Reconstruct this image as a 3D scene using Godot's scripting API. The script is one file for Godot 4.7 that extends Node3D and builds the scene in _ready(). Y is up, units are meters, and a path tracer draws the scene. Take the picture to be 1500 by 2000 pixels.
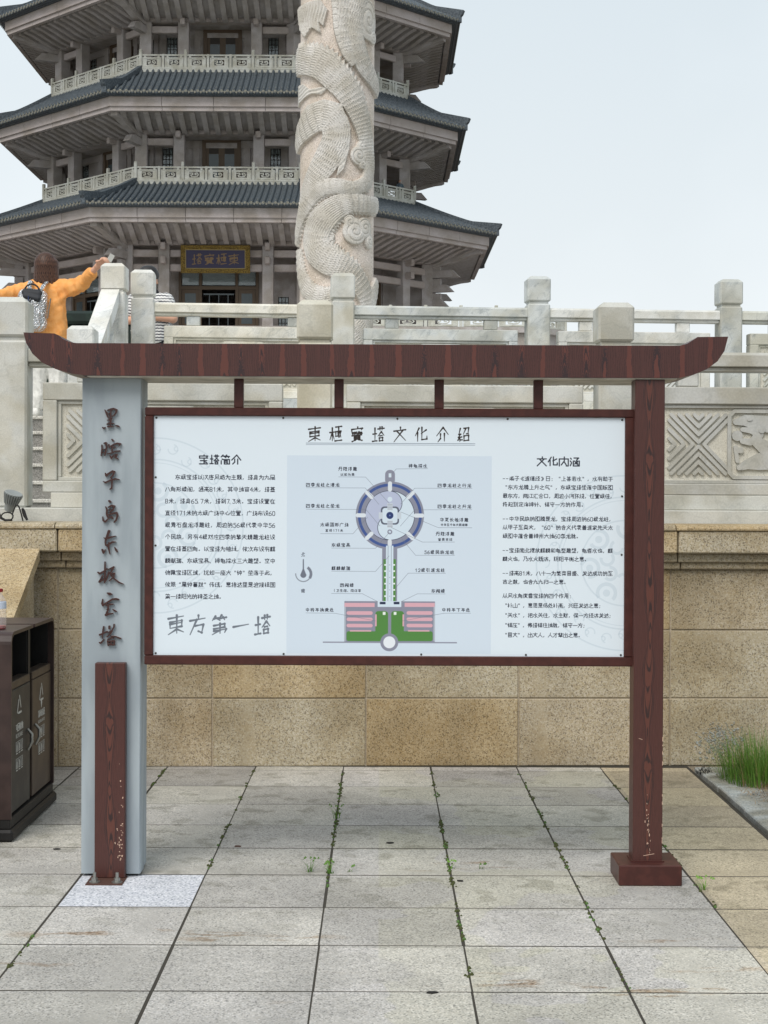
extends Node3D
# A painted information board in front of a granite terrace, a marble balustrade, a carved column and a pagoda.

const EYE := 1.56
var M := {}
var taken := {}

# ------------------------------------------------------------------ mesh collector
class MB:
	var v := PackedVector3Array()
	var n := PackedVector3Array()
	var uv := PackedVector2Array()
	var uv2 := PackedVector2Array()
	var use_uv := false
	var use_uv2 := false

	func quad(a: Vector3, b: Vector3, c: Vector3, d: Vector3) -> void:      # counter-clockwise seen from outside
		var nn := (b - a).cross(d - a)
		if nn.length_squared() < 1e-16:
			nn = (c - b).cross(d - b)
		nn = nn.normalized()
		for p in [a, c, b, a, d, c]:
			v.append(p)
			n.append(nn)

	func tri(a: Vector3, b: Vector3, c: Vector3) -> void:
		var nn := (b - a).cross(c - a).normalized()
		for p in [a, c, b]:
			v.append(p)
			n.append(nn)

	func box(c: Vector3, s: Vector3, b := Basis()) -> void:
		var x := b.x * s.x * 0.5
		var y := b.y * s.y * 0.5
		var z := b.z * s.z * 0.5
		quad(c - x - y + z, c + x - y + z, c + x + y + z, c - x + y + z)
		quad(c + x - y - z, c - x - y - z, c - x + y - z, c + x + y - z)
		quad(c + x - y + z, c + x - y - z, c + x + y - z, c + x + y + z)
		quad(c - x - y - z, c - x - y + z, c - x + y + z, c - x + y - z)
		quad(c - x + y + z, c + x + y + z, c + x + y - z, c - x + y - z)
		quad(c - x - y - z, c + x - y - z, c + x - y + z, c - x - y + z)

	func bbox(c: Vector3, s: Vector3, e: float, b := Basis()) -> void:       # a box with chamfered edges
		var h := s * 0.5
		e = minf(e, minf(h.x, minf(h.y, h.z)) * 0.9)
		var i := h - Vector3(e, e, e)
		for ax in 3:
			var ay := (ax + 1) % 3
			var az := (ax + 2) % 3
			for sg in [-1.0, 1.0]:
				var q: Array[Vector3] = []
				for k in [[-1, -1], [1, -1], [1, 1], [-1, 1]]:
					var p := Vector3()
					p[ax] = sg * h[ax]
					p[ay] = k[0] * i[ay]
					p[az] = k[1] * i[az]
					q.append(c + b * p)
				if sg > 0:
					quad(q[0], q[1], q[2], q[3])
				else:
					quad(q[3], q[2], q[1], q[0])
			for s1 in [-1.0, 1.0]:
				for s2 in [-1.0, 1.0]:
					var q2: Array[Vector3] = []
					for k in [[0, -1], [0, 1], [1, 1], [1, -1]]:
						var p := Vector3()
						p[ax] = k[1] * i[ax]
						p[ay] = s1 * (h[ay] if k[0] == 0 else i[ay])
						p[az] = s2 * (i[az] if k[0] == 0 else h[az])
						q2.append(c + b * p)
					if s1 * s2 < 0:
						quad(q2[0], q2[1], q2[2], q2[3])
					else:
						quad(q2[3], q2[2], q2[1], q2[0])
		for sx in [-1.0, 1.0]:
			for sy in [-1.0, 1.0]:
				for sz in [-1.0, 1.0]:
					var p1 := c + b * Vector3(sx * h.x, sy * i.y, sz * i.z)
					var p2 := c + b * Vector3(sx * i.x, sy * h.y, sz * i.z)
					var p3 := c + b * Vector3(sx * i.x, sy * i.y, sz * h.z)
					if sx * sy * sz > 0:
						tri(p1, p2, p3)
					else:
						tri(p1, p3, p2)

	func span(x0: float, x1: float, y0: float, y1: float, z0: float, z1: float, e := 0.0) -> void:
		var c := Vector3(x0 + x1, y0 + y1, z0 + z1) * 0.5
		var s := Vector3(absf(x1 - x0), absf(y1 - y0), absf(z1 - z0))
		if e > 0.0:
			bbox(c, s, e)
		else:
			box(c, s)

	func prism(poly: PackedVector2Array, z0: float, z1: float, t := Transform3D()) -> void:   # poly in x, y; z1 is the near face
		if Geometry2D.is_polygon_clockwise(poly):
			poly = poly.duplicate()
			poly.reverse()
		var ids := Geometry2D.triangulate_polygon(poly)
		for k in range(0, ids.size(), 3):
			var a := poly[ids[k]]
			var b2 := poly[ids[k + 1]]
			var c2 := poly[ids[k + 2]]
			if (b2 - a).cross(c2 - a) < 0:
				var w := b2
				b2 = c2
				c2 = w
			tri(t * Vector3(a.x, a.y, z1), t * Vector3(b2.x, b2.y, z1), t * Vector3(c2.x, c2.y, z1))
			tri(t * Vector3(a.x, a.y, z0), t * Vector3(c2.x, c2.y, z0), t * Vector3(b2.x, b2.y, z0))
		for k in poly.size():
			var a := poly[k]
			var b3 := poly[(k + 1) % poly.size()]
			quad(t * Vector3(a.x, a.y, z0), t * Vector3(b3.x, b3.y, z0), t * Vector3(b3.x, b3.y, z1), t * Vector3(a.x, a.y, z1))

	func tube(pts: Array, rad: Array, seg := 8, caps := true, flat := 1.0) -> void:
		var rings := []
		var side := Vector3.ZERO
		for k in pts.size():
			var d: Vector3 = (pts[mini(k + 1, pts.size() - 1)] - pts[maxi(k - 1, 0)]).normalized()
			if side == Vector3.ZERO:
				side = d.cross(Vector3.UP if absf(d.y) < 0.9 else Vector3.RIGHT).normalized()
			side = (side - d * side.dot(d)).normalized()
			var up := side.cross(d)
			var ring := []
			for j in seg:
				var a := TAU * j / seg
				ring.append([pts[k] + (side * cos(a) + up * sin(a) * flat) * rad[k], side * cos(a) + up * sin(a)])
			rings.append(ring)
		for k in pts.size() - 1:
			for j in seg:
				var a = rings[k][j]
				var b = rings[k][(j + 1) % seg]
				var c = rings[k + 1][(j + 1) % seg]
				var d2 = rings[k + 1][j]
				for p in [a, b, c, a, c, d2]:
					v.append(p[0])
					n.append(p[1])
		if caps:
			for e in [0, pts.size() - 1]:
				for j in seg:
					var a: Vector3 = rings[e][j][0]
					var b: Vector3 = rings[e][(j + 1) % seg][0]
					if e == 0:
						tri(pts[0], b, a)
					else:
						tri(pts[e], a, b)

	func lathe(c: Vector3, prof: Array, seg := 16, b := Basis()) -> void:     # prof: [radius, height] from bottom to top
		for k in prof.size() - 1:
			for j in seg:
				var a0 := TAU * j / seg
				var a1 := TAU * (j + 1) / seg
				var d0 := Vector3(cos(a0), 0, sin(a0))
				var d1 := Vector3(cos(a1), 0, sin(a1))
				var h0 := Vector3(0, prof[k][1], 0)
				var h1 := Vector3(0, prof[k + 1][1], 0)
				quad(c + b * (d1 * prof[k][0] + h0), c + b * (d0 * prof[k][0] + h0), c + b * (d0 * prof[k + 1][0] + h1), c + b * (d1 * prof[k + 1][0] + h1))

	func mesh() -> ArrayMesh:
		var a := []
		a.resize(Mesh.ARRAY_MAX)
		a[Mesh.ARRAY_VERTEX] = v
		a[Mesh.ARRAY_NORMAL] = n
		if use_uv:
			a[Mesh.ARRAY_TEX_UV] = uv
		if use_uv2:
			a[Mesh.ARRAY_TEX_UV2] = uv2
		var m := ArrayMesh.new()
		m.add_surface_from_arrays(Mesh.PRIMITIVE_TRIANGLES, a)
		return m

	func uv2_ground(x0: float, w: float, z0: float, d: float) -> void:       # world x, z of a level surface
		use_uv2 = true
		uv2.resize(v.size())
		for k in v.size():
			uv2[k] = Vector2((v[k].x - x0) / w, (v[k].z - z0) / d)

	func uv_xy(x0: float, w: float, y0: float, h: float) -> void:
		use_uv = true
		uv.resize(v.size())
		for k in v.size():
			uv[k] = Vector2((v[k].x - x0) / w, (v[k].y - y0) / h)


# ------------------------------------------------------------------ nodes
func numbered(called: String) -> String:
	var k: int = taken.get(called, 0)
	taken[called] = k + 1
	return called if k == 0 else "%s_%03d" % [called, k]


func part(called: String, m, material: Material, parent: Node, at := Transform3D()) -> MeshInstance3D:
	var o := MeshInstance3D.new()
	o.name = called
	o.mesh = m.mesh() if m is MB else m
	o.material_override = material
	o.transform = at
	parent.add_child(o, true)
	return o


func tag(o: Node, label: String, category: String, group := "") -> void:
	o.set_meta("label", label)
	o.set_meta("category", category)
	if group != "":
		o.set_meta("group", group)


func thing(called: String, label: String, category: String, at := Transform3D(), group := "") -> Node3D:
	var o := Node3D.new()
	o.name = numbered(called)
	o.transform = at
	add_child(o)
	tag(o, label, category, group)
	return o


func setting(called: String, m, material: Material, at := Transform3D()) -> MeshInstance3D:
	var o := part(numbered(called), m, material, self, at)
	o.set_meta("kind", "structure")
	return o


func turned(at: Vector3, yaw: float) -> Transform3D:
	return Transform3D(Basis(Vector3.UP, yaw), at)


# ------------------------------------------------------------------ textures and materials
func noise(sd: int, freq: float, w: int, h: int, octaves := 1, kind := FastNoiseLite.TYPE_SIMPLEX_SMOOTH) -> PackedByteArray:
	var f := FastNoiseLite.new()
	f.seed = sd
	f.frequency = freq
	f.noise_type = kind
	f.fractal_type = FastNoiseLite.FRACTAL_FBM if octaves > 1 else FastNoiseLite.FRACTAL_NONE
	f.fractal_octaves = octaves
	if kind == FastNoiseLite.TYPE_CELLULAR:
		f.cellular_return_type = FastNoiseLite.RETURN_CELL_VALUE
	return f.get_seamless_image(w, h).get_data()


func picture(w: int, h: int, data: PackedByteArray, rgba := false) -> ImageTexture:
	return ImageTexture.create_from_image(Image.create_from_data(w, h, false, Image.FORMAT_RGBA8 if rgba else Image.FORMAT_RGB8, data))


func speckled(size: int, sd: int, fine: float, cols: Array, patch: float) -> ImageTexture:
	# crystals of four minerals: cols = [dark, mid, mid2, light] in 0..255
	var a := noise(sd, fine * 1.9, size, size, 1, FastNoiseLite.TYPE_CELLULAR)
	var b := noise(sd + 1, fine * 1.05, size, size, 1, FastNoiseLite.TYPE_CELLULAR)
	var c := noise(sd + 2, 4.0 / size, size, size, 4)
	var d := PackedByteArray()
	d.resize(size * size * 3)
	var k0: Vector3 = cols[0]
	var k1: Vector3 = cols[1]
	var k2: Vector3 = cols[2]
	var k3: Vector3 = cols[3]
	for i in size * size:
		var f := a[i] / 255.0
		var g := b[i] / 255.0
		var col := k1.lerp(k2, g)
		col = col.lerp(k3, smoothstep(0.6, 0.95, f) * 0.8)
		col = col.lerp(k0, smoothstep(0.22, 0.04, f) * 0.75)
		var s := 1.0 + (c[i] / 255.0 - 0.5) * patch
		d[i * 3] = clampi(int(col.x * s), 0, 255)
		d[i * 3 + 1] = clampi(int(col.y * s), 0, 255)
		d[i * 3 + 2] = clampi(int(col.z * s), 0, 255)
	return picture(size, size, d)


func marble_picture(size: int, sd: int, base: Vector3, vein: Vector3, warm: Vector3, strength: float, steep: int) -> ImageTexture:
	var a := noise(sd, 3.0 / size, size, size, 5)
	var b := noise(sd + 1, 2.0 / size, size, size, 4)
	var c := noise(sd + 2, 0.2, size, size, 1)
	var d := PackedByteArray()
	d.resize(size * size * 3)
	for y in size:
		for x in size:
			var u := posmod(steep * (x + y), size)
			var v := posmod(x - y, size)
			var r := absf(a[v * size + u] / 255.0 - 0.5)
			var line := smoothstep(0.05, 0.0, r)
			var band := smoothstep(0.42, 0.7, b[u * size + v] / 255.0)
			var i := y * size + x
			var col := base.lerp(vein, clampf(line * 0.55 * strength + band * 0.45 * strength, 0, 1))
			col = col.lerp(warm, smoothstep(0.5, 0.75, b[i] / 255.0) * 0.6)
			col *= 0.965 + 0.07 * (c[i] / 255.0)
			d[i * 3] = clampi(int(col.x), 0, 255)
			d[i * 3 + 1] = clampi(int(col.y), 0, 255)
			d[i * 3 + 2] = clampi(int(col.z), 0, 255)
	return picture(size, size, d)


func patches(size: int, sd: int, freq: float, lo: Vector3, hi: Vector3, octaves := 5) -> ImageTexture:
	var a := noise(sd, freq / size, size, size, octaves)
	var d := PackedByteArray()
	d.resize(size * size * 3)
	for i in size * size:
		var col := lo.lerp(hi, smoothstep(0.2, 0.75, a[i] / 255.0))
		d[i * 3] = int(col.x)
		d[i * 3 + 1] = int(col.y)
		d[i * 3 + 2] = int(col.z)
	return picture(size, size, d)


func grain_picture(w: int, h: int, sd: int, arches: float) -> ImageTexture:
	# painted imitation wood: straight lines at the sides, nested flames up the middle
	var a := noise(sd, 2.5 / w, w, h, 3)
	var b := noise(sd + 1, 0.12, w, h, 2)
	var d := PackedByteArray()
	d.resize(w * h * 3)
	for y in h:
		var fy := float(y) / h
		var wob := sin(TAU * fy) * 0.03 + sin(TAU * 2 * fy + 1.0) * 0.02
		var wide := 0.10 + 0.05 * sin(TAU * arches * 0.5 * fy + sin(TAU * fy) * 1.4)
		for x in w:
			var fx := float(x) / w - 0.5 + wob
			var i := y * w + x
			var na := a[i] / 255.0 - 0.5
			var nb := b[(y / 7) * w + x] / 255.0 - 0.5
			var q := absf(fx) / wide
			var col := Vector3(74, 41, 36)
			if q < 1.0:
				var t := fy * arches * 2.0 + q * q * 1.5 * sin(TAU * fy * arches * 0.5 + 0.6) + na * 0.5
				var wv := 0.5 + 0.5 * sin(TAU * t)
				col = Vector3(90, 50, 41).lerp(Vector3(46, 29, 28), smoothstep(0.62, 0.98, wv) * (1.0 - q * q * 0.6))
			if absf(q - 1.0) < 0.09 or absf(q - 1.35) < 0.06:
				col = Vector3(47, 29, 29)
			elif q > 1.0:
				var ln := sin(absf(fx) * 130.0 + na * 7.0)
				col += Vector3(6, 3, 3) * ln * smoothstep(0.5, 0.25, absf(fx))
			col *= 1.0 + nb * 0.16
			d[i * 3] = clampi(int(col.x), 0, 255)
			d[i * 3 + 1] = clampi(int(col.y), 0, 255)
			d[i * 3 + 2] = clampi(int(col.z), 0, 255)
	return picture(w, h, d)


func mat(called: String, color: Color, rough := 0.8, spec := 0.5) -> StandardMaterial3D:
	var m := StandardMaterial3D.new()
	m.resource_name = called
	m.albedo_color = color
	m.roughness = rough
	m.metallic_specular = spec
	M[called] = m
	return m


func wrapped(called: String, tex: Texture2D, metres: float, tint: Color, rough := 0.8, over: Texture2D = null, over_metres := 3.7) -> StandardMaterial3D:
	var m := mat(called, tint, rough, 0.4)
	m.albedo_texture = tex
	m.uv1_triplanar = true
	m.uv1_world_triplanar = true
	m.uv1_scale = Vector3.ONE / metres
	m.uv1_triplanar_sharpness = 6.0
	if over:
		m.detail_enabled = true
		m.detail_albedo = over
		m.detail_blend_mode = BaseMaterial3D.BLEND_MODE_MUL
		m.detail_uv_layer = BaseMaterial3D.DETAIL_UV_2
		m.uv2_triplanar = true
		m.uv2_world_triplanar = true
		m.uv2_scale = Vector3.ONE / over_metres
	return m


func relief(m: StandardMaterial3D, tex: Texture2D, cm: float) -> void:
	m.heightmap_enabled = true
	m.heightmap_texture = tex
	m.heightmap_scale = cm


func make_materials() -> void:
	var tan_stone := speckled(1024, 11, 0.16, [Vector3(122, 112, 97), Vector3(191, 176, 147), Vector3(201, 191, 171), Vector3(224, 216, 199)], 0.12)
	var grey_stone := speckled(1024, 21, 0.2, [Vector3(130, 130, 128), Vector3(190, 190, 186), Vector3(200, 198, 191), Vector3(230, 229, 225)], 0.1)
	var taupe := speckled(512, 31, 0.3, [Vector3(146, 141, 138), Vector3(182, 176, 172), Vector3(190, 184, 181), Vector3(206, 201, 198)], 0.08)
	var dirt := patches(512, 41, 3.0, Vector3(224, 217, 204), Vector3(255, 255, 255))
	var dirt2 := patches(512, 43, 5.0, Vector3(228, 225, 217), Vector3(255, 255, 255))
	var marble_a := marble_picture(512, 51, Vector3(230, 231, 229), Vector3(184, 188, 189), Vector3(226, 224, 217), 0.8, 2)
	var marble_b := marble_picture(512, 61, Vector3(221, 219, 211), Vector3(192, 192, 186), Vector3(214, 208, 192), 0.6, 1)
	var marble_c := marble_picture(512, 71, Vector3(213, 215, 214), Vector3(165, 170, 173), Vector3(213, 211, 203), 0.9, 2)
	var tones := [Color(1, 1, 1), Color(0.95, 0.95, 0.945), Color(1.0, 0.985, 0.95), Color(0.92, 0.92, 0.925)]
	for k in 4:
		wrapped("tan_granite_%d" % k, tan_stone, 1.7, [Color(0.91, 0.91, 0.9), Color(0.88, 0.87, 0.85), Color(0.92, 0.885, 0.82), Color(0.9, 0.885, 0.865)][k], 0.85, dirt, 2.9)
		relief(M["tan_granite_%d" % k], tan_stone, 0.05)
		wrapped("marble_white_%d" % k, marble_a, 1.3 + 0.2 * k, tones[k], 0.55, dirt2, 2.3)
		wrapped("marble_cream_%d" % k, marble_b, 1.1 + 0.2 * k, tones[k] * Color(0.94, 0.95, 0.96), 0.6, dirt2, 2.1)
		wrapped("marble_grey_%d" % k, marble_c, 1.2 + 0.2 * k, tones[k] * Color(0.96, 0.97, 0.97), 0.55, dirt2, 2.6)
	wrapped("pecked_marble", speckled(512, 81, 0.14, [Vector3(172, 168, 154), Vector3(206, 202, 188), Vector3(212, 208, 195), Vector3(224, 221, 209)], 0.1), 0.5, Color(0.97, 0.97, 0.97), 0.9)
	relief(M["pecked_marble"], M["pecked_marble"].albedo_texture, 0.5)
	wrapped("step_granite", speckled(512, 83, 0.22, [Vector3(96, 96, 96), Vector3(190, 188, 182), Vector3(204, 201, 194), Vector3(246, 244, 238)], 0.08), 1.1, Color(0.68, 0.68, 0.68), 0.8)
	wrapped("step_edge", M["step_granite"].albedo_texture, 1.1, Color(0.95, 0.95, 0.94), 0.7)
	wrapped("mortar", grey_stone, 0.9, Color(0.86, 0.8, 0.72), 0.95)
	wrapped("pagoda_stone", taupe, 2.6, Color(0.95, 0.95, 0.96), 0.8, dirt2, 9.0)
	wrapped("pagoda_fascia", taupe, 2.6, Color(1.0, 0.985, 0.99), 0.75, dirt2, 11.0)
	wrapped("pagoda_core", taupe, 2.6, Color(0.95, 0.95, 0.96), 0.85, dirt2, 7.0)
	wrapped("pagoda_rail", taupe, 3.0, Color(1.06, 1.1, 1.08), 0.6, dirt2, 5.0)
	var slate := patches(256, 91, 14.0, Vector3(72, 80, 86), Vector3(104, 112, 118))
	wrapped("slate_tile", slate, 3.1, Color(0.86, 0.87, 0.88), 0.5)
	wrapped("slate_bed", slate, 2.3, Color(0.86, 0.87, 0.88), 0.55)
	wrapped("tile_end", patches(256, 93, 20.0, Vector3(112, 112, 106), Vector3(160, 158, 148)), 2.0, Color(0.85, 0.85, 0.84), 0.7)
	mat("ridge_green", Color(0.24, 0.28, 0.28), 0.6)
	wrapped("carved_granite", speckled(1024, 95, 0.12, [Vector3(190, 184, 178), Vector3(232, 228, 223), Vector3(228, 224, 219), Vector3(246, 243, 240)], 0.06), 3.2, Color(1, 1, 1), 0.8, dirt2, 3.3)
	wrapped("plaza_paving", grey_stone, 2.2, Color(0.9, 0.9, 0.89), 0.85)
	M["carved_granite"].vertex_color_use_as_albedo = true
	mat("lattice_wood", Color(0.2, 0.17, 0.14), 0.6)
	var win := mat("window_glass", Color(0.75, 0.82, 0.83, 0.3), 0.08)
	win.transparency = BaseMaterial3D.TRANSPARENCY_ALPHA
	mat("door_wood", Color(0.37, 0.31, 0.245), 0.6)
	mat("lattice_glass", Color(0.3, 0.34, 0.35), 0.25)
	# the sign
	var wood := grain_picture(256, 1024, 101, 7.0)
	var beam := grain_picture(256, 512, 111, 3.0)
	var w1 := mat("wood_post", Color(1, 1, 1), 0.42, 0.5)
	w1.albedo_texture = wood
	var w2 := mat("wood_beam", Color(1, 1, 1), 0.4, 0.5)
	w2.albedo_texture = beam
	wrapped("wood_frame", patches(256, 113, 6.0, Vector3(66, 36, 32), Vector3(76, 42, 37)), 0.4, Color(1, 1, 1), 0.4)
	wrapped("grey_paint", patches(512, 115, 3.0, Vector3(148, 158, 165), Vector3(164, 174, 180)), 1.0, Color(1.0, 1.0, 1.0), 0.55)
	M["grey_paint"].uv1_scale = Vector3(2.2, 0.35, 2.2)
	wrapped("soffit_board", patches(256, 117, 4.0, Vector3(184, 180, 168), Vector3(214, 210, 198)), 0.7, Color(1, 1, 1), 0.5)
	mat("letter_red", Color(0.24, 0.13, 0.115), 0.38)
	mat("letter_edge", Color(0.66, 0.64, 0.64), 0.45)
	mat("paint_chip", Color(0.78, 0.66, 0.58), 0.8)
	mat("steel", Color(0.6, 0.6, 0.58), 0.35).metallic = 0.8
	mat("rust", Color(0.3, 0.19, 0.15), 0.8)
	mat("screw", Color(0.2, 0.2, 0.19), 0.4)
	# the bins
	wrapped("bin_brown", patches(256, 121, 5.0, Vector3(55, 43, 41), Vector3(66, 52, 49)), 0.8, Color(1, 1, 1), 0.42)
	wrapped("bin_dark", patches(256, 123, 5.0, Vector3(50, 48, 47), Vector3(62, 60, 57)), 0.8, Color(1, 1, 1), 0.5)
	wrapped("bin_tan", patches(256, 125, 5.0, Vector3(60, 50, 43), Vector3(72, 61, 52)), 0.8, Color(1, 1, 1), 0.45)
	mat("bin_black", Color(0.07, 0.065, 0.065), 0.6)
	mat("print_white", Color(0.74, 0.74, 0.72), 0.7)
	# people and small things
	mat("skin", Color(0.83, 0.64, 0.54), 0.6).subsurf_scatter_enabled = false
	var hair := wrapped("hair_brown", patches(256, 131, 10.0, Vector3(26, 17, 15), Vector3(104, 72, 56)), 0.22, Color(1, 1, 1), 0.5)
	hair.uv1_scale = Vector3(26, 2.2, 26)
	mat("hair_black", Color(0.13, 0.12, 0.12), 0.5)
	var orange := wrapped("orange_cloth", patches(256, 133, 8.0, Vector3(240, 166, 92), Vector3(246, 178, 108)), 0.5, Color(1, 1, 1), 0.85)
	orange.backlight_enabled = true
	orange.backlight = Color(0.3, 0.16, 0.05)
	wrapped("white_cloth", patches(256, 135, 7.0, Vector3(214, 214, 210), Vector3(236, 236, 232)), 0.4, Color(1, 1, 1), 0.9)
	mat("dark_cloth", Color(0.1, 0.1, 0.12), 0.9)
	mat("grey_strap", Color(0.5, 0.47, 0.43), 0.85)
	mat("black_mesh", Color(0.16, 0.17, 0.19), 0.7)
	var foil := mat("silver_foil", Color(0.86, 0.87, 0.88), 0.22)
	foil.metallic = 1.0
	foil.heightmap_enabled = true
	foil.heightmap_texture = patches(256, 137, 9.0, Vector3(0, 0, 0), Vector3(255, 255, 255), 3)
	foil.heightmap_scale = 1.6
	foil.uv1_triplanar = true
	foil.uv1_scale = Vector3.ONE * 4.5
	var st := PackedByteArray()
	st.resize(64 * 64 * 3)
	for i in 64 * 64:
		var dark := posmod(i / 64 + int(3.0 * sin((i % 64) * TAU / 32.0)), 64) % 32 < 12
		st[i * 3] = 40 if dark else 226
		st[i * 3 + 1] = 42 if dark else 226
		st[i * 3 + 2] = 56 if dark else 224
	var stripes := mat("striped_cloth", Color(1, 1, 1), 0.9)
	stripes.albedo_texture = picture(64, 64, st)
	stripes.uv1_triplanar = true
	stripes.uv1_world_triplanar = true
	stripes.uv1_scale = Vector3(16, 17, 16)
	wrapped("green_marble", marble_picture(256, 141, Vector3(34, 48, 42), Vector3(52, 70, 60), Vector3(26, 36, 33), 0.9, 1), 0.9, Color(1, 1, 1), 0.35)
	mat("lamp_grey", Color(0.55, 0.57, 0.57), 0.45)
	mat("rubber", Color(0.07, 0.065, 0.06), 0.6)
	var pet := mat("bottle_plastic", Color(0.95, 0.92, 0.92, 0.16), 0.08)
	pet.transparency = BaseMaterial3D.TRANSPARENCY_ALPHA
	mat("bottle_red", Color(0.55, 0.1, 0.12), 0.35)
	mat("bottle_label", Color(0.78, 0.82, 0.88), 0.5)
	mat("soil", Color(0.34, 0.29, 0.23), 1.0)
	M["soil"].albedo_texture = patches(256, 143, 12.0, Vector3(170, 150, 120), Vector3(255, 240, 220))
	M["soil"].uv1_triplanar = true
	M["soil"].uv1_scale = Vector3.ONE * 1.5
	for k in 4:
		var g := mat("blade_%d" % k, [Color(0.32, 0.47, 0.16), Color(0.4, 0.56, 0.2), Color(0.26, 0.39, 0.13), Color(0.5, 0.6, 0.28)][k], 0.6)
		g.backlight_enabled = true
		g.backlight = Color(0.25, 0.35, 0.08)
	mat("straw", Color(0.62, 0.52, 0.38), 0.9)
	mat("straw_dark", Color(0.42, 0.34, 0.24), 0.9)
	mat("moss", Color(0.27, 0.29, 0.16), 1.0)
	wrapped("kerb_stone", speckled(512, 151, 0.16, [Vector3(112, 118, 120), Vector3(158, 164, 164), Vector3(166, 168, 164), Vector3(188, 190, 186)], 0.16), 1.0, Color(1, 1, 1), 0.9, dirt, 1.2)
	mat("joint_dirt", Color(0.22, 0.205, 0.175), 1.0)
	var pav := wrapped("paver", grey_stone, 1.9, Color(1.0, 0.985, 0.975), 0.8)
	relief(pav, grey_stone, 0.04)
	pav.detail_enabled = true
	pav.detail_albedo = paving_stains()
	pav.detail_blend_mode = BaseMaterial3D.BLEND_MODE_MUL
	pav.detail_uv_layer = BaseMaterial3D.DETAIL_UV_2
	wrapped("paver_new", speckled(512, 153, 0.15, [Vector3(128, 134, 142), Vector3(196, 198, 204), Vector3(206, 208, 210), Vector3(236, 236, 238)], 0.05), 0.9, Color(0.97, 0.97, 0.98), 0.8)


func paving_stains() -> ImageTexture:
	# matter on the paving: x -3 to 3, depth 9.9 to 3.9 over 1024 pixels; warm slabs at the right, brown scrapes, a smear of cement
	var S := 1024
	var big := noise(201, 5.0 / S, S, S, 4)
	var mid := noise(203, 26.0 / S, S, S, 3)
	var fine := noise(205, 0.25, S, S, 1)
	var long_n := noise(207, 12.0 / S, S, S, 3)
	var rng := RandomNumberGenerator.new()
	rng.seed = 77
	var tone := {}
	for c in range(-12, 14):
		for r in range(-2, 14):
			tone[c * 100 + r] = [rng.randf_range(0.86, 1.0), rng.randf_range(-0.02, 0.03)]
	# streaks: x, depth, half length, half width, strength
	var scr := [[-0.85, 5.62, 0.55, 0.05, 0.6], [-0.45, 5.56, 0.35, 0.04, 0.5], [0.42, 5.05, 0.3, 0.035, 0.5], [0.62, 5.02, 0.25, 0.03, 0.55], [0.1, 5.15, 0.4, 0.03, 0.35],
		[1.0, 5.0, 0.4, 0.025, 0.5], [1.1, 5.2, 0.25, 0.03, 0.45], [0.95, 5.55, 0.3, 0.03, 0.4], [0.42, 6.72, 0.22, 0.03, 0.5], [0.5, 6.62, 0.2, 0.02, 0.4], [0.16, 6.6, 0.1, 0.015, 0.4],
		[1.5, 6.35, 0.2, 0.05, 0.35], [-1.75, 5.7, 0.2, 0.04, 0.5], [-1.5, 6.3, 0.07, 0.03, 0.7], [-1.25, 5.25, 0.4, 0.04, 0.35], [0.85, 4.95, 0.5, 0.015, 0.4], [-0.3, 4.85, 0.05, 0.02, 0.4], [0.28, 4.6, 0.04, 0.03, 0.9]]
	var d := PackedByteArray()
	d.resize(S * S * 3)
	for py in S:
		var dep := 9.9 - 6.0 * (py + 0.5) / S
		var row := floori((9.0 - dep) / 0.508)
		for px in S:
			var x := -3.0 + 6.0 * (px + 0.5) / S
			var i := py * S + px
			var col_i := floori((x + 0.715) / 0.505)
			var t: Array = tone.get(col_i * 100 + row, [0.95, 0.0])
			var bg := big[i] / 255.0
			var md := mid[i] / 255.0
			var s: float = t[0] * (0.9 + 0.12 * bg) * (0.95 + 0.08 * md)
			var r := s
			var g := s
			var b: float = s * (1.0 - t[1] * 0.6)
			if x > 1.28:                                                     # the last slab columns are a yellower stone
				r *= 0.98
				g *= 0.935
				b *= 0.84
			elif x > 0.0 and bg > 0.5:
				b *= 0.97
			var grime := smoothstep(0.58, 0.8, md) * 0.14 * smoothstep(5.0, 6.5, dep)
			r *= 1.0 - grime
			g *= 1.0 - grime
			b *= 1.0 - grime * 1.1
			for k in scr:
				var dx: float = (x - k[0]) / k[2]
				if absf(dx) > 1.0:
					continue
				var dz: float = (dep - k[1] + 0.02 * sin(x * 9.0)) / k[3]
				if absf(dz) > 1.0:
					continue
				var on: float = k[4] * (1.0 - dx * dx) * (1.0 - dz * dz) * smoothstep(0.46, 0.56, mid[(py * 4 % S) * S + px] / 255.0) * smoothstep(0.3, 0.6, long_n[i] / 255.0) * (0.3 + 1.2 * fine[i] / 255.0)
				r *= 1.0 - on * 0.35
				g *= 1.0 - on * 0.5
				b *= 1.0 - on * 0.64
			var ex := (x + 0.47) / 0.62
			var ez := (dep - 5.2) / 0.3
			var rr := ex * ex + ez * ez + (md - 0.5) * 0.5
			if rr < 1.0:                                                     # trowelled cement smear
				var w := smoothstep(1.0, 0.75, rr) * 0.8
				var swirl := 0.5 + 0.5 * sin(sqrt((x + 0.45) * (x + 0.45) + (dep - 5.5) * (dep - 5.5) * 2.0) * 95.0 + md * 5.0)
				var cem := 0.87 + 0.05 * swirl * smoothstep(0.35, 0.6, bg)
				r = lerpf(r, cem * 0.985, w)
				g = lerpf(g, cem * 0.985, w)
				b = lerpf(b, cem * 0.985, w)
			d[i * 3] = clampi(int(r * 255), 0, 255)
			d[i * 3 + 1] = clampi(int(g * 255), 0, 255)
			d[i * 3 + 2] = clampi(int(b * 255), 0, 255)
	return picture(S, S, d)


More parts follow.
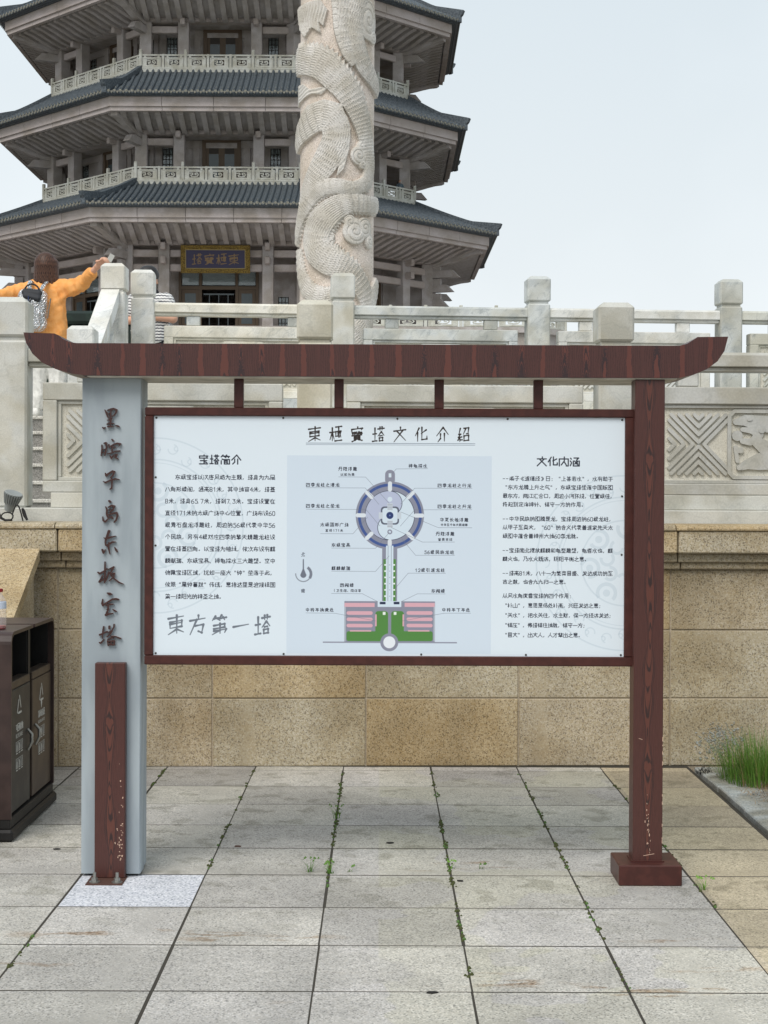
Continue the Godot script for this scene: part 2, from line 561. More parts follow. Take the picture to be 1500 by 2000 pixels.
# ------------------------------------------------------------------ lettering: each character is drawn stroke by stroke
# A stroke is a run of points on a ten by ten grid (two digits a point). "|4 A B" sets A left of B, "-4 A B" sets A above B,
# "@x0y0x1y1 A" puts A into that part of the square.
var G := {
	"一": "0595", "三": "1181 2575 0999", "上": "5059 5484 0999", "下": "0191 5159 5475", "东": "0292 401585 545939 2608 7698", "東": "0191 5059 1316 13838616 1484 5709 5799",
	"两": "0191 0309 03939979 313418 3547 616458 6588", "个": "5005 5095 5359", "中": "1216 12828616 5059", "丹": "202609 20808969 0494 4132", "为": "2132 03938969 404409 5567",
	"主": "4051 1282 1585 0999 5259", "乃": "107064948968 303409", "义": "4052 8109 1299", "之": "4051 138308 284999", "乘": "7021 0292 5159 3246 0434 0636 6276 6494 5609 5699",
	"九": "0373 73689896 403509", "也": "04828666 5057 22289896", "于": "1181 0595 515939", "五": "1080 4039 147479 0999", "亥": "5051 0292 422565 7308 6699", "人": "504409 4499",
	"介": "5005 5095 343719 6469", "从": "|5 人 人", "他": "|3 亻 也", "弋": "0492 40558997 7081", "代": "|3 亻 弋", "以": "111846 4254 807549 7699", "专": "1181 0494 40368659 4869",
	"传": "|3 亻 专", "立": "5051 0292 2437 7467 0999", "位": "|3 亻 立", "氐": "70111847 1484 50659896 4869", "低": "|3 亻 氐", "住": "|3 亻 主", "乍": "3004 2292 4249 4585 4787",
	"作": "|3 亻 乍", "圭": "1181 5059 0494 1686 0999", "佳": "|3 亻 圭", "衣": "5051 0292 5206 353957 8365 4599", "依": "|3 亻 衣", "呆": "-4 口 木", "保": "|3 亻 呆",
	"亻": "8005 5359", "丨": "5059", "彡": "7003 8306 9609", "攵": "3006 2282 7209 2499", "修": "@0039 亻 @3137 丨 @4095 攵 @5499 彡", "寸": "0292 606949 2345", "付": "|4 亻 寸",
	"广": "5052 1292 1209", "府": "@0099 广 @3299 付", "俯": "|3 亻 府", "先": "2013 1282 5054 0494 343609 64699997", "光": "5054 1123 8173 0494 343609 64699997", "八": "3209 6199",
	"关": "2031 7061 1282 0595 525509 5599", "兴": "1023 4153 8063 0595 3709 6799", "其": "0191 2027 7077 2373 2575 0797 3819 6889", "内": "0209 02929979 505428 5578",
	"出": "5059 11148481 05099995", "至": "0090 401373 1686 5459 0999", "刂": "2127 707959", "到": "|6 至 刂", "乂": "7009 1099", "木": "0393 5059 5308 5398", "杀": "-4 乂 木",
	"刹": "|6 杀 刂", "工": "1181 5158 0898", "力": "02827958 4009", "功": "|4 工 力", "且": "2028 207078 2373 2575 0898", "助": "|5 且 力", "匕": "8214 20289896", "化": "|4 亻 匕",
	"北": "3039 0434 0937 60699997 9264", "区": "90000999 7227 3277", "十": "0494 5059", "千": "7021 0494 5159", "升": "4012 313509 0494 7079", "华": "-5 化 十",
	"南": "0191 5054 0309 03939979 3445 6455 2676 2878 5659", "卫": "11818565 4149 0999", "卷": "2031 7061 1282 0494 424407 6497 367678 37399989", "厂": "1191 1109",
	"压": "1191 1109 3585 5359 2999 6778", "发": "302393 514509 458529 4699 7082", "口": "1118 11818818", "另": "-4 口 力", "可": "0191 818969 2326 23636626",
	"合": "5004 5094 3464 2629 26767929", "士": "0393 5058 1888", "吉": "-5 士 口", "含": "5004 5094 4253 247456 2629 26767929", "周": "202609 20909979 3272 3474 5154 3638 36666838",
	"禾": "7021 0393 5159 5308 5398", "和": "|5 禾 口", "唐": "5051 1191 1109 3373 7376 2595 5256 3839 38787939", "商": "5051 0191 3142 7162 0309 03939979 3638 36666838",
	"善": "2031 7061 1282 2474 5155 0696 2729 27777929", "四": "0109 01919909 313517 616585", "回": "0009 00909909 3336 33636636", "国": "0009 00909909 2272 2474 2777 5257 6566",
	"图": "0009 00909909 4124 326225 3567 4658 4768", "圆": "0009 00909909 4143 41616343 3537 357577 5528 6778", "又": "118109 2299", "土": "1484 5059 0999", "圣": "-6 又 土",
	"在": "0292 4006 2429 4686 6369 3999", "地": "|4 土 也", "昜": "117134948969 5418 7448", "场": "|4 土 昜", "及": "10706484 8429 302508 3399", "圾": "|4 土 及",
	"坐": "2005 2034 7055 7094 5059 1686 0999", "垃": "|4 土 立", "开": "0191 0595 313609 6169", "刑": "|6 开 刂", "型": "-6 刑 土", "或": "0292 1416 14444616 0858 60658997 8438 7081",
	"域": "|4 土 或", "基": "-7 其 土", "屰": "2031 6051 0282 5208 146474", "月": "202609 20808969 2383 2686", "朔": "|5 屰 月", "塑": "-6 朔 土", "艹": "0494 3038 6068", "荅": "-3 艹 合",
	"塔": "|4 土 荅", "处": "3005 225209 154999 6067 6385", "夏": "0090 2125 217175 2373 4526 366608 3799", "大": "0393 505309 5399", "天": "1181 0494 514509 4599", "太": "0393 505309 5399 4769",
	"女": "402589 735709 0393", "如": "|5 女 口", "子": "108053 535939 0595", "季": "-5 禾 子", "宀": "5053 0408 0494 9488", "守": "-3 宀 寸", "疋": "1181 5157 5484 2409 1799",
	"定": "-3 宀 疋", "玉": "0090 1484 0999 5059 6687", "宝": "-3 宀 玉", "吕": "-5 口 口", "宫": "-3 宀 吕", "豕": "1080 5015 335939 4406 5509 8256 5498", "家": "-3 宀 豕",
	"田": "1019 10808919 1484 5059", "富": "-3 宀 -2 一 -5 口 田", "王": "0090 1484 0999 5059", "缶": "3004 2282 0595 5259 161989 8689", "珎": "|5 王 缶", "貝": "2026 20707626 2272 2474 3709 6799",
	"寶": "-3 宀 -4 珎 貝", "对": "|5 又 寸", "丬": "6069 1235 0866", "夕": "4004 337308 4556", "寽": "-4 夕 寸", "将": "|3 丬 寽", "小": "505939 2407 7497", "尸": "10808414 1009",
	"云": "1181 0494 441878 6699", "层": "@0099 尸 @2499 云", "山": "5058 03099993", "州": "202609 5059 8089 0305 3335 6365", "布": "0292 4007 2528 25858878 5459", "平": "1181 2334 7364 0595 5159",
	"年": "3004 2282 2585 2527 0797 5259", "应": "5052 1292 1209 3446 5456 8467 3999", "卜": "5059 5475", "占": "-5 卜 口", "店": "@0099 广 @3299 占", "度": "5051 1191 1109 2393 4145 6165 4565 367629 3699",
	"座": "5051 1191 1109 3326 3346 7366 7396 6269 3787 2999", "弓": "1080831316867949", "引": "|6 弓 丨", "归": "1116 303519 51919858 5494", "形": "|6 开 彡", "日": "1019 10808919 1484",
	"京": "5051 0292 2426 24747626 565949 2708 7798", "景": "-4 日 京", "影": "|7 景 彡", "彳": "6003 7306 4549", "巠": "-5 又 工", "径": "|3 彳 巠", "惪": "0191 5053 1417 14848717 4447 6467 0999",
	"心": "1407 33388876 5153 8496", "悳": "-7 惪 心", "德": "|3 彳 悳", "思": "-6 田 心", "音": "-5 立 日", "意": "-6 音 心", "成": "1292 121509 15444828 50669997 8449 7081", "才": "0292 606949 6209",
	"扌": "0272 404929 0785", "巴": "11818515 4145 11199997", "把": "|4 扌 巴", "旨": "-4 匕 日", "指": "|4 扌 旨", "奂": "3003 225243 1316 13838616 0696 5309 5699", "换": "|4 扌 奂",
	"穴": "5052 0304 039384 3518 6588", "罙": "-4 穴 木", "探": "|4 扌 罙", "妾": "-5 立 女", "接": "|4 扌 妾", "罒": "0109 01919909 3139 6169", "去": "1181 5054 0494 441888 6799", "罢": "-3 罒 去",
	"摆": "|4 扌 罢", "句": "3003 22828969 2447 24545727", "苟": "-3 艹 句", "敬": "|5 苟 攵", "手": "7021 1383 0595 505939", "擎": "-6 敬 手", "丩": "202756 6069", "收": "|4 丩 攵", "方": "5052 0292 4209 35857958",
	"放": "|5 方 攵", "米": "0494 5059 2133 7163 5409 5499", "娄": "-5 米 女", "数": "|6 娄 攵", "文": "5052 0292 7209 2299", "矢": "3003 2282 0595 525509 5599", "族": "|4 方 矢", "艮": "10707414 1272 101957 4589",
	"旡": "1080 2024 0494 504509 64699997", "既": "|5 艮 旡", "旺": "|4 日 王", "昌": "-5 日 日", "明": "|4 日 月", "是": "-4 日 疋", "辰": "1191 1109 3373 2595 354957 5599 8567", "晨": "-4 日 辰",
	"暮": "-3 艹 -3 日 -4 大 日", "耳": "0090 2027 7079 2373 2575 0797", "取": "|5 耳 又", "最": "-4 日 取", "有": "0191 4006 3439 34848979 3686", "夂": "3004 228207 2499", "朩": "0393 505939 2508 7598", "条": "-5 夂 朩",
	"极": "|4 木 及", "柱": "|4 木 主", "根": "|4 木 艮", "各": "-5 夂 口", "格": "|4 木 各", "亟": "1090 5057 1316 13434616 6383 8367 6387 0999", "極": "|4 木 亟", "楼": "|4 木 娄", "冫": "1143 0957",
	"欠": "3005 228264 535609 5699", "次": "|3 冫 欠", "此": "3038 3454 1418 0846 60689896 9264", "民": "10808313 101957 1595 53679997", "气": "3004 2191 2474 0676 76789997", "水": "505939 033308 8255 5599",
	"氵": "1142 0435 0956", "汇": "|3 氵 匚", "匚": "91010999", "汉": "|3 氵 又", "江": "|3 氵 工", "河": "|3 氵 可", "齐": "5051 0292 7207 2297 3519 6569", "济": "|3 氵 齐", "爫": "8012 1437 4356 8467",
	"孚": "-4 爫 子", "浮": "|3 氵 孚", "每": "3003 2292 3428 34848868 0696 2888 5455 5657", "海": "|3 氵 每", "函": "1181 8153 5357 04099994 2446 2756 7465 6678", "涵": "|3 氵 函", "夫": "1282 0595 505509 5599",
	"替": "-5 |5 夫 夫 日", "潜": "|3 氵 替", "火": "504509 4599 1325 8265", "刀": "11817959 4109", "召": "-5 刀 口", "昭": "|4 日 召", "灬": "1108 3248 5268 8198", "照": "-7 昭 灬", "片": "202609 6064 2484 2666 6669",
	"反": "8011 111509 348429 3599", "版": "|4 片 反", "牜": "3013 1383 5059 0785", "勿": "3005 22929979 5317 7339", "物": "|4 牜 勿", "犭": "7113 20543929 4508", "尤": "0393 404509 53599997 7081", "犹": "|3 犭 尤",
	"犬": "0393 505309 5399 7081", "献": "|6 南 犬", "不": "0191 6106 4349 5487", "环": "|4 王 不", "而": "0090 4022 0309 03939979 3339 6369", "耑": "-3 山 而", "瑞": "|4 王 耑", "生": "3004 2282 1585 0999 5059",
	"用": "202609 20808969 2383 2686 5059", "甲": "1016 10808616 1383 5059", "癶": "105009 2446 8065 5099", "癸": "-5 癶 天", "白": "4021 1219 12828919 1585", "勺": "3006 22828959 4466", "的": "|5 白 勺",
	"舟": "5031 213609 21818979 0595 4244 4667", "皿": "1118 118188 4148 6168 0999", "盘": "-6 舟 皿", "盛": "-6 成 皿", "直": "0191 5053 2328 23737828 2474 2676 0999", "龵": "7021 1383 0696 5008", "目": "1019 10808919 1383 1686",
	"看": "-4 龵 目", "羊": "2032 7062 1282 1585 0898 5259", "着": "-5 羊 目", "瞰": "|3 目 |5 耳 攵", "石": "0191 4106 3439 34848939", "礻": "3042 037307 4549 5577", "祖": "|4 礻 且", "申": "1117 11818717 1484 5059",
	"神": "|4 礻 申", "祥": "|4 礻 羊", "空": "-4 穴 工", "竹": "2005 1343 3357 6045 5494 7387", "弟": "118184141696 9689 5059 5609", "第": "-4 竹 弟", "寺": "-4 土 寸", "等": "-4 竹 寺", "门": "1021 0309 31919979",
	"间": "@0099 门 @3379 日", "简": "-4 竹 间", "龶": "1181 1484 0898 5058", "青": "-4 龶 月", "精": "|4 米 青", "糸": "502464 5416 1686 4649 2708 6898", "紹": "|4 糸 召", "敏": "|5 每 攵", "繁": "-6 敏 糸", "纟": "50146408 0978",
	"戋": "0483 0785 50679997 8448 7081", "线": "|4 纟 戋", "经": "|4 纟 巠", "兀": "0191 313609 61699997", "尧": "-5 弋 兀", "绕": "|4 纟 尧", "充": "5051 0191 421464 6275 353709 65699997", "统": "|4 纟 充", "缕": "|4 纟 娄",
	"百": "0090 4022 2329 23838929 2686", "宿": "-3 宀 |4 亻 百", "缩": "|4 纟 宿", "置": "-3 罒 直", "老": "1282 5055 0595 8008 36389896 8647", "耂": "1282 5056 0696 9009", "者": "-5 耂 日", "永": "4051 225259 5939 034308 8355 5599",
	"脉": "|4 月 永", "龹": "2031 7061 1282 0595 5055 5509 5599", "马": "107074 302494 948969 0767", "腾": "|4 月 -5 龹 马", "右": "0191 4008 3439 34848939", "若": "-3 艹 右", "冖": "0107 0191 9187", "荣": "-3 艹 -3 冖 木",
	"落": "-3 艹 |3 氵 各", "蕴": "-3 艹 |3 纟 -5 日 皿", "亍": "1181 0494 646949", "行": "|4 彳 亍", "衡": "|3 彳 |6 奂 亍", "衤": "3042 037307 4549 5577 7567", "补": "|4 衤 卜", "𧘇": "5006 323957 8154 4399", "表": "-4 龶 𧘇",
	"西": "0191 0309 03939909 313628 616686", "角": "3003 225243 131709 13838969 1585 1787 4348", "讠": "1032 04444977", "几": "203509 20707697", "殳": "-4 几 又", "设": "|4 讠 殳", "贝": "1016 108086 525509 5699", "财": "|4 贝 才",
	"虫": "1114 11818414 5057 0797", "贵": "-5 虫 贝", "走": "1181 5054 0494 5458 5484 3509 2799", "己": "11818515 15199997", "起": "|6 走 己", "身": "5031 2127 21717969 2373 2575 0777 7709", "车": "1181 412484 0696 5259",
	"转": "|4 车 专", "由": "1219 12828919 1585 5059", "轴": "|4 车 由", "非": "3039 6069 0232 0535 0837 6292 6595 6898", "辈": "-5 非 车", "辶": "1132 043437 37082999", "边": "@0099 辶 @4097 力", "达": "@0099 辶 @4097 大",
	"卬": "4012 121746 52928676 5259", "迎": "@0099 辶 @4097 卬", "这": "@0099 辶 @4097 文", "甬": "1080 8053 3253 1419 14848979 1686 5459", "通": "@0099 辶 @4097 甬", "首": "2031 7061 0292 5214 2529 25757929 2777",
	"道": "@0099 辶 @4097 首", "里": "1015 10808515 1282 5059 1787 0999", "钅": "4004 2383 1585 434987", "针": "|4 钅 十", "钟": "|4 钅 中", "真": "0191 5053 2327 237377 2575 0797 3819 6889", "镇": "|4 钅 真", "长": "202957 7033 0494 4499",
	"阁": "@0099 门 @2379 各", "阙": "@0099 门 @1359 屰 @5389 欠", "阝": "1019 1070447737", "阳": "|4 阝 日", "阴": "|4 阝 月", "比": "|5 匕 匕", "坒": "-5 比 土", "陛": "|4 阝 坒", "隹": "3004 2329 5061 2292 2484 2686 2999 6269",
	"雕": "|5 周 隹", "页": "0090 5022 1217 128287 445609 5799", "题": "|6 是 页", "风": "202609 20808699 3367 6337", "高": "5051 0191 3234 32626434 0509 05959979 3638 36666838", "鹿": "5051 1191 1109 2383 2585 4145 6165 3639 3857 6669 6998",
	"麒": "|5 鹿 其", "㐄": "1181 5059 0696", "舛": "|5 夕 㐄", "粦": "-5 米 舛", "麟": "|5 鹿 粦", "鼎": "2025 20707525 2272 2474 3539 6569 0609 0636 9699 6696", "壴": "0191 5053 1383 2527 25656727 0999", "支": "0292 5054 147409 2599",
	"鼓": "|5 壴 支", "龙": "0393 404509 53599997 8549 7081", "龟": "3003 225243 1317 13838717 1585 43499997", "0": "316173776939272331", "1": "335159", "2": "23416173752979", "3": "217144 4464767839 3928", "4": "612686 6169",
	"5": "713134647578693928", "6": "61332528396978766525", "7": "217149", "8": "35233161736535 3527396977 7765", "，": "2718 1819", "。": "1718282717", "、": "0729", "：": "2425 2829", "；": "2425 2819", "“": "6163 8183", "”": "1113 3133",
	"《": "612569 915599", "》": "115519 416549", "-": "2565", ".": "1819", "(": "605469", "瞎": "|4 目 -3 宀 -5 龶 口", "黑": "1014 10808414 5058 2666 0696 1939 4959 7989", "岛": "5031 1117 11818515 4546 17878969 0868",
}
var glyph_seen := {}


func strokes_of(ch: String) -> Array:
	if glyph_seen.has(ch):
		return glyph_seen[ch]
	var out := []
	if G.has(ch):
		var toks: PackedStringArray = G[ch].split(" ", false)
		var at := [0]
		var placed := false
		while at[0] < toks.size():
			var t := toks[at[0]]
			if t.begins_with("@"):
				at[0] += 1
				placed = true
				var box := Rect2(int(t[1]) / 9.0, int(t[2]) / 9.0, (int(t[3]) - int(t[1])) / 9.0, (int(t[4]) - int(t[2])) / 9.0)
				lay(out, take(toks, at), box)
			else:
				lay(out, take(toks, at), Rect2(0, 0, 1, 1))
	glyph_seen[ch] = out
	return out


func lay(out: Array, got: Array, box: Rect2) -> void:
	for s in got:
		var q := PackedVector2Array()
		for p in s:
			q.append(box.position + p * box.size)
		out.append(q)


func take(toks: PackedStringArray, at: Array) -> Array:
	var t := toks[at[0]]
	at[0] += 1
	var out := []
	if t.begins_with("|") or (t.begins_with("-") and t.length() == 2):
		var r := int(t[1]) / 10.0
		var a := take(toks, at)
		var b := take(toks, at)
		if t[0] == "|":
			lay(out, a, Rect2(0, 0.03, r - 0.04, 0.94))
			lay(out, b, Rect2(r + 0.04, 0, 0.96 - r, 1))
		else:
			lay(out, a, Rect2(0.04, 0, 0.92, r - 0.03))
			lay(out, b, Rect2(0.04, r + 0.05, 0.92, 0.95 - r))
	elif t.unicode_at(0) >= 48 and t.unicode_at(0) <= 57 and t.length() > 1:
		var q := PackedVector2Array()
		for k in range(0, t.length() - 1, 2):
			q.append(Vector2(int(t[k]), int(t[k + 1])) / 9.0)
		out.append(q)
	else:
		out = strokes_of(t).duplicate()
	return out


# a drawing surface in photograph-free units: "ink" helpers for printed matter
class Ink:
	var w := 0
	var h := 0
	var d := PackedByteArray()
	var sc := 1.0

	func _init(ww: int, hh: int, s: float, base: Color) -> void:
		w = ww
		h = hh
		sc = s
		d.resize(w * h * 3)
		var row := PackedByteArray()
		row.resize(w * 3)
		for x in w:
			row[x * 3] = int(base.r * 255)
			row[x * 3 + 1] = int(base.g * 255)
			row[x * 3 + 2] = int(base.b * 255)
		d = PackedByteArray()
		for y in h:
			d.append_array(row)

	func px(x: int, y: int, c: Color, a: float) -> void:
		if x < 0 or y < 0 or x >= w or y >= h or a <= 0.0:
			return
		a = minf(a, 1.0) * c.a
		var i := (y * w + x) * 3
		d[i] = int(lerpf(d[i], c.r * 255.0, a))
		d[i + 1] = int(lerpf(d[i + 1], c.g * 255.0, a))
		d[i + 2] = int(lerpf(d[i + 2], c.b * 255.0, a))

	func seg(a: Vector2, b: Vector2, ra: float, rb: float, c: Color) -> void:   # a tapered stroke, radii in drawing units
		a *= sc
		b *= sc
		ra *= sc
		rb *= sc
		var r := maxf(ra, rb) + 1.0
		var ab := b - a
		var l2 := maxf(ab.length_squared(), 1e-6)
		for y in range(floori(minf(a.y, b.y) - r), ceili(maxf(a.y, b.y) + r) + 1):
			for x in range(floori(minf(a.x, b.x) - r), ceili(maxf(a.x, b.x) + r) + 1):
				var p := Vector2(x + 0.5, y + 0.5)
				var t := clampf((p - a).dot(ab) / l2, 0.0, 1.0)
				var dd := p.distance_to(a + ab * t) - lerpf(ra, rb, t)
				if dd < 0.5:
					px(x, y, c, 0.5 - dd)

	func line(pts: Array, r: float, c: Color) -> void:
		for k in pts.size() - 1:
			seg(pts[k], pts[k + 1], r, r, c)

	func rect(x0: float, y0: float, x1: float, y1: float, rad: float, c: Color) -> void:
		var ce := Vector2(x0 + x1, y0 + y1) * 0.5 * sc
		var hf := Vector2(absf(x1 - x0), absf(y1 - y0)) * 0.5 * sc
		var rr := rad * sc
		for y in range(floori(ce.y - hf.y) - 1, ceili(ce.y + hf.y) + 2):
			for x in range(floori(ce.x - hf.x) - 1, ceili(ce.x + hf.x) + 2):
				var q := (Vector2(x + 0.5, y + 0.5) - ce).abs() - hf + Vector2(rr, rr)
				var dd := Vector2(maxf(q.x, 0), maxf(q.y, 0)).length() + minf(maxf(q.x, q.y), 0.0) - rr
				if dd < 0.5:
					px(x, y, c, 0.5 - dd)

	func ring(ce: Vector2, r0: float, r1: float, c: Color, a0 := 0.0, a1 := TAU) -> void:
		ce *= sc
		r0 *= sc
		r1 *= sc
		for y in range(floori(ce.y - r1) - 1, ceili(ce.y + r1) + 2):
			for x in range(floori(ce.x - r1) - 1, ceili(ce.x + r1) + 2):
				var p := Vector2(x + 0.5, y + 0.5) - ce
				var l := p.length()
				if l > r1 + 0.6 or l < r0 - 0.6:
					continue
				if a1 - a0 < TAU - 0.01:
					var an := fposmod(p.angle() - a0, TAU)
					if an > a1 - a0:
						continue
				px(x, y, c, minf(r1 - l + 0.5, l - r0 + 0.5 if r0 > 0 else 1.0))

	func poly(pts: PackedVector2Array, c: Color) -> void:
		var lo := pts[0] * sc
		var hi := lo
		var q := PackedVector2Array()
		for p in pts:
			q.append(p * sc)
			lo = lo.min(p * sc)
			hi = hi.max(p * sc)
		for y in range(floori(lo.y), ceili(hi.y) + 1):
			for x in range(floori(lo.x), ceili(hi.x) + 1):
				if Geometry2D.is_point_in_polygon(Vector2(x + 0.5, y + 0.5), q):
					px(x, y, c, 1.0)


func write(ink: Ink, text: String, x: float, y: float, size: float, pitch: float, r: float, c: Color, brush := 0.0) -> void:
	# x, y: upper left of the first character; digits and capitals advance by a little over half
	for ch in text:
		var half := ch in "0123456789.-:"
		var wd := size * (0.95 if half else 0.84 if brush > 0.0 else 1.0)
		for s in strokes_of(ch):
			var last: Vector2
			for k in s.size():
				var q: Vector2 = s[k]
				var p := Vector2(x + q.x * wd - (size * 0.22 if half else 0.0), y + q.y * size - brush * (q.x - 0.5) * size * 0.16)
				if k > 0:
					if brush > 0.0:
						var mid := (last + p) * 0.5
						ink.seg(last, mid, r * 1.45, r * 0.85, c)
						ink.seg(mid, p, r * 0.85, r * (1.3 if absf(p.y - last.y) < size * 0.12 else 0.6), c)
					else:
						ink.seg(last, p, r, r, c)
				last = p
		x += pitch * (0.4 if ch == "." else 0.62 if half else 1.0)


# raised lettering: every stroke a run of tapered bars; x, y in metres, y up
func raised(mb: MB, strokes: Array, depth: float, t: Transform3D) -> void:
	var lift := 0.0
	for s in strokes:
		for k in s.size() - 1:
			var a := Vector2(s[k].x, s[k].y)
			var b := Vector2(s[k + 1].x, s[k + 1].y)
			var ra: float = s[k].z
			var rb: float = s[k + 1].z
			var dir := (b - a).normalized() if a.distance_to(b) > 1e-6 else Vector2.RIGHT
			var poly := PackedVector2Array()
			for j in 7:
				var an := PI * 0.5 + PI * j / 6.0
				poly.append(a + (dir * cos(an) + dir.orthogonal() * sin(an)) * ra)
			for j in 7:
				var an := -PI * 0.5 + PI * j / 6.0
				poly.append(b + (dir * cos(an) + dir.orthogonal() * sin(an)) * rb)
			poly = Geometry2D.convex_hull(poly)
			poly.resize(poly.size() - 1)
			mb.prism(poly, 0.0, depth + lift, t)
			lift = fmod(lift + 0.00023, 0.0016)


func plain_strokes(ch: String, size: float, r: float, brush := false) -> Array:
	var out := []
	for s in strokes_of(ch):
		var q := []
		for k in s.size():
			var p: Vector2 = s[k]
			var w := r
			if brush:
				w = r * (1.4 if k == 0 else 0.8)
			q.append(Vector3((p.x - 0.5) * size, (0.5 - p.y) * size + ((p.x - 0.5) * size * 0.14 if brush else 0.0), w))
		out.append(q)
	return out


# ------------------------------------------------------------------ the information board
func bu(x: float, y: float) -> Vector2:      # board units (2.1 mm), measured from the upper left corner of the print
	return Vector2(x - 300 + (y - 812) * 0.0033, y - 812 - (x - 300) * 0.0047)


func row(ink: Ink, text: String, x0: float, x1: float, yc: float, size: float, r: float, c: Color, brush := 0.0) -> void:
	var units := 0.0
	for ch in text:
		units += 0.4 if ch == "." else 0.62 if ch in "0123456789.-:" else 1.0
	var p := bu(x0, yc - size * 0.5)
	write(ink, text, p.x, p.y, size, (x1 - x0) / units, r, c, brush)


func board_print() -> ImageTexture:
	var base := Color8(218, 229, 238)
	var ink := Ink.new(2024, 1032, 2.2, base)
	var dark := Color8(40, 44, 56)
	# faint ornament rings behind the text
	var faint := Color(0.70, 0.76, 0.81, 0.34)
	for s in [[Vector2(3, 215), 1.0], [Vector2(920, 285), 1.0]]:
		var c: Vector2 = s[0]
		for r in [[170, 173], [128, 131], [122, 123.5], [82, 85]]:
			ink.ring(c, r[0], r[1], faint)
		for k in 28:
			var a := TAU * k / 28.0
			var q := c + Vector2(cos(a), sin(a)) * (148 + 9 * sin(k * 2.4))
			ink.ring(q, 8.0, 10.5, faint, a, a + 4.6)
			ink.ring(q + Vector2(cos(a + 1.2), sin(a + 1.2)) * 7.0, 3.0, 5.5, faint, a + 2.0, a + 6.0)
		for k in 7:
			var a := TAU * k / 7.0 + 0.3
			var q := c + Vector2(cos(a), sin(a)) * 68
			ink.ring(q, 14, 21, faint, a + 0.5, a + 5.0)
			ink.ring(q, 0, 7, faint)
			ink.ring(c + Vector2(cos(a + 0.4), sin(a + 0.4)) * 34, 9, 15, faint, a + 2.5, a + 6.6)
	# headings
	row(ink, "東極寶塔文化介紹", 602, 935.5, 847.5, 27, 1.1, Color8(46, 40, 38), 0.7)
	ink.line([bu(597, 865.5), bu(927, 867)], 0.55, Color8(120, 132, 148))
	ink.line([bu(597, 868.5), bu(927, 870)], 0.4, Color8(120, 132, 148))
	row(ink, "宝塔简介", 388, 473, 897.5, 17.5, 1.15, dark)
	row(ink, "文化内涵", 1049, 1135, 901.5, 17.5, 1.15, dark)
	var left := ["东极宝塔以汉唐风格为主题，塔身为九层", "八角形楼阁，通高81米，其中地宫4米，塔基", "8米，塔身65.7米，塔刹7.3米。宝塔设置在", "直径171米的太极广场中心位置，广场布设60", "根青石盘龙浮雕柱，周边的56根代表中华56", "个民族，另有4根对应四季的擎天精雕龙柱设", "置在塔基四角。以宝塔为轴线，依次布设有麒", "麟献瑞、东极宝鼎、神龟探水三大雕塑。空中", "俯瞰宝塔区域，犹如一座大“钟”坐落于此，", "依照“晨钟暮鼓”传统，意指这里是迎接祖国", "第一缕阳光的神圣之地。"]
	for k in left.size():
		row(ink, left[k], 342.0 if k == 0 else 322.0, 438.0 if k == 10 else 538.0, 932 + 23.4 * k, 9.0, 0.52, dark)
	row(ink, "東方第一塔", 328, 540, 1221, 35, 1.6, Color8(112, 120, 131), 1.0)
	var right := [["--老子《道德经》日：“上善若水”，水有助于", 1198, 935], ["“东方龙腾上升之气”，东极宝塔坐落中国版图", 1198, 952], ["最东方，两江汇合口，周边小河环绕，位置极佳，", 1202, 969], ["将起到定海神针、镇守一方的作用。", 1146, 985.7],
		["--中华民族的图腾是龙，宝塔周边的60根龙柱，", 1200, 1014], ["从甲子至癸亥，“60”的含义代表着道家先天太", 1198, 1030.7], ["极图中蕴含着神州大地60条龙脉。", 1136, 1047.7], ["--宝塔南北摆放麒麟和龟型雕塑，龟者水也，麒", 1198, 1076], ["麟火也，乃水火既济，阴阳平衡之意。", 1152, 1092.7],
		["--塔高81米，八十一为繁荣昌盛、发达成功的至", 1198, 1120.7], ["吉之数，也含九九归一之意。", 1112, 1137.7], ["从风水角度看宝塔的四个作用：", 1122, 1165], ["“补山”，意思是低处补高，兴旺发达之意；", 1180, 1184], ["“关水”，把水关住，水主财，保一方经济发达；", 1200, 1203.3], ["“镇压”，修塔镇住地脉，镇守一方；", 1149, 1222.7], ["“昌文”，出文人，人才辈出之意。", 1140, 1242]]
	for t in right:
		row(ink, t[0], 982, t[1], t[2], 8.4, 0.5, dark)
	site_plan(ink)
	return picture(ink.w, ink.h, ink.d)


func cp(x: float, y: float) -> Vector2:
	return bu(560 + x / 3.75, 880 + y / 3.75)


func cp_rect(ink: Ink, x0: float, y0: float, x1: float, y1: float, r: float, c: Color) -> void:
	var a := cp(x0, y0)
	var b := cp(x1, y1)
	ink.rect(a.x, a.y, b.x, b.y, r / 3.75, c)


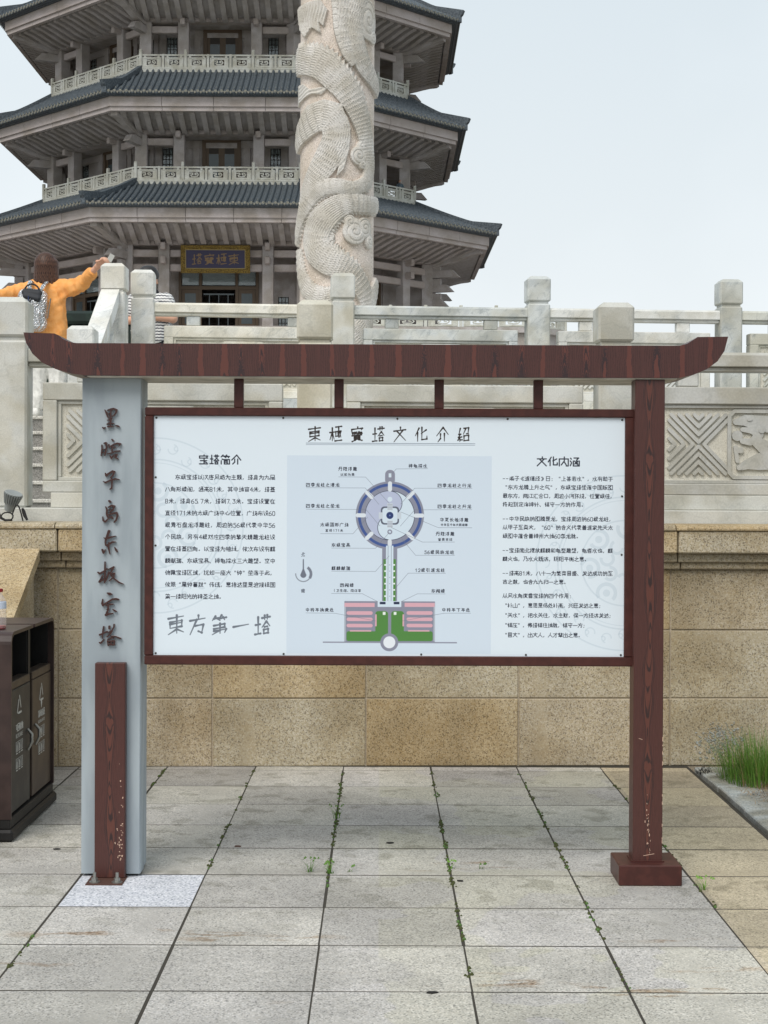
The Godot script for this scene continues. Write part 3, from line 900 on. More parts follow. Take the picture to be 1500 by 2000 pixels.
func site_plan(ink: Ink) -> void:
	var grey := Color8(136, 139, 156)
	var light := Color8(206, 221, 233)
	var blue := Color8(66, 88, 146)
	var lilac := Color8(180, 188, 212)
	var pink := Color8(214, 168, 180)
	var green := Color8(84, 134, 70)
	var line_c := Color8(70, 76, 90)
	cp_rect(ink, 0, 36, 1495, 1500, 0, Color8(206, 219, 232))
	var o := cp(753, 478)
	var u := 1.0 / 3.75
	# round plaza
	cp_rect(ink, 718, 143, 790, 250, 34, grey)
	cp_rect(ink, 744, 168, 764, 198, 2, light)
	ink.ring(o, 0, 250 * u, grey)
	ink.ring(o, 214 * u, 234 * u, blue)
	ink.ring(o, 0, 183 * u, Color8(60, 66, 84))
	ink.ring(o, 0, 179 * u, light)
	ink.ring(o, 0, 179 * u, lilac, PI * 0.5, PI * 1.5)
	ink.ring(o + Vector2(0, -90) * u, 0, 90 * u, lilac)
	ink.ring(o + Vector2(0, 90) * u, 0, 90 * u, light)
	ink.ring(o + Vector2(0, -90) * u, 87 * u, 91 * u, Color8(60, 66, 84), -PI * 0.5, PI * 0.5)
	ink.ring(o + Vector2(0, 90) * u, 87 * u, 91 * u, Color8(60, 66, 84), PI * 0.5, PI * 1.5)
	for k in 8:
		var a := TAU * k / 8.0
		var d := Vector2(cos(a), sin(a))
		ink.seg(o + d * 190 * u, o + d * 236 * u, 15 * u, 15 * u, Color8(214, 222, 230))
	ink.ring(o + Vector2(0, -119) * u, 0, 18 * u, light)
	ink.ring(o + Vector2(0, 121) * u, 9 * u, 18 * u, grey)
	cp_rect(ink, 687, 412, 820, 546, 26, Color8(92, 98, 114))
	cp_rect(ink, 698, 423, 809, 535, 20, light)
	for r in [[734, 388, 774, 440], [734, 516, 774, 568], [672, 455, 700, 503], [806, 455, 836, 503]]:
		cp_rect(ink, r[0], r[1], r[2], r[3], 2, Color8(196, 206, 216))
	for k in 4:
		cp_rect(ink, 736, 396 + k * 11, 772, 399 + k * 11, 0, grey)
		cp_rect(ink, 736, 524 + k * 11, 772, 527 + k * 11, 0, grey)
	ink.ring(o, 0, 26 * u, Color8(46, 62, 110))
	ink.ring(o, 0, 6 * u, Color8(110, 128, 180))
	# avenue
	cp_rect(ink, 697, 722, 806, 1112, 0, grey)
	cp_rect(ink, 706, 800, 724, 1112, 0, green)
	cp_rect(ink, 778, 800, 796, 1112, 0, green)
	cp_rect(ink, 725, 700, 778, 1125, 0, light)
	cp_rect(ink, 738, 700, 741, 1125, 0, Color8(150, 160, 176))
	cp_rect(ink, 762, 700, 765, 1125, 0, Color8(150, 160, 176))
	for k in 6:
		for x in [719, 785]:
			cp_rect(ink, x - 6, 836 + k * 46, x + 6, 848 + k * 46, 0, Color8(236, 240, 242))
		ink.ring(cp(752, 842 + k * 46), 0, 3.5 * u, Color8(150, 160, 176))
	# car parks
	cp_rect(ink, 420, 1108, 1084, 1418, 4, grey)
	cp_rect(ink, 664, 1108, 838, 1152, 4, light)
	for m in [-1.0, 1.0]:
		var X := func(x: float) -> float: return 752 + m * (752 - x)
		for r in [[421, 1121, 642, 1152, 0], [436, 1182, 628, 1210, 14], [436, 1229, 628, 1256, 14], [436, 1275, 628, 1302, 14]]:
			cp_rect(ink, minf(X.call(r[0]), X.call(r[2])), r[1], maxf(X.call(r[0]), X.call(r[2])), r[3], r[4], pink)
		cp_rect(ink, minf(X.call(648.0), X.call(740.0)), 1182, maxf(X.call(648.0), X.call(740.0)), 1404, 22, green)
		cp_rect(ink, minf(X.call(436.0), X.call(700.0)), 1330, maxf(X.call(436.0), X.call(700.0)), 1404, 16, green)
		cp_rect(ink, minf(X.call(460.0), X.call(617.0)), 1322, maxf(X.call(460.0), X.call(617.0)), 1333, 0, pink)
		cp_rect(ink, minf(X.call(646.0), X.call(657.0)), 1206, maxf(X.call(646.0), X.call(657.0)), 1294, 0, pink)
		cp_rect(ink, minf(X.call(702.0), X.call(722.0)), 1188, maxf(X.call(702.0), X.call(722.0)), 1210, 2, Color8(230, 236, 232))
		cp_rect(ink, minf(X.call(680.0), X.call(722.0)), 1114, maxf(X.call(680.0), X.call(722.0)), 1132, 3, Color8(44, 52, 78))
		cp_rect(ink, minf(X.call(421.0), X.call(429.0)), 1150, maxf(X.call(421.0), X.call(429.0)), 1405, 0, Color8(176, 184, 196))
	cp_rect(ink, 262, 1406, 1246, 1420, 1, grey)
	cp_rect(ink, 262, 1411, 1246, 1415, 0, Color8(190, 198, 208))
	ink.ring(cp(750, 1412), 0, 66 * u, grey)
	ink.ring(cp(750, 1412), 0, 44 * u, Color8(226, 232, 238))
	# compass
	ink.seg(cp(119, 802), cp(119, 880), 4 * u, 5 * u, Color8(110, 116, 130))
	ink.seg(cp(119, 880), cp(119, 915), 8 * u, 22 * u, Color8(110, 116, 130))
	ink.ring(cp(119, 908), 46 * u, 66 * u, Color8(120, 126, 140), -1.0, 0.6)
	ink.ring(cp(119, 908), 52 * u, 60 * u, Color8(140, 148, 160), 0.6, 3.2)
	for t in [["北", 106, 765, 26], ["南", 106, 1032, 26]]:
		var p := cp(t[1], t[2] - t[3] * 0.5)
		write(ink, t[0], p.x, p.y, t[3] * u, 10, 0.4, line_c, 0.6)
	var labels := [["丹陛浮雕", 377, 520, 135, 28], ["以和为贵", 392, 500, 177, 21], ["四季龙柱之潜龙", 140, 392, 252, 28], ["四季龙柱之坐龙", 140, 392, 407, 28], ["太极圆形广场", 245, 458, 545, 28], ["直径171米", 282, 418, 588, 20],
		["东极宝鼎", 328, 470, 695, 28], ["麒麟献瑞", 328, 470, 866, 28], ["西阙楼", 390, 496, 990, 28], ["(卫生间、商店等", 335, 548, 1030, 21], ["中转车换乘处", 137, 350, 1172, 28], ["神龟探水", 892, 1034, 113, 28],
		["四季龙柱之行龙", 1105, 1358, 257, 28], ["四季龙柱之升龙", 1105, 1358, 411, 28], ["华夏长卷浮雕", 1122, 1337, 510, 28], ["中华五千年文明缩影", 1127, 1328, 547, 18], ["丹陛浮雕", 1092, 1234, 613, 28], ["富贵吉祥", 1108, 1218, 655, 21],
		["56根民族龙柱", 1008, 1233, 748, 28], ["12根引道龙柱", 940, 1164, 880, 28], ["东阙楼", 1060, 1164, 1033, 28], ["中转车下车处", 1137, 1350, 1173, 28]]
	for t in labels:
		row(ink, t[0], 560 + t[1] / 3.75, 560 + t[2] / 3.75, 880 + t[3] / 3.75, t[4] / 3.75 * 0.9, 0.46 if t[4] > 22 else 0.34, Color8(48, 52, 64))
	for l in [[[377, 194], [575, 196], [748, 390]], [[140, 274], [572, 276], [672, 396]], [[140, 432], [578, 434], [680, 556]], [[245, 612], [482, 613], [590, 490]], [[326, 718], [648, 720], [750, 602]], [[326, 888], [648, 890], [748, 776]], [[325, 1052], [552, 1054], [664, 1112]], [[137, 1195], [350, 1198], [648, 1254]],
		[[1030, 134], [800, 136], [764, 176]], [[1355, 279], [935, 278], [832, 394]], [[1355, 436], [935, 437], [830, 556]], [[1355, 569], [1108, 568], [832, 452]], [[1228, 674], [992, 674], [762, 566]], [[1228, 772], [942, 771], [842, 652]], [[1162, 904], [888, 903], [790, 1018]], [[1160, 1056], [955, 1055], [838, 1112]], [[1347, 1198], [1152, 1198], [848, 1254]]]:
		var q := []
		for p in l:
			q.append(cp(p[0], p[1]))
		ink.line(q, 0.27, Color8(110, 118, 132))


func beam_picture() -> ImageTexture:
	# painted imitation wood whose grain runs across the beam: flames at uneven spacing
	var w := 1536
	var h := 96
	var rng := RandomNumberGenerator.new()
	rng.seed = 9
	var a := noise(301, 0.02, w, h, 3)
	var b := noise(303, 0.15, w, h, 2)
	var d := PackedByteArray()
	d.resize(w * h * 3)
	var at := []
	var x := 14.0
	while x < w:
		at.append([x, rng.randf_range(5.0, 9.5), rng.randf_range(-0.6, 0.9), rng.randf_range(0.0, 1.0), rng.randf() < 0.3])
		x += rng.randf_range(34.0, 62.0)
	for yy in h:
		for xx in w:
			var i := yy * w + xx
			var n := a[i] / 255.0 - 0.5
			var col := Vector3(74, 41, 37) * (1.0 + 0.12 * (b[(yy / 9) * w + xx] / 255.0 - 0.5))
			for f in at:
				var dx: float = xx - f[0] + n * 5.0
				if absf(dx) > 26.0:
					continue
				var fy := float(yy) / h
				var wide: float = f[1] * (0.7 + 0.5 * fy)
				var q := absf(dx) / wide
				if q < 1.0:
					col = Vector3(92, 49, 41)
					if not f[4]:
						var arch: float = f[2] + q * q * 0.9 + 0.12
						for j in 3:
							if fy > arch + j * 0.28 and fy < arch + j * 0.28 + 0.13 + 0.1 * j:
								col = Vector3(48, 29, 31)
					if q > 0.82:
						col = Vector3(56, 31, 31)
				elif absf(fmod(absf(dx) - wide, 5.0) - 2.5) < 0.7:
					col *= 0.8
				break
			d[i * 3] = clampi(int(col.x), 0, 255)
			d[i * 3 + 1] = clampi(int(col.y), 0, 255)
			d[i * 3 + 2] = clampi(int(col.z), 0, 255)
	return picture(w, h, d)


func build_board() -> void:
	var t := thing("information_board", "large white information board in a dark red wood-grained frame with upturned beam", "sign")
	# roof beam with upturned ends
	var poly := PackedVector2Array()
	for p in [[-1.447, 2.222], [-1.436, 2.180], [-1.410, 2.136], [-1.370, 2.100], [-1.315, 2.074], [-1.250, 2.056], [-1.196, 2.0495], [1.205, 2.0495], [1.265, 2.063], [1.318, 2.085], [1.362, 2.118], [1.390, 2.160], [1.4045, 2.218],
			[1.281, 2.216], [1.262, 2.203], [1.240, 2.189], [1.212, 2.181], [1.190, 2.180], [-1.232, 2.180], [-1.262, 2.184], [-1.288, 2.197], [-1.306, 2.212], [-1.322, 2.2185]]:
		poly.append(Vector2(p[0], p[1]))
	var mb := MB.new()
	mb.prism(poly, -6.76, -6.385)
	mb.uv_xy(-1.45, 2.87, 2.225, -0.18)
	M["wood_beam"].albedo_texture = beam_picture()
	M["wood_beam"].uv1_scale = Vector3(1, 1, 1)
	part("beam", mb, M["wood_beam"], t)
	mb = MB.new()
	mb.span(-1.19, 1.2, 2.045, 2.0488, -6.752, -6.392)
	part("soffit", mb, M["soffit_board"], t)
	# right hand post and its base
	mb = MB.new()
	mb.span(1.0325, 1.153, 0.0832, 2.0445, -6.505, -6.40, 0.003)
	mb.uv_xy(1.033, 0.12, 2.05, -1.25)
	part("post", mb, M["wood_post"], t)
	mb = MB.new()
	mb.span(0.967, 1.2215, 0.0, 0.083, -6.575, -6.333, 0.004)
	part("post_base", mb, M["wood_frame"], t)
	mb = MB.new()
	mb.span(1.026, 1.160, 0.0832, 0.088, -6.51, -6.394)
	part("weld_plate", mb, M["wood_frame"], t)
	# the grey column with its red plank and bolted foot
	mb = MB.new()
	mb.prism(PackedVector2Array([Vector2(-1.222, 6.462), Vector2(-0.984, 6.462), Vector2(-0.980, 6.47), Vector2(-0.980, 6.56), Vector2(-0.986, 6.57), Vector2(-0.986, 6.67), Vector2(-1.222, 6.67)]), 0.012, 2.0445, Transform3D(Basis(Vector3.RIGHT, Vector3(0, 0, -1), Vector3.UP), Vector3.ZERO))
	part("column", mb, M["grey_paint"], t)
	mb = MB.new()
	mb.span(-1.160, -1.036, 0.004, 0.882, -6.4595, -6.418, 0.003)
	mb.uv_xy(-1.16, 0.124, 0.9, -0.98)
	part("plank", mb, M["wood_post"], t)
	mb = MB.new()
	mb.span(-1.178, -1.030, 0.0, 0.004, -6.459, -6.312)
	part("foot_plate", mb, M["rust"], t)
	for x in [-1.146, -1.056]:
		mb = MB.new()
		mb.lathe(Vector3(x, 0.004, -6.348), [[0.0, 0.0], [0.022, 0.0], [0.022, 0.004], [0.0, 0.004]], 14)
		mb.lathe(Vector3(x, 0.008, -6.348), [[0.013, 0.0], [0.013, 0.014], [0.0, 0.014]], 6)
		mb.lathe(Vector3(x, 0.022, -6.348), [[0.0065, 0.0], [0.0065, 0.022], [0.0, 0.023]], 10)
		part("anchor_bolt", mb, M["steel"], t)
	# frame
	mb = MB.new()
	mb.span(-0.965, 1.0395, 1.892, 1.9262, -6.512, -6.456, 0.004)
	part("frame_rail", mb, M["wood_frame"], t)
	mb = MB.new()
	mb.span(-0.965, 1.0395, 0.8716, 0.910, -6.512, -6.456, 0.004)
	part("frame_rail", mb, M["wood_frame"], t)
	for x in [[-0.9655, -0.930], [1.0015, 1.04]]:
		mb = MB.new()
		mb.span(x[0], x[1], 0.9102, 1.8918, -6.512, -6.4555, 0.004)
		part("frame_stile", mb, M["wood_frame"], t)
	for x in [-0.583, -0.172, 0.239, 0.646]:
		mb = MB.new()
		mb.span(x - 0.019, x + 0.019, 1.9264, 2.0448, -6.505, -6.465, 0.002)
		part("hanger_strut", mb, M["wood_frame"], t)
	# printed panel
	mb = MB.new()
	mb.span(-0.9298, 1.0013, 0.9103, 1.8917, -6.50, -6.47)
	mb.uv_xy(-0.9298, 1.9311, 1.8917, -0.9814)
	var pm := mat("board_print", Color(1, 1, 1), 0.28, 0.4)
	pm.albedo_texture = board_print()
	pm.texture_repeat = false
	part("panel", mb, pm, t)
	var sm := MB.new()
	sm.lathe(Vector3.ZERO, [[0.0045, 0.0], [0.0045, 0.0015], [0.0, 0.003]], 8, Basis(Vector3.RIGHT, PI / 2))
	var screw_mesh := sm.mesh()
	for p in [[-0.92, 1.884], [-0.40, 1.885], [0.068, 1.884], [0.52, 1.885], [0.99, 1.883], [-0.922, 1.64], [-0.922, 1.36], [0.991, 1.57], [0.991, 1.33], [-0.92, 0.918], [-0.395, 0.917], [0.17, 0.917], [0.6, 0.917], [0.99, 0.918]]:
		part("screw", screw_mesh, M["screw"], t, Transform3D(Basis(), Vector3(p[0], p[1], -6.4699)))
	column_letters(t)
	# flakes where the paint has come off
	var rng := RandomNumberGenerator.new()
	rng.seed = 5
	mb = MB.new()
	for k in 34:
		var y := 0.06 + absf(rng.randfn(0.0, 0.16))
		if y > 0.6:
			continue
		var x := -1.044 - absf(rng.randfn(0.0, 0.010)) * (1.0 if rng.randf() < 0.85 else 2.0)
		flake(mb, rng, x, y, -6.4182, rng.randf_range(0.0012, 0.0045), rng.randf_range(0.0015, 0.008))
	for k in 26:
		var y := 0.12 + 0.24 * rng.randf()
		flake(mb, rng, 1.088 + (y - 0.36) * -0.05 + rng.randfn(0, 0.003), y, -6.4002, rng.randf_range(0.0008, 0.0026), rng.randf_range(0.002, 0.009))
	for k in 9:
		mb.box(Vector3(1.1515, 0.1 + rng.randf() * 0.5, -6.4002), Vector3(0.002, rng.randf_range(0.004, 0.02), 0.001))
	mb.box(Vector3(1.098, 0.112, -6.4002), Vector3(0.045, 0.002, 0.001), Basis(Vector3.BACK, 0.18))
	mb.box(Vector3(1.062, 0.5835, -6.4002), Vector3(0.016, 0.0015, 0.001), Basis(Vector3.BACK, -0.3))
	part("bare_patch", mb, M["paint_chip"], t).set_meta("kind", "stuff")


func flake(mb: MB, rng: RandomNumberGenerator, x: float, y: float, z: float, w: float, h: float) -> void:
	var p := PackedVector2Array()
	for k in 7:
		var a := TAU * k / 7.0
		p.append(Vector2(x + cos(a) * w * rng.randf_range(0.3, 1.0), y + sin(a) * h * rng.randf_range(0.3, 1.0)))
	mb.prism(p, z - 0.0005, z + 0.0005)


func column_letters(t: Node3D) -> void:
	# brush strokes x, y, width measured on each raised character
	var sets := [
		[780.0, 16.667, [[[300, 360, 30], [350, 450, 66], [390, 560, 56], [420, 620, 40]], [[380, 370, 30], [480, 340, 60], [580, 318, 66], [680, 360, 66], [670, 440, 56], [600, 530, 40], [540, 560, 30]], [[520, 340, 36], [490, 450, 46], [490, 600, 66], [490, 720, 76], [480, 800, 50], [480, 870, 40]], [[430, 480, 40], [475, 460, 36]], [[370, 690, 20], [450, 680, 50], [545, 640, 30]], [[370, 820, 40], [430, 785, 40], [590, 800, 36]], [[395, 900, 50], [560, 890, 40]], [[230, 930, 44], [270, 958, 60], [310, 920, 20]], [[650, 860, 36], [720, 880, 60], [770, 900, 36]]]],
		[780.0, 16.667, [[[200, 1500, 40], [208, 1620, 50], [180, 1840, 40]], [[270, 1440, 40], [340, 1430, 64], [360, 1550, 50], [330, 1720, 56], [300, 1830, 40]], [[215, 1640, 26], [330, 1630, 26]], [[205, 1750, 26], [320, 1730, 26]], [[530, 1315, 46], [570, 1360, 60]], [[430, 1480, 40], [440, 1580, 40]], [[440, 1570, 36], [560, 1490, 40], [700, 1440, 56], [810, 1460, 56], [760, 1520, 26]], [[540, 1540, 36], [640, 1580, 36]], [[540, 1580, 44], [530, 1700, 44]], [[390, 1780, 36], [500, 1760, 40], [640, 1700, 40], [780, 1690, 50]], [[470, 1830, 30], [510, 1930, 56], [600, 1820, 36], [700, 1800, 46], [640, 1900, 54], [730, 1950, 36]]]],
		[900.0, 15.385, [[[290, 380, 30], [320, 450, 76], [420, 370, 50], [510, 325, 70], [560, 340, 66], [520, 450, 50], [450, 510, 30], [490, 570, 46]], [[490, 560, 46], [490, 700, 44], [480, 830, 56], [430, 860, 36]], [[230, 630, 26], [300, 660, 50], [450, 590, 46], [600, 550, 50], [710, 570, 26]]]],
		[900.0, 15.385, [[[405, 1215, 66], [440, 1240, 66]], [[300, 1390, 30], [340, 1480, 56], [330, 1600, 56], [360, 1690, 56]], [[380, 1400, 36], [480, 1350, 56], [560, 1370, 62], [530, 1470, 46], [420, 1560, 36]], [[390, 1480, 26], [460, 1460, 26]], [[370, 1640, 46], [520, 1580, 46], [630, 1570, 62], [660, 1650, 62], [620, 1780, 56], [560, 1850, 44]], [[380, 1730, 36], [480, 1690, 56], [510, 1740, 46]], [[210, 1690, 26], [230, 1800, 56], [290, 1840, 56], [380, 1740, 36]]]],
		[1020.0, 15.385, [[[400, 275, 86], [360, 390, 76], [310, 520, 66], [290, 600, 46], [300, 690, 46], [380, 740, 36]], [[250, 470, 26], [300, 500, 56], [420, 460, 62], [600, 420, 26]], [[330, 700, 36], [420, 650, 56], [500, 600, 56], [600, 595, 26]], [[400, 620, 46], [390, 780, 56], [430, 960, 30]], [[200, 830, 56], [235, 920, 66], [290, 830, 26]], [[570, 760, 26], [610, 830, 66], [650, 890, 44]]]],
		[1020.0, 15.385, [[[280, 1200, 40], [280, 1380, 56], [280, 1600, 46], [265, 1820, 36]], [[70, 1510, 46], [120, 1550, 56], [250, 1480, 56], [350, 1400, 36]], [[210, 1610, 36], [100, 1800, 46]], [[120, 1810, 36], [260, 1700, 46]], [[380, 1420, 26], [540, 1350, 56], [480, 1480, 46], [430, 1560, 36], [560, 1540, 56], [550, 1640, 46], [410, 1770, 26]], [[400, 1500, 46], [330, 1700, 46], [290, 1790, 36]], [[430, 1560, 36], [560, 1700, 46], [700, 1810, 46], [830, 1860, 24]]]],
		[1140.0, 15.385, [[[350, 285, 40], [420, 312, 90], [480, 320, 40]], [[210, 470, 30], [200, 600, 76], [220, 660, 60]], [[230, 640, 46], [360, 560, 56], [500, 470, 56], [620, 460, 56], [680, 480, 56]], [[310, 660, 36], [430, 620, 56], [530, 620, 26]], [[380, 660, 46], [370, 800, 56], [330, 890, 62]], [[340, 770, 36], [400, 760, 36]], [[310, 940, 84], [420, 910, 50], [510, 900, 36]], [[520, 780, 36], [580, 820, 56], [630, 840, 26]]]],
		[1140.0, 15.385, [[[240, 1300, 50], [215, 1450, 46], [195, 1650, 26]], [[120, 1540, 56], [200, 1510, 46], [340, 1440, 46]], [[110, 1770, 36], [150, 1790, 56], [250, 1680, 36]], [[410, 1285, 60], [410, 1350, 60]], [[550, 1230, 46], [550, 1300, 46], [500, 1380, 36]], [[360, 1480, 26], [500, 1400, 46], [450, 1500, 46], [340, 1600, 36]], [[460, 1580, 36], [600, 1590, 40], [750, 1650, 46]], [[360, 1680, 36], [470, 1630, 46], [540, 1640, 26]], [[350, 1720, 36], [380, 1860, 46]], [[370, 1740, 46], [560, 1720, 56], [560, 1840, 46], [400, 1830, 46], [480, 1780, 36]]]],
	]
	var u := 0.0020974
	for s in sets:
		var lo := INF
		var hi := -INF
		for st in s[2]:
			for p in st:
				lo = minf(lo, p[1])
				hi = maxf(hi, p[1])
		var oy: float = 2.0534 - (s[0] + (lo + hi) * 0.5 / s[1] - 735.0) * u
		var a := []
		var b := []
		for st in s[2]:
			var qa := []
			var qb := []
			for p in st:
				var x: float = (27.0 + p[0] / s[1] + 0.0031 * (s[0] - 735.0 + p[1] / s[1])) * u - 1.2231
				var y: float = 2.0534 - (s[0] + p[1] / s[1] - 735.0) * u - oy
				qa.append(Vector3(x, y, p[2] / s[1] * u * 0.53))
				qb.append(Vector3(x, y, p[2] / s[1] * u * 0.49))
			a.append(qa)
			b.append(qb)
		var m1 := MB.new()
		raised(m1, a, 0.010, Transform3D())
		var m2 := MB.new()
		raised(m2, b, 0.013, Transform3D())
		var o := part("character", m1, M["letter_edge"], t, Transform3D(Basis(), Vector3(0, oy, -6.462)))
		part("face", m2, M["letter_red"], o)


# ------------------------------------------------------------------ the double litter bin
func build_bin() -> void:
	# local frame: x along the front, z out of the openings; the unit stands with its openings to the right of the picture
	var t := thing("litter_bin", "dark brown double recycling bin with two open hoods and white symbols", "bin", Transform3D(Basis(Vector3.UP, PI / 2), Vector3(-1.86, 0, -7.57)))
	var mb := MB.new()
	mb.span(-0.485, 0.485, 0.0, 0.055, -0.215, 0.212, 0.012)
	part("base", mb, M["bin_black"], t)
	mb = MB.new()
	mb.span(-0.468, 0.468, 0.0552, 0.10, -0.2, 0.195, 0.004)
	part("base", mb, M["bin_black"], t)
	for s in [-1.0, 1.0]:
		# outer shell: a band that wraps the outer side and the top, rounded where they meet
		var x1: float = 0.47 * s
		var x0: float = 0.022 * s
		var prof := PackedVector2Array()
		var inner := PackedVector2Array()
		var r := 0.055
		prof.append(Vector2(x1, 0.1002))
		for k in 7:
			var a := PI * 0.5 * k / 6.0
			prof.append(Vector2(x1 - s * r + s * r * cos(a), 0.945 - r + r * sin(a)))
		prof.append(Vector2(x0, 0.945))
		prof.append(Vector2(x0, 0.93))
		for k in 7:
			var a := PI * 0.5 * (6 - k) / 6.0
			prof.append(Vector2(x1 - s * r + s * (r - 0.016) * cos(a), 0.945 - r + (r - 0.016) * sin(a)))
		prof.append(Vector2(x1 - s * 0.016, 0.1002))
		mb = MB.new()
		mb.prism(prof, -0.2, 0.2)
		var shell := part("shell", mb, M["bin_brown"], t)
		mb = MB.new()
		mb.span(x1 - s * 0.0165, x0 + s * 0.004, 0.11, 0.925, -0.198, -0.186)
		part("back_plate", mb, M["bin_brown"], shell)
		var wide: float = absf(x1 - x0) - 0.022
		var cx: float = (x0 + x1 - s * 0.016) * 0.5
		var body: Material = M["bin_dark"] if s < 0 else M["bin_tan"]
		mb = MB.new()
		mb.span(cx - wide * 0.5, cx + wide * 0.5, 0.675, 0.712, 0.13, 0.185, 0.003)
		part("sill", mb, M["bin_tan"], t)
		mb = MB.new()                                                        # the dark bucket seen through the opening
		mb.span(cx - wide * 0.5, cx - wide * 0.5 + 0.006, 0.6, 0.925, -0.18, 0.17)
		mb.span(cx + wide * 0.5 - 0.006, cx + wide * 0.5, 0.6, 0.925, -0.18, 0.17)
		mb.span(cx - wide * 0.5 + 0.006, cx + wide * 0.5 - 0.006, 0.6, 0.61, -0.18, 0.17)
		part("liner", mb, M["bin_black"], t)
		mb = MB.new()
		mb.span(cx - wide * 0.5, cx + wide * 0.5, 0.112, 0.672, 0.168, 0.186, 0.003)
		var door := part("door", mb, body, t)
		door.set_meta("label", "dark grey door with recycling symbol" if s < 0 else "brown door with residual waste symbol")
		mb = MB.new()
		mb.tube([Vector3(0, 0.05, 0), Vector3(0.004, 0.025, 0.02), Vector3(0, -0.01, 0.022), Vector3(-0.004, -0.05, 0.004)], [0.006, 0.009, 0.008, 0.005], 8)
		part("handle", mb, M["steel"], door, Transform3D(Basis(), Vector3(cx + 0.15 if s < 0 else cx - 0.16, 0.405, 0.188)))
		bin_print(door, cx - 0.01, s < 0)
	mb = MB.new()
	mb.span(-0.021, 0.021, 0.1002, 0.935, -0.19, 0.176)
	part("divider", mb, M["bin_black"], t)


func bin_print(door: Node3D, cx: float, recycle: bool) -> void:
	var mb := MB.new()
	var z := 0.1862
	var y := 0.575
	# three-arrow triangle
	var tri_s := []
	var pts := [Vector2(0, 0.062), Vector2(0.045, -0.02), Vector2(-0.045, -0.02)]
	for k in 3:
		var a: Vector2 = pts[k]
		var b: Vector2 = pts[(k + 1) % 3]
		var pa := a.lerp(b, 0.06)
		var pb := a.lerp(b, 0.72)
		tri_s.append([Vector3(pa.x, pa.y, 0.005), Vector3(pb.x, pb.y, 0.005)])
	if not recycle:
		tri_s.append([Vector3(0, -0.035, 0.013), Vector3(0, -0.058, 0.002)])
	raised(mb, tri_s, 0.0004, Transform3D(Basis(), Vector3(cx, y, z)))
	part("symbol", mb, M["print_white"], door)
	mb = MB.new()
	var word := "可回收物" if recycle else "其他垃圾"
	for k in 4:
		raised(mb, plain_strokes(word[k], 0.031, 0.0021), 0.0004, Transform3D(Basis(), Vector3(cx - 0.053 + 0.0355 * k, y - 0.085, z)))
	part("caption", mb, M["print_white"], door)
	var tm := TextMesh.new()
	var f := SystemFont.new()
	f.font_names = PackedStringArray(["Droid Sans"])
	tm.font = f
	tm.text = "RECYCLABLE" if recycle else "RESIDUAL WASTE"
	tm.font_size = 32
	tm.pixel_size = 0.00078 if recycle else 0.0006
	tm.depth = 0.0005
	part("caption", tm, M["print_white"], door, Transform3D(Basis(), Vector3(cx, y - 0.124, z + 0.0003)))
	for k in 6:
		var ox := cx - 0.05 + 0.05 * (k % 3)
		var oy := y - 0.175 - 0.078 * (k / 3)
		mb = MB.new()
		var fr := [[Vector3(-0.018, 0.024, 0.001), Vector3(0.018, 0.024, 0.001), Vector3(0.018, -0.02, 0.001), Vector3(-0.018, -0.02, 0.001), Vector3(-0.018, 0.024, 0.001)]]
		var ic: Array = [[[0, 0.018, 0.002, 0, 0.008, 0.003], [0, 0.006, 0.006, 0, -0.014, 0.006]], [[-0.006, 0.016, 0.003, 0.006, 0, 0.006], [0.004, -0.002, 0.006, -0.004, -0.016, 0.003]], [[0.004, 0.018, 0.002, -0.002, -0.014, 0.003]]][k % 3]
		for q in ic:
			fr.append([Vector3(q[0], q[1], q[2]), Vector3(q[3], q[4], q[5])])
		fr.append([Vector3(-0.012, -0.029, 0.0022), Vector3(0.012, -0.029, 0.0022)])
		raised(mb, fr, 0.0004, Transform3D(Basis(), Vector3(ox, oy, z)))
		part("pictogram", mb, M["print_white"], door)


func build_bottle() -> void:
	var t := thing("plastic_bottle", "clear plastic drink bottle with red cap standing on the bin top", "bottle", Transform3D(Basis(), Vector3(-1.757, 0.9455, -7.28)))
	var mb := MB.new()
	mb.lathe(Vector3.ZERO, [[0.0, 0.001], [0.027, 0.001], [0.031, 0.006], [0.031, 0.075], [0.029, 0.08], [0.031, 0.085], [0.031, 0.12], [0.026, 0.14], [0.014, 0.158], [0.0125, 0.165], [0.0125, 0.172]], 20)
	part("bottle_body", mb, M["bottle_plastic"], t)
	mb = MB.new()
	mb.lathe(Vector3(0, 0.172, 0), [[0.0, 0.0], [0.016, 0.0], [0.016, 0.013], [0.014, 0.015], [0.0, 0.015]], 16)
	part("cap", mb, M["bottle_red"], t)
	mb = MB.new()
	mb.lathe(Vector3.ZERO, [[0.0313, 0.095], [0.0315, 0.096], [0.0315, 0.126], [0.0300, 0.128]], 20)
	part("bottle_label", mb, M["bottle_label"], t)
	mb = MB.new()
	mb.lathe(Vector3.ZERO, [[0.0, 0.0016], [0.029, 0.002], [0.0302, 0.007], [0.0302, 0.016], [0.0, 0.016]], 20)
	part("drink_rest", mb, M["bottle_red"], t)


# ------------------------------------------------------------------ ground, paving, terrace
const ROWS := [9.13, 9.0, 8.5, 8.0, 7.49, 7.0, 6.5, 5.985, 5.478, 4.965, 4.455, 3.945, 3.435, 2.925, 2.415, 1.905, 1.395, 0.885, 0.375]
const COLS := [-4.25, -3.75, -3.245, -2.74, -2.235, -1.73, -1.2255, -0.7155, -0.2075, 0.297, 0.7945, 1.28, 1.785]


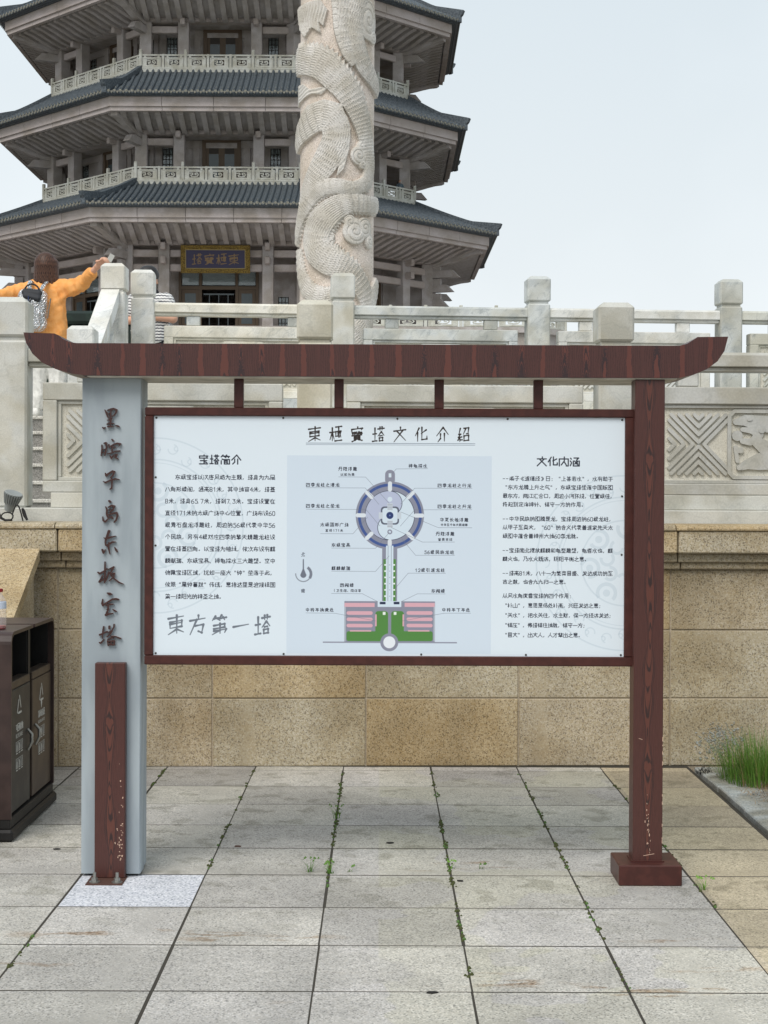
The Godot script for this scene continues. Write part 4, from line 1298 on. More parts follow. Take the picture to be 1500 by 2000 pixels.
func build_ground() -> void:
	var mb := MB.new()
	mb.span(-400, 400, -0.3, -0.045, -600, 200)
	setting("ground", mb, M["soil"])
	mb = MB.new()
	mb.span(-4.3, 1.80, -0.04, -0.0007, -9.4, -0.3)
	var bed := setting("paving", mb, M["joint_dirt"])
	var rng := RandomNumberGenerator.new()
	rng.seed = 4
	for r in ROWS.size() - 1:
		for c in COLS.size() - 1:
			var near: float = ROWS[r + 1]
			var far: float = ROWS[r]
			var gx := 0.0036
			var gz := 0.0052
			if r == 5 or (r == 4 and c > 7):
				gz = 0.008
			var m := MB.new()
			var h := rng.randf_range(-0.0003, 0.0007)
			var j := rng.randf_range(-0.002, 0.002)
			m.span(COLS[c] + gx + j, COLS[c + 1] - gx + j, -0.0135, h, -far + gz, -near - gz, 0.0015)
			m.uv2_ground(-3.0, 6.0, -9.9, 6.0)
			var o := part("paver", m, M["paver"], bed)
			if r == 6 and c == 6:
				o.material_override = M["paver_new"]
				o.set_meta("label", "newer pale grey granite slab under the grey column")
	# kerb slabs and the soil strip at the right
	mb = MB.new()
	mb.prism(PackedVector2Array([Vector2(1.86, 0.4), Vector2(4.6, 0.4), Vector2(4.6, 9.25), Vector2(1.86, 9.2)]), -0.04, -0.022, Transform3D(Basis(Vector3.RIGHT, Vector3(0, 0, -1), Vector3.UP), Vector3.ZERO))
	setting("verge", mb, M["soil"])
	var kerb := thing("kerb", "grey stone edging slabs between the paving and the grass", "kerb")
	var z := 9.17
	for k in 14:
		var len := 0.62
		mb = MB.new()
		mb.bbox(Vector3(1.99 + rng.randf_range(-0.004, 0.004), -0.02, -(z - len * 0.5)), Vector3(0.30, 0.04, len - 0.012), 0.006, Basis(Vector3.UP, rng.randf_range(-0.006, 0.006)))
		part("kerb_slab", mb, M["kerb_stone"], kerb)
		z -= len


func blade(mb: MB, at: Vector3, h: float, w: float, lean: Vector3, bend: float) -> void:
	var side := Vector3(lean.z, 0, -lean.x).normalized() * w
	var last_l := at - side
	var last_r := at + side
	for k in 3:
		var t := (k + 1) / 3.0
		var p := at + Vector3(0, h * (t - bend * t * t * 0.35), 0) + lean * (t * 0.35 + bend * t * t)
		var s := side * (1.0 - t * 0.92)
		mb.quad(last_l, last_r, p + s, p - s)
		last_l = p - s
		last_r = p + s


func build_plants() -> void:
	var rng := RandomNumberGenerator.new()
	rng.seed = 12
	var t := thing("grass_tuft", "tall green grass clump growing against the wall at right edge", "grass", Transform3D(Basis(), Vector3(2.26, -0.02, -8.72)))
	for kind in 4:
		var mb := MB.new()
		for k in 620 if kind < 3 else 240:
			var a := rng.randf() * TAU
			var r := sqrt(rng.randf())
			var p := Vector3(cos(a) * r * 0.36, 0.0, sin(a) * r * 0.3)
			var edge := 1.0 - r * 0.2
			var lean := Vector3(p.x * 0.35 + rng.randfn(0, 0.06), 0, p.z * 0.35 + rng.randfn(0, 0.06))
			blade(mb, p, rng.randf_range(0.18, 0.40) * edge, rng.randf_range(0.0016, 0.0032), lean, rng.randf_range(0.0, 0.9))
		part("blades", mb, M["blade_%d" % kind] if kind < 3 else M["straw"], t).set_meta("kind", "stuff")
	# dry straw round its foot
	t = thing("dry_grass", "mat of dry straw-coloured grass at the foot of the tuft", "dry grass", Transform3D(Basis(), Vector3(2.07, 0.0, -8.35)))
	for kind in 2:
		var mb := MB.new()
		for k in 2600:
			var x := rng.randfn(0.14, 0.2)
			var zz := rng.randfn(-0.05, 0.36)
			if x < -0.10 - 0.06 * sin(zz * 9.0) - 0.05 * sin(zz * 23.0):
				continue
			var p := Vector3(x, rng.randf_range(0.002, 0.03), zz)
			var a := rng.randf() * TAU
			var l := rng.randf_range(0.03, 0.09)
			blade(mb, p, l * 0.25, 0.0014, Vector3(cos(a), 0, sin(a)) * l, 0.3)
		part("stalks", mb, M[["straw", "straw_dark"][kind]], t).set_meta("kind", "stuff")
	var o := thing("dead_weed", "dark withered weed in the corner by the wall", "weed", Transform3D(Basis(), Vector3(1.86, -0.015, -9.0)))
	var mw := MB.new()
	for k in 46:
		var a := rng.randf() * TAU
		blade(mw, Vector3(rng.randfn(0, 0.018), 0, rng.randfn(0, 0.03)), rng.randf_range(0.03, 0.085), 0.003, Vector3(cos(a), 0, sin(a)) * rng.randf_range(0.02, 0.07), 1.1)
	part("stalks", mw, M["rubber"], o)
	# weeds in the joints
	var weeds := [[-0.29, 6.56, 0.075, 14, "small leafy green weed beside the middle paving joint"], [-0.205, 6.53, 0.06, 18, "small green weed sprouting at a paving joint crossing"], [1.295, 6.28, 0.065, 16, "thin grass sprig in the joint beside the red post base"], [0.30, 6.62, 0.045, 10, "low grass sprig in the paving joint right of centre"],
		[0.43, 6.62, 0.03, 8, "tiny weed in the wide crack before the board"], [-0.205, 7.65, 0.09, 12, "grass stalks in the joint behind the board"], [-0.12, 6.56, 0.035, 6, "wispy seedling right of the middle joint"]]
	for w in weeds:
		var g := thing("weed", w[4], "weed", Transform3D(Basis(), Vector3(w[0], -0.004, -w[1])))
		var mb := MB.new()
		for k in w[3]:
			var a := rng.randf() * TAU
			var lean: Vector3 = Vector3(cos(a), 0, sin(a)) * w[2] * rng.randf_range(0.3, 0.8)
			blade(mb, Vector3(rng.randfn(0, 0.006), 0, rng.randfn(0, 0.006)), w[2] * rng.randf_range(0.5, 1.1), 0.0022, lean, 0.6)
			if k % 2 == 0:
				var c: Vector3 = lean * 0.7 + Vector3(0, w[2] * 0.7, 0)
				mb.tri(c, c + Vector3(0.011, 0.006, 0.004), c + Vector3(0.004, 0.012, -0.003))
		part("leaves", mb, M["blade_%d" % (int(w[3]) % 3)], g)
	# moss that fills stretches of the long joints
	var mm := MB.new()
	var mg := MB.new()
	for seg in [[-0.2075, 7.2, 8.9, 1.0], [-0.2075, 6.3, 7.2, 0.5], [-0.7155, 6.6, 8.2, 0.5], [-0.7155, 8.4, 9.0, 0.6], [0.297, 6.5, 7.6, 1.0], [0.297, 5.0, 6.5, 0.55], [0.297, 8.2, 9.0, 0.5], [0.7945, 6.4, 8.9, 0.6], [0.7945, 4.9, 6.4, 0.45], [1.28, 6.0, 8.6, 0.4], [-1.2255, 5.0, 5.6, 0.5], [-1.2255, 8.3, 9.0, 0.9]]:
		var n := int((seg[2] - seg[1]) * 110 * seg[3])
		for k in n:
			var zz := rng.randf_range(seg[1], seg[2])
			if sin(zz * 7.3 + seg[0] * 11.0) + sin(zz * 17.1) < 0.3 - seg[3]:
				continue
			var p := Vector3(seg[0] + rng.randfn(0, 0.0055), -0.003, -zz)
			var s := rng.randf_range(0.003, 0.008)
			var mb := mg if rng.randf() < 0.22 else mm
			mb.lathe(p, [[s, 0.0], [s * 0.9, s * 0.9], [s * 0.4, s * 1.5], [0.0, s * 1.6]], 5)
	for e in [[mm, "moss", "dark moss filling the joints between the paving slabs"], [mg, "blade_2", "green moss cushions along the paving joints"]]:
		var g := part(numbered("moss"), e[0], M[e[1]], self)
		g.set_meta("kind", "stuff")
		tag(g, e[2], "moss")
	# loose bits lying about
	var bits := [[-1.98, 7.55, "dark gum spot on the slab beside the bin"], [-1.42, 6.95, "small dark pebble left of the grey column"], [0.05, 7.1, "small dark pebble behind the board near the middle"], [0.28, 4.62, "flat dark scrap on the near slabs right of centre"], [0.33, 6.4, "dark leaf scrap at the joint right of centre"], [0.17, 4.95, "tiny dark pebble near the bottom joint"], [-0.63, 7.02, "orange-brown pebble beside the second joint"]]
	for b in bits:
		var mb := MB.new()
		var pts := PackedVector2Array()
		for k in 8:
			var a := TAU * k / 8.0
			pts.append(Vector2(cos(a) * rng.randf_range(0.010, 0.022), sin(a) * rng.randf_range(0.006, 0.011)))
		mb.prism(pts, 0.0, 0.004, Transform3D(Basis(Vector3.RIGHT, Vector3(0, 0, -1), Vector3.UP), Vector3.ZERO))
		var g := part(numbered("debris"), mb, M["rubber"] if not "orange" in b[2] else M["rust"], self, Transform3D(Basis(), Vector3(b[0], 0.0016, -b[1])))
		tag(g, b[2], "debris", "bits of litter on the paving")
	var g := thing("cigarette_packet", "crushed orange and white litter lying on the dry grass", "litter", turned(Vector3(2.17, 0.0, -8.12), 0.2))
	var mb := MB.new()
	mb.bbox(Vector3(0, 0.012, 0), Vector3(0.09, 0.012, 0.012), 0.002, Basis(Vector3.BACK, -0.08))
	part("stick", mb, M["print_white"], g)
	mb = MB.new()
	mb.bbox(Vector3(0.06, 0.02, 0), Vector3(0.04, 0.03, 0.02), 0.003, Basis(Vector3.BACK, 0.5))
	part("wrapper", mb, mat("litter_orange", Color(0.75, 0.33, 0.2), 0.6), g)


const YAW1 := 0.035
const YAW2 := 0.081


func build_wall() -> void:
	var at := turned(Vector3(0, 0, -9.14), YAW1)
	var t := thing("granite_wall", "speckled tan granite terrace wall of large blocks behind the board", "wall", at)
	var rng := RandomNumberGenerator.new()
	rng.seed = 31
	var mb := MB.new()
	mb.span(-6.4, 8.2, -0.05, 1.36, -0.17, -0.007)
	part("mortar_bed", mb, M["mortar"], t)
	var joints := []
	for k in range(-6, 9):
		joints.append(-0.0786 + 0.8885 * k)
	var ys := [0.002, 0.395, 0.794, 1.150]
	for k in joints.size() - 1:
		for c in 3:
			var m := MB.new()
			var out := rng.randf_range(-0.002, 0.003)
			m.span(joints[k] + 0.004, joints[k + 1] - 0.004, ys[c] + (0.0035 if c else 0.0), ys[c + 1] - 0.0035, -0.05, out, 0.004)
			part("granite_block", m, M["tan_granite_%d" % rng.randi_range(0, 3)], t)
		var x0: float = joints[k] + 0.05
		var x1: float = joints[k + 1] + 0.05
		var m1 := MB.new()
		m1.span(x0 + 0.003, x1 - 0.003, 1.1505, 1.192, -0.05, 0.035, 0.006)
		part("moulding", m1, M["tan_granite_%d" % rng.randi_range(0, 3)], t)
		m1 = MB.new()
		m1.span(x0 - 0.02, x1 - 0.026, 1.1925, 1.2445, -0.05, 0.062, 0.006)
		part("moulding", m1, M["tan_granite_%d" % rng.randi_range(0, 3)], t)
		m1 = MB.new()
		m1.span(x0 - 0.03, x1 - 0.037, 1.245, 1.374, -0.05, 0.118, 0.008)
		part("coping_block", m1, M["tan_granite_%d" % rng.randi_range(0, 3)], t)
		m1 = MB.new()                                                        # rounded coping slab
		var prof := PackedVector2Array([Vector2(0.17, 1.3745), Vector2(-0.118, 1.3745), Vector2(-0.126, 1.380), Vector2(-0.126, 1.390), Vector2(-0.118, 1.401), Vector2(-0.10, 1.409), Vector2(-0.06, 1.412), Vector2(0.17, 1.414)])
		m1.prism(prof, x0 - 0.045, x1 - 0.051, Transform3D(Basis(Vector3(0, 0, -1), Vector3.UP, Vector3(1, 0, 0)), Vector3.ZERO))
		part("coping_slab", m1, M["tan_granite_%d" % rng.randi_range(0, 2)], t)
	# hardened cement splash low on the wall at the right
	mb = MB.new()
	for k in 420:
		var p := Vector2(1.99 + rng.randfn(0, 0.055) + 0.05 * sin(k * 0.05), 0.10 + 0.05 * (k % 3) + rng.randfn(0, 0.03))
		var pts := PackedVector2Array()
		var s := 0.0018 + absf(rng.randfn(0, 0.0032))
		for j in 9:
			var a := TAU * j / 9.0
			pts.append(p + Vector2(cos(a), sin(a) * 0.7) * s * rng.randf_range(0.6, 1.1))
		mb.prism(pts, -0.01, 0.0032 + k * 0.000004)
	part("cement_splash", mb, M["kerb_stone"], t).set_meta("kind", "stuff")
	# sloping stair flank at the left: falls towards the viewer
	var f := thing("stair_parapet", "sloping granite stair parapet descending at left behind the bin", "parapet", at)
	mb = MB.new()
	var side := PackedVector2Array([Vector2(0.10, 0.0), Vector2(2.75, 0.0), Vector2(2.75, 0.06), Vector2(2.6, 0.06), Vector2(0.10, 1.215)])
	var tr := Transform3D(Basis(Vector3(0, 0, 1), Vector3.UP, Vector3(-1, 0, 0)), Vector3.ZERO)
	mb.prism(side, 1.975, 2.42, tr)
	part("flank", mb, M["tan_granite_1"], f)
	mb = MB.new()
	var slab := PackedVector2Array([Vector2(0.119, 1.262), Vector2(2.72, 0.103), Vector2(2.72, 0.036), Vector2(0.119, 1.195)])
	mb.prism(slab, 1.938, 2.46, tr)
	part("coping_slab", mb, M["tan_granite_2"], f)
	var st := thing("lower_staircase", "granite steps beyond the sloping parapet at the left edge", "stairs", at)
	for k in 9:
		mb = MB.new()
		mb.span(-5.4, -2.461, 0.0, 1.40 - 0.155 * (k + 1), 0.13 + 0.3 * k, 0.13 + 0.3 * (k + 1) - 0.002, 0.006)
		part("step", mb, M["step_granite"], st)


func chevrons(mb: MB, cx: float, cy: float, s: float, z: float, flip: float) -> void:
	# crossed rows of V-shaped bars
	var w := 0.0105
	var st := []
	for k in 4:
		var d := 0.047 * k + 0.012
		for v in [1.0, -1.0]:
			if d < s:
				st.append([Vector3(cx - (s - d), cy + v * s, w), Vector3(cx, cy + v * d, w), Vector3(cx + (s - d), cy + v * s, w)])
	for k in range(0, 3):
		var d := 0.034 + 0.055 * k
		st.append([Vector3(cx - flip * s, cy + (s - d), w), Vector3(cx - flip * d, cy, w), Vector3(cx - flip * s, cy - (s - d), w)])
	st.append([Vector3(cx + flip * s, cy + s - 0.03, w), Vector3(cx + flip * 0.034, cy, w), Vector3(cx + flip * s, cy - s + 0.03, w)])
	raised(mb, st, 0.014, Transform3D(Basis(), Vector3(0, 0, z)))


func beast(mb: MB, cx: float, cy: float, z: float) -> void:
	# the curled beast in the middle tile
	var st := [[Vector3(-0.16, 0.135, 0.018), Vector3(-0.10, 0.145, 0.034), Vector3(-0.03, 0.13, 0.046), Vector3(0.05, 0.12, 0.05), Vector3(0.12, 0.10, 0.05), Vector3(0.15, 0.03, 0.04), Vector3(0.13, -0.04, 0.05), Vector3(0.06, -0.09, 0.06), Vector3(-0.02, -0.105, 0.05), Vector3(-0.09, -0.12, 0.03), Vector3(-0.14, -0.145, 0.016)],
		[Vector3(-0.12, 0.09, 0.014), Vector3(-0.07, 0.085, 0.018), Vector3(-0.02, 0.07, 0.03), Vector3(-0.04, 0.02, 0.03), Vector3(0.02, -0.02, 0.045)], [Vector3(-0.152, 0.052, 0.032), Vector3(-0.15, 0.052, 0.032)], [Vector3(-0.12, 0.02, 0.016), Vector3(-0.07, 0.015, 0.022)], [Vector3(-0.16, -0.02, 0.014), Vector3(-0.155, -0.07, 0.012), Vector3(-0.15, -0.10, 0.012)], [Vector3(-0.135, -0.035, 0.018), Vector3(-0.13, -0.035, 0.018)], [Vector3(0.16, 0.15, 0.02), Vector3(0.16, 0.10, 0.02)]]
	var out := []
	for s in st:
		var q := []
		for p in s:
			q.append(Vector3(cx + p.x, cy + p.y, p.z))
		out.append(q)
	raised(mb, out, 0.016, Transform3D(Basis(), Vector3(0, 0, z)))
	raised(mb, [[Vector3(cx - 0.085, cy + 0.15, 0.009), Vector3(cx - 0.07, cy + 0.152, 0.009)], [Vector3(cx - 0.005, cy + 0.085, 0.018), Vector3(cx - 0.002, cy + 0.085, 0.018)], [Vector3(cx + 0.05, cy - 0.005, 0.018), Vector3(cx + 0.053, cy - 0.005, 0.018)], [Vector3(cx - 0.14, cy - 0.14, 0.016), Vector3(cx - 0.137, cy - 0.14, 0.016)]], 0.022, Transform3D(Basis(), Vector3(0, 0, z)))


func stone_post(t: Node3D, x: float, z: float, w: float, h: float, m: Material, y0 := 0.0) -> void:
	var mb := MB.new()
	var e := w * 0.5
	var cap := h - 0.235
	mb.span(x - e, x + e, y0, y0 + cap - 0.022, z - e, z + e, w * 0.06)
	var o := part("post", mb, m, t)
	mb = MB.new()
	mb.span(x - e * 0.84, x + e * 0.84, y0 + cap - 0.0225, y0 + cap, z - e * 0.84, z + e * 0.84)
	var c := Vector3(x, y0 + cap, z)
	var q := w * 0.12
	# head with cut corners and a bevelled top
	mb.bbox(c + Vector3(0, (0.235 - 0.02) * 0.5, 0), Vector3(w * 1.04, 0.235 - 0.02, w * 1.04), q * 0.5)
	var top := y0 + h
	var b0 := w * 0.52 - q * 0.5
	var b1 := b0 - 0.022
	for k in 4:
		var r := Basis(Vector3.UP, PI / 2 * k)
		mb.quad(c + r * Vector3(-b0, 0.2145, b0), c + r * Vector3(b0, 0.2145, b0), c + r * Vector3(b1, 0.235, b1), c + r * Vector3(-b1, 0.235, b1))
	mb.quad(Vector3(x - b1, top, z + b1), Vector3(x + b1, top, z + b1), Vector3(x + b1, top, z - b1), Vector3(x - b1, top, z - b1))
	part("post_cap", mb, m, o)


func stone_panel(t: Node3D, x0: float, x1: float, z: float, m: Material, carved: bool, m2: Material) -> void:
	var mb := MB.new()
	var yb := 0.18
	var yt := 0.832
	var d := 0.062
	var fr := 0.085
	# frame of four members round a recessed field
	mb.span(x0, x1, yt - 0.105, yt, z - d, z + d, 0.006)
	mb.span(x0, x1, yb, yb + 0.07, z - d, z + d, 0.006)
	mb.span(x0, x0 + fr, yb + 0.0702, yt - 0.1052, z - d, z + d, 0.006)
	mb.span(x1 - fr, x1, yb + 0.0702, yt - 0.1052, z - d, z + d, 0.006)
	var o := part("panel", mb, m, t)
	# inner bead
	mb = MB.new()
	var i0 := x0 + fr
	var i1 := x1 - fr
	var b0 := yb + 0.07
	var b1 := yt - 0.105
	mb.span(i0, i1, b1 - 0.022, b1 - 0.0002, z - d + 0.02, z + d - 0.018, 0.003)
	mb.span(i0, i1, b0 + 0.0002, b0 + 0.022, z - d + 0.02, z + d - 0.018, 0.003)
	mb.span(i0 + 0.0002, i0 + 0.022, b0 + 0.0222, b1 - 0.0222, z - d + 0.02, z + d - 0.018, 0.003)
	mb.span(i1 - 0.022, i1 - 0.0002, b0 + 0.0222, b1 - 0.0222, z - d + 0.02, z + d - 0.018, 0.003)
	part("bead", mb, m, o)
	mb = MB.new()
	mb.span(i0 + 0.01, i1 - 0.01, b0 + 0.01, b1 - 0.01, z - d + 0.022, z + d - 0.036)
	part("field", mb, m2, o)
	if carved:
		mb = MB.new()
		var cy := (b0 + b1) * 0.5
		var zz := z + d - 0.0362
		var s := minf(0.178, (b1 - b0) * 0.5 - 0.035)
		var mid := (x0 + x1) * 0.5
		chevrons(mb, i0 + 0.06 + s, cy, s, zz, 1.0)
		chevrons(mb, i1 - 0.06 - s, cy, s, zz, -1.0)
		part("chevron_relief", mb, m, o)
		mb = MB.new()
		var h := s + 0.022
		var ring := [Vector3(-h + 0.03, h, 0.011), Vector3(h - 0.03, h, 0.011), Vector3(h, h - 0.03, 0.011), Vector3(h, -h + 0.03, 0.011), Vector3(h - 0.03, -h, 0.011), Vector3(-h + 0.03, -h, 0.011), Vector3(-h, -h + 0.03, 0.011), Vector3(-h, h - 0.03, 0.011), Vector3(-h + 0.03, h, 0.011)]
		var rr := []
		for p in ring:
			rr.append(Vector3(mid + p.x, cy + p.y, p.z))
		raised(mb, [rr], 0.018, Transform3D(Basis(), Vector3(0, 0, zz)))
		beast(mb, mid, cy, zz)
		part("beast_relief", mb, m, o)


func stone_rail(t: Node3D, x0: float, x1: float, z: float, m: Material) -> void:
	var mb := MB.new()
	# handrail: a heavy top member over a thinner one
	var prof := PackedVector2Array([Vector2(-0.075, 0.952), Vector2(0.075, 0.952), Vector2(0.08, 0.957), Vector2(0.08, 1.022), Vector2(0.062, 1.04), Vector2(-0.062, 1.04), Vector2(-0.08, 1.022), Vector2(-0.08, 0.957)])
	mb.prism(prof, x0, x1, Transform3D(Basis(Vector3(0, 0, -1), Vector3.UP, Vector3(1, 0, 0)), Vector3(0, 0, z)))
	mb.span(x0, x1, 0.925, 0.9518, z - 0.055, z + 0.055, 0.004)
	part("handrail", mb, m, t)


func balustrade(called: String, label: String, at: Transform3D, xs: Array, pm: Array, nm: Array, carved: bool, gap := 0.19) -> Node3D:
	var t := thing(called, label, "balustrade", at)
	var mb := MB.new()
	mb.span(xs[0] - 0.3, xs[xs.size() - 1] + 0.3, 0.0, 0.09, -0.16, 0.16, 0.006)
	part("sill", mb, nm[0], t)
	for k in xs.size():
		stone_post(t, xs[k], 0.0, 0.208, 1.243, pm[k % pm.size()], 0.0902)
	for k in xs.size() - 1:
		var m: Material = nm[k % nm.size()]
		stone_panel(t, xs[k] + gap, xs[k + 1] - gap, 0.0, m, carved, M["pecked_marble"])
		mb = MB.new()
		mb.span(xs[k] + gap + 0.05, xs[k + 1] - gap - 0.05, 0.0903, 0.1797, -0.07, 0.07, 0.004)
		part("panel_foot", mb, nm[(k + 1) % nm.size()], t)
		stone_rail(t, xs[k] + 0.1045, xs[k + 1] - 0.1045, 0.0, m)
		for f in [0.25, 0.757]:
			mb = MB.new()
			var x := lerpf(xs[k], xs[k + 1], f)
			mb.span(x - 0.062, x + 0.062, 0.8325, 0.9247, -0.045, 0.045, 0.008)
			part("support_block", mb, pm[(k + 2) % pm.size()], t)
	return t


func build_terrace() -> void:
	var at := turned(Vector3(0, 0, -9.14), YAW1)
	var mb := MB.new()
	mb.span(-7.0, 8.2, 1.2, 1.402, -6.0, -0.172)
	setting("lower_terrace", mb, M["plaza_paving"], at)
	var px := []
	for k in range(-2, 4):
		px.append(-0.385 + 1.8 * k)
	var cream := [M["marble_cream_0"], M["marble_cream_2"], M["marble_cream_1"], M["marble_grey_2"]]
	# the stair opening lies left of the post at -2.185: the balustrade in view starts there
	balustrade("marble_balustrade", "cream marble balustrade with carved chevron panels on the granite wall", at * Transform3D(Basis(), Vector3(0, 1.4025, -0.34)), [-2.185, -0.385, 1.415, 3.215, 5.015], cream, [M["marble_cream_1"], M["marble_cream_0"], M["marble_cream_3"]], true)
	# upper terrace, its retaining wall and stairs
	var at2 := turned(Vector3(0, 0, -14.52), YAW2)
	mb = MB.new()
	mb.span(-60, 60, 1.0, 2.28, -85.0, 0.0)
	setting("upper_terrace", mb, M["plaza_paving"], at2)
	var w := thing("retaining_wall", "white marble retaining wall below the upper balustrade", "wall", at2)
	for k in range(0, 9):
		for c in 2:
			mb = MB.new()
			mb.span(-2.2 + 1.0 * k + 0.002, -1.2 + 1.0 * k - 0.002, 1.4 + 0.44 * c + 0.002, 1.84 + 0.44 * c - 0.002, 0.002, 0.12, 0.004)
			part("facing_slab", mb, M["marble_white_%d" % ((k + c) % 4)], w)
	mb = MB.new()
	balustrade("marble_balustrade", "white marble balustrade of the upper terrace beyond the front one", at2 * Transform3D(Basis(), Vector3(0, 2.2805, -0.02)), [-2.17, -0.355, 1.455, 3.27, 5.085, 6.895], [M["marble_white_0"], M["marble_cream_0"], M["marble_grey_0"], M["marble_grey_1"]], [M["marble_white_2"], M["marble_grey_0"], M["marble_white_1"], M["marble_grey_2"]], true)
	var s := thing("staircase", "grey granite steps rising between the marble rails at left", "stairs")
	for k in 6:
		mb = MB.new()
		var top := 2.272 - 0.147 * k
		var zf := -14.0 + 0.3 * k
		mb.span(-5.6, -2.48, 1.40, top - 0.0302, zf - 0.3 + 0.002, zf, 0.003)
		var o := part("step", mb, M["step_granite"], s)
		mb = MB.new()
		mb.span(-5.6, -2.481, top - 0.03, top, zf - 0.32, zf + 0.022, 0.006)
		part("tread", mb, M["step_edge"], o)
	# stair rail on the right hand side of the stairs
	var r := thing("stair_balustrade", "white marble stair rail sloping down from the upper terrace", "balustrade")
	stone_post(r, -2.36, -13.98, 0.21, 1.345, M["marble_white_0"], 2.27)
	stone_post(r, -2.40, -12.70, 0.21, 1.335, M["marble_white_1"], 1.59)
	mb = MB.new()
	var prof := PackedVector2Array([Vector2(13.87, 3.245), Vector2(12.81, 2.585), Vector2(12.81, 2.72), Vector2(13.87, 3.38)])
	var tr := Transform3D(Basis(Vector3(0, 0, -1), Vector3.UP, Vector3(1, 0, 0)), Vector3.ZERO)
	mb.prism(prof, -2.46, -2.30, tr)
	part("handrail", mb, M["marble_white_0"], r)
	mb = MB.new()
	mb.prism(PackedVector2Array([Vector2(13.78, 3.02), Vector2(12.90, 2.47), Vector2(12.90, 1.85), Vector2(13.78, 2.40)]), -2.435, -2.325, tr)
	part("panel", mb, M["marble_white_1"], r)
	mb = MB.new()
	mb.prism(PackedVector2Array([Vector2(14.1, 2.30), Vector2(12.55, 1.56), Vector2(12.55, 1.40), Vector2(14.1, 1.40)]), -2.476, -2.26, tr)
	part("string", mb, M["marble_grey_1"], r)
	mb = MB.new()
	for f in [0.3, 0.72]:
		var zc := lerpf(12.90, 13.78, f)
		var yc := lerpf(2.47, 3.02, f)
		mb.span(-2.425, -2.335, yc - 0.05, yc + 0.24, -zc - 0.05, -zc + 0.05)
	part("support_block", mb, M["marble_white_0"], r)
	# dark green stone block behind the woman
	var g := thing("stone_plinth", "dark green polished stone plinth behind the marble stair rail", "plinth", Transform3D(Basis(), Vector3(-3.0, 2.2805, -17.2)))
	mb = MB.new()
	mb.span(-0.62, 0.62, 0.0, 1.10, -0.5, 0.5, 0.02)
	part("block", mb, M["green_marble"], g)
	mb = MB.new()
	mb.span(-0.66, 0.66, 1.1002, 1.24, -0.54, 0.54, 0.03)
	part("top_slab", mb, M["green_marble"], g)
	# flood lamp left lying on the coping
	var l := thing("flood_lamp", "small grey finned lamp with black cable lying on the coping", "lamp", at * Transform3D(Basis(), Vector3(-2.125, 1.4135, 0.0)))
	var tilt := Basis(Vector3.BACK, -0.32) * Basis(Vector3.RIGHT, 0.25)
	mb = MB.new()
	for k in 22:
		var a := TAU * k / 22.0
		var d := Vector3(cos(a), 0, sin(a))
		mb.box(Vector3(0, 0.105, 0) + tilt * (d * 0.043 + Vector3(0, 0.028, 0)), Vector3(0.010, 0.062, 0.0045), tilt * Basis(Vector3.UP, -a) * Basis(Vector3.BACK, -0.26))
	part("fins", mb, M["lamp_grey"], l)
	mb = MB.new()
	mb.lathe(Vector3(0, 0.105, 0), [[0.0, -0.048], [0.026, -0.046], [0.034, -0.006], [0.036, 0.0], [0.032, 0.004], [0.030, 0.05], [0.050, 0.058], [0.052, 0.064], [0.048, 0.066], [0.0, 0.06]], 20, tilt)
	part("housing", mb, M["lamp_grey"], l)
	mb = MB.new()
	var pts := []
	var rad := []
	for k in 26:
		var f := k / 25.0
		var p: Vector3
		if f < 0.55:
			var a := f / 0.55 * TAU * 1.1
			p = Vector3(-0.005 + 0.034 * cos(a), 0.030 + 0.024 * sin(a), 0.075 + 0.02 * f)
		else:
			var q := (f - 0.55) / 0.45
			p = Vector3(0.02 + 0.062 * q, 0.035 + 0.075 * sin(q * PI) - 0.03 * q, 0.07)
		pts.append(p)
		rad.append(0.0042)
	mb.tube(pts, rad, 7)
	part("cable", mb, M["rubber"], l)
	mb = MB.new()
	mb.tube([Vector3(0.078, 0.078, 0.07), Vector3(0.086, 0.06, 0.07), Vector3(0.094, 0.035, 0.072), Vector3(0.108, 0.01, 0.076)], [0.006, 0.0105, 0.0105, 0.006], 9)
	part("connector", mb, M["rubber"], l)
	mb = MB.new()
	mb.tube([Vector3(-0.06, 0.05, 0.04), Vector3(-0.045, 0.022, 0.06), Vector3(-0.02, 0.008, 0.06), Vector3(0.02, 0.01, 0.06)], [0.007, 0.008, 0.007, 0.006], 6)
	part("bracket", mb, M["rubber"], l)


# ------------------------------------------------------------------ the pagoda
const T8 := 0.41421356
var row_budget := 300


func fb(k: int) -> Basis:       # x along the face, z out of it
	return Basis(Vector3.UP, PI / 4 * k)


func ring_piece(mb: MB, k: int, f0: float, f1: float, r0: float, r1: float, y0: float, y1: float) -> void:
	var b := fb(k)
	var p := func(f: float, r: float, y: float) -> Vector3: return b * Vector3(f * r * T8, y, r)
	var a: Vector3 = p.call(f0, r1, y0)
	var c: Vector3 = p.call(f1, r1, y0)
	var d: Vector3 = p.call(f1, r1, y1)
	var e: Vector3 = p.call(f0, r1, y1)
	var a2: Vector3 = p.call(f0, r0, y0)
	var c2: Vector3 = p.call(f1, r0, y0)
	var d2: Vector3 = p.call(f1, r0, y1)
	var e2: Vector3 = p.call(f0, r0, y1)
	mb.quad(a, c, d, e)
	mb.quad(c2, a2, e2, d2)
	mb.quad(c, c2, d2, d)
	mb.quad(a2, a, e, e2)
	mb.quad(e, d, d2, e2)
	mb.quad(a2, c2, c, a)


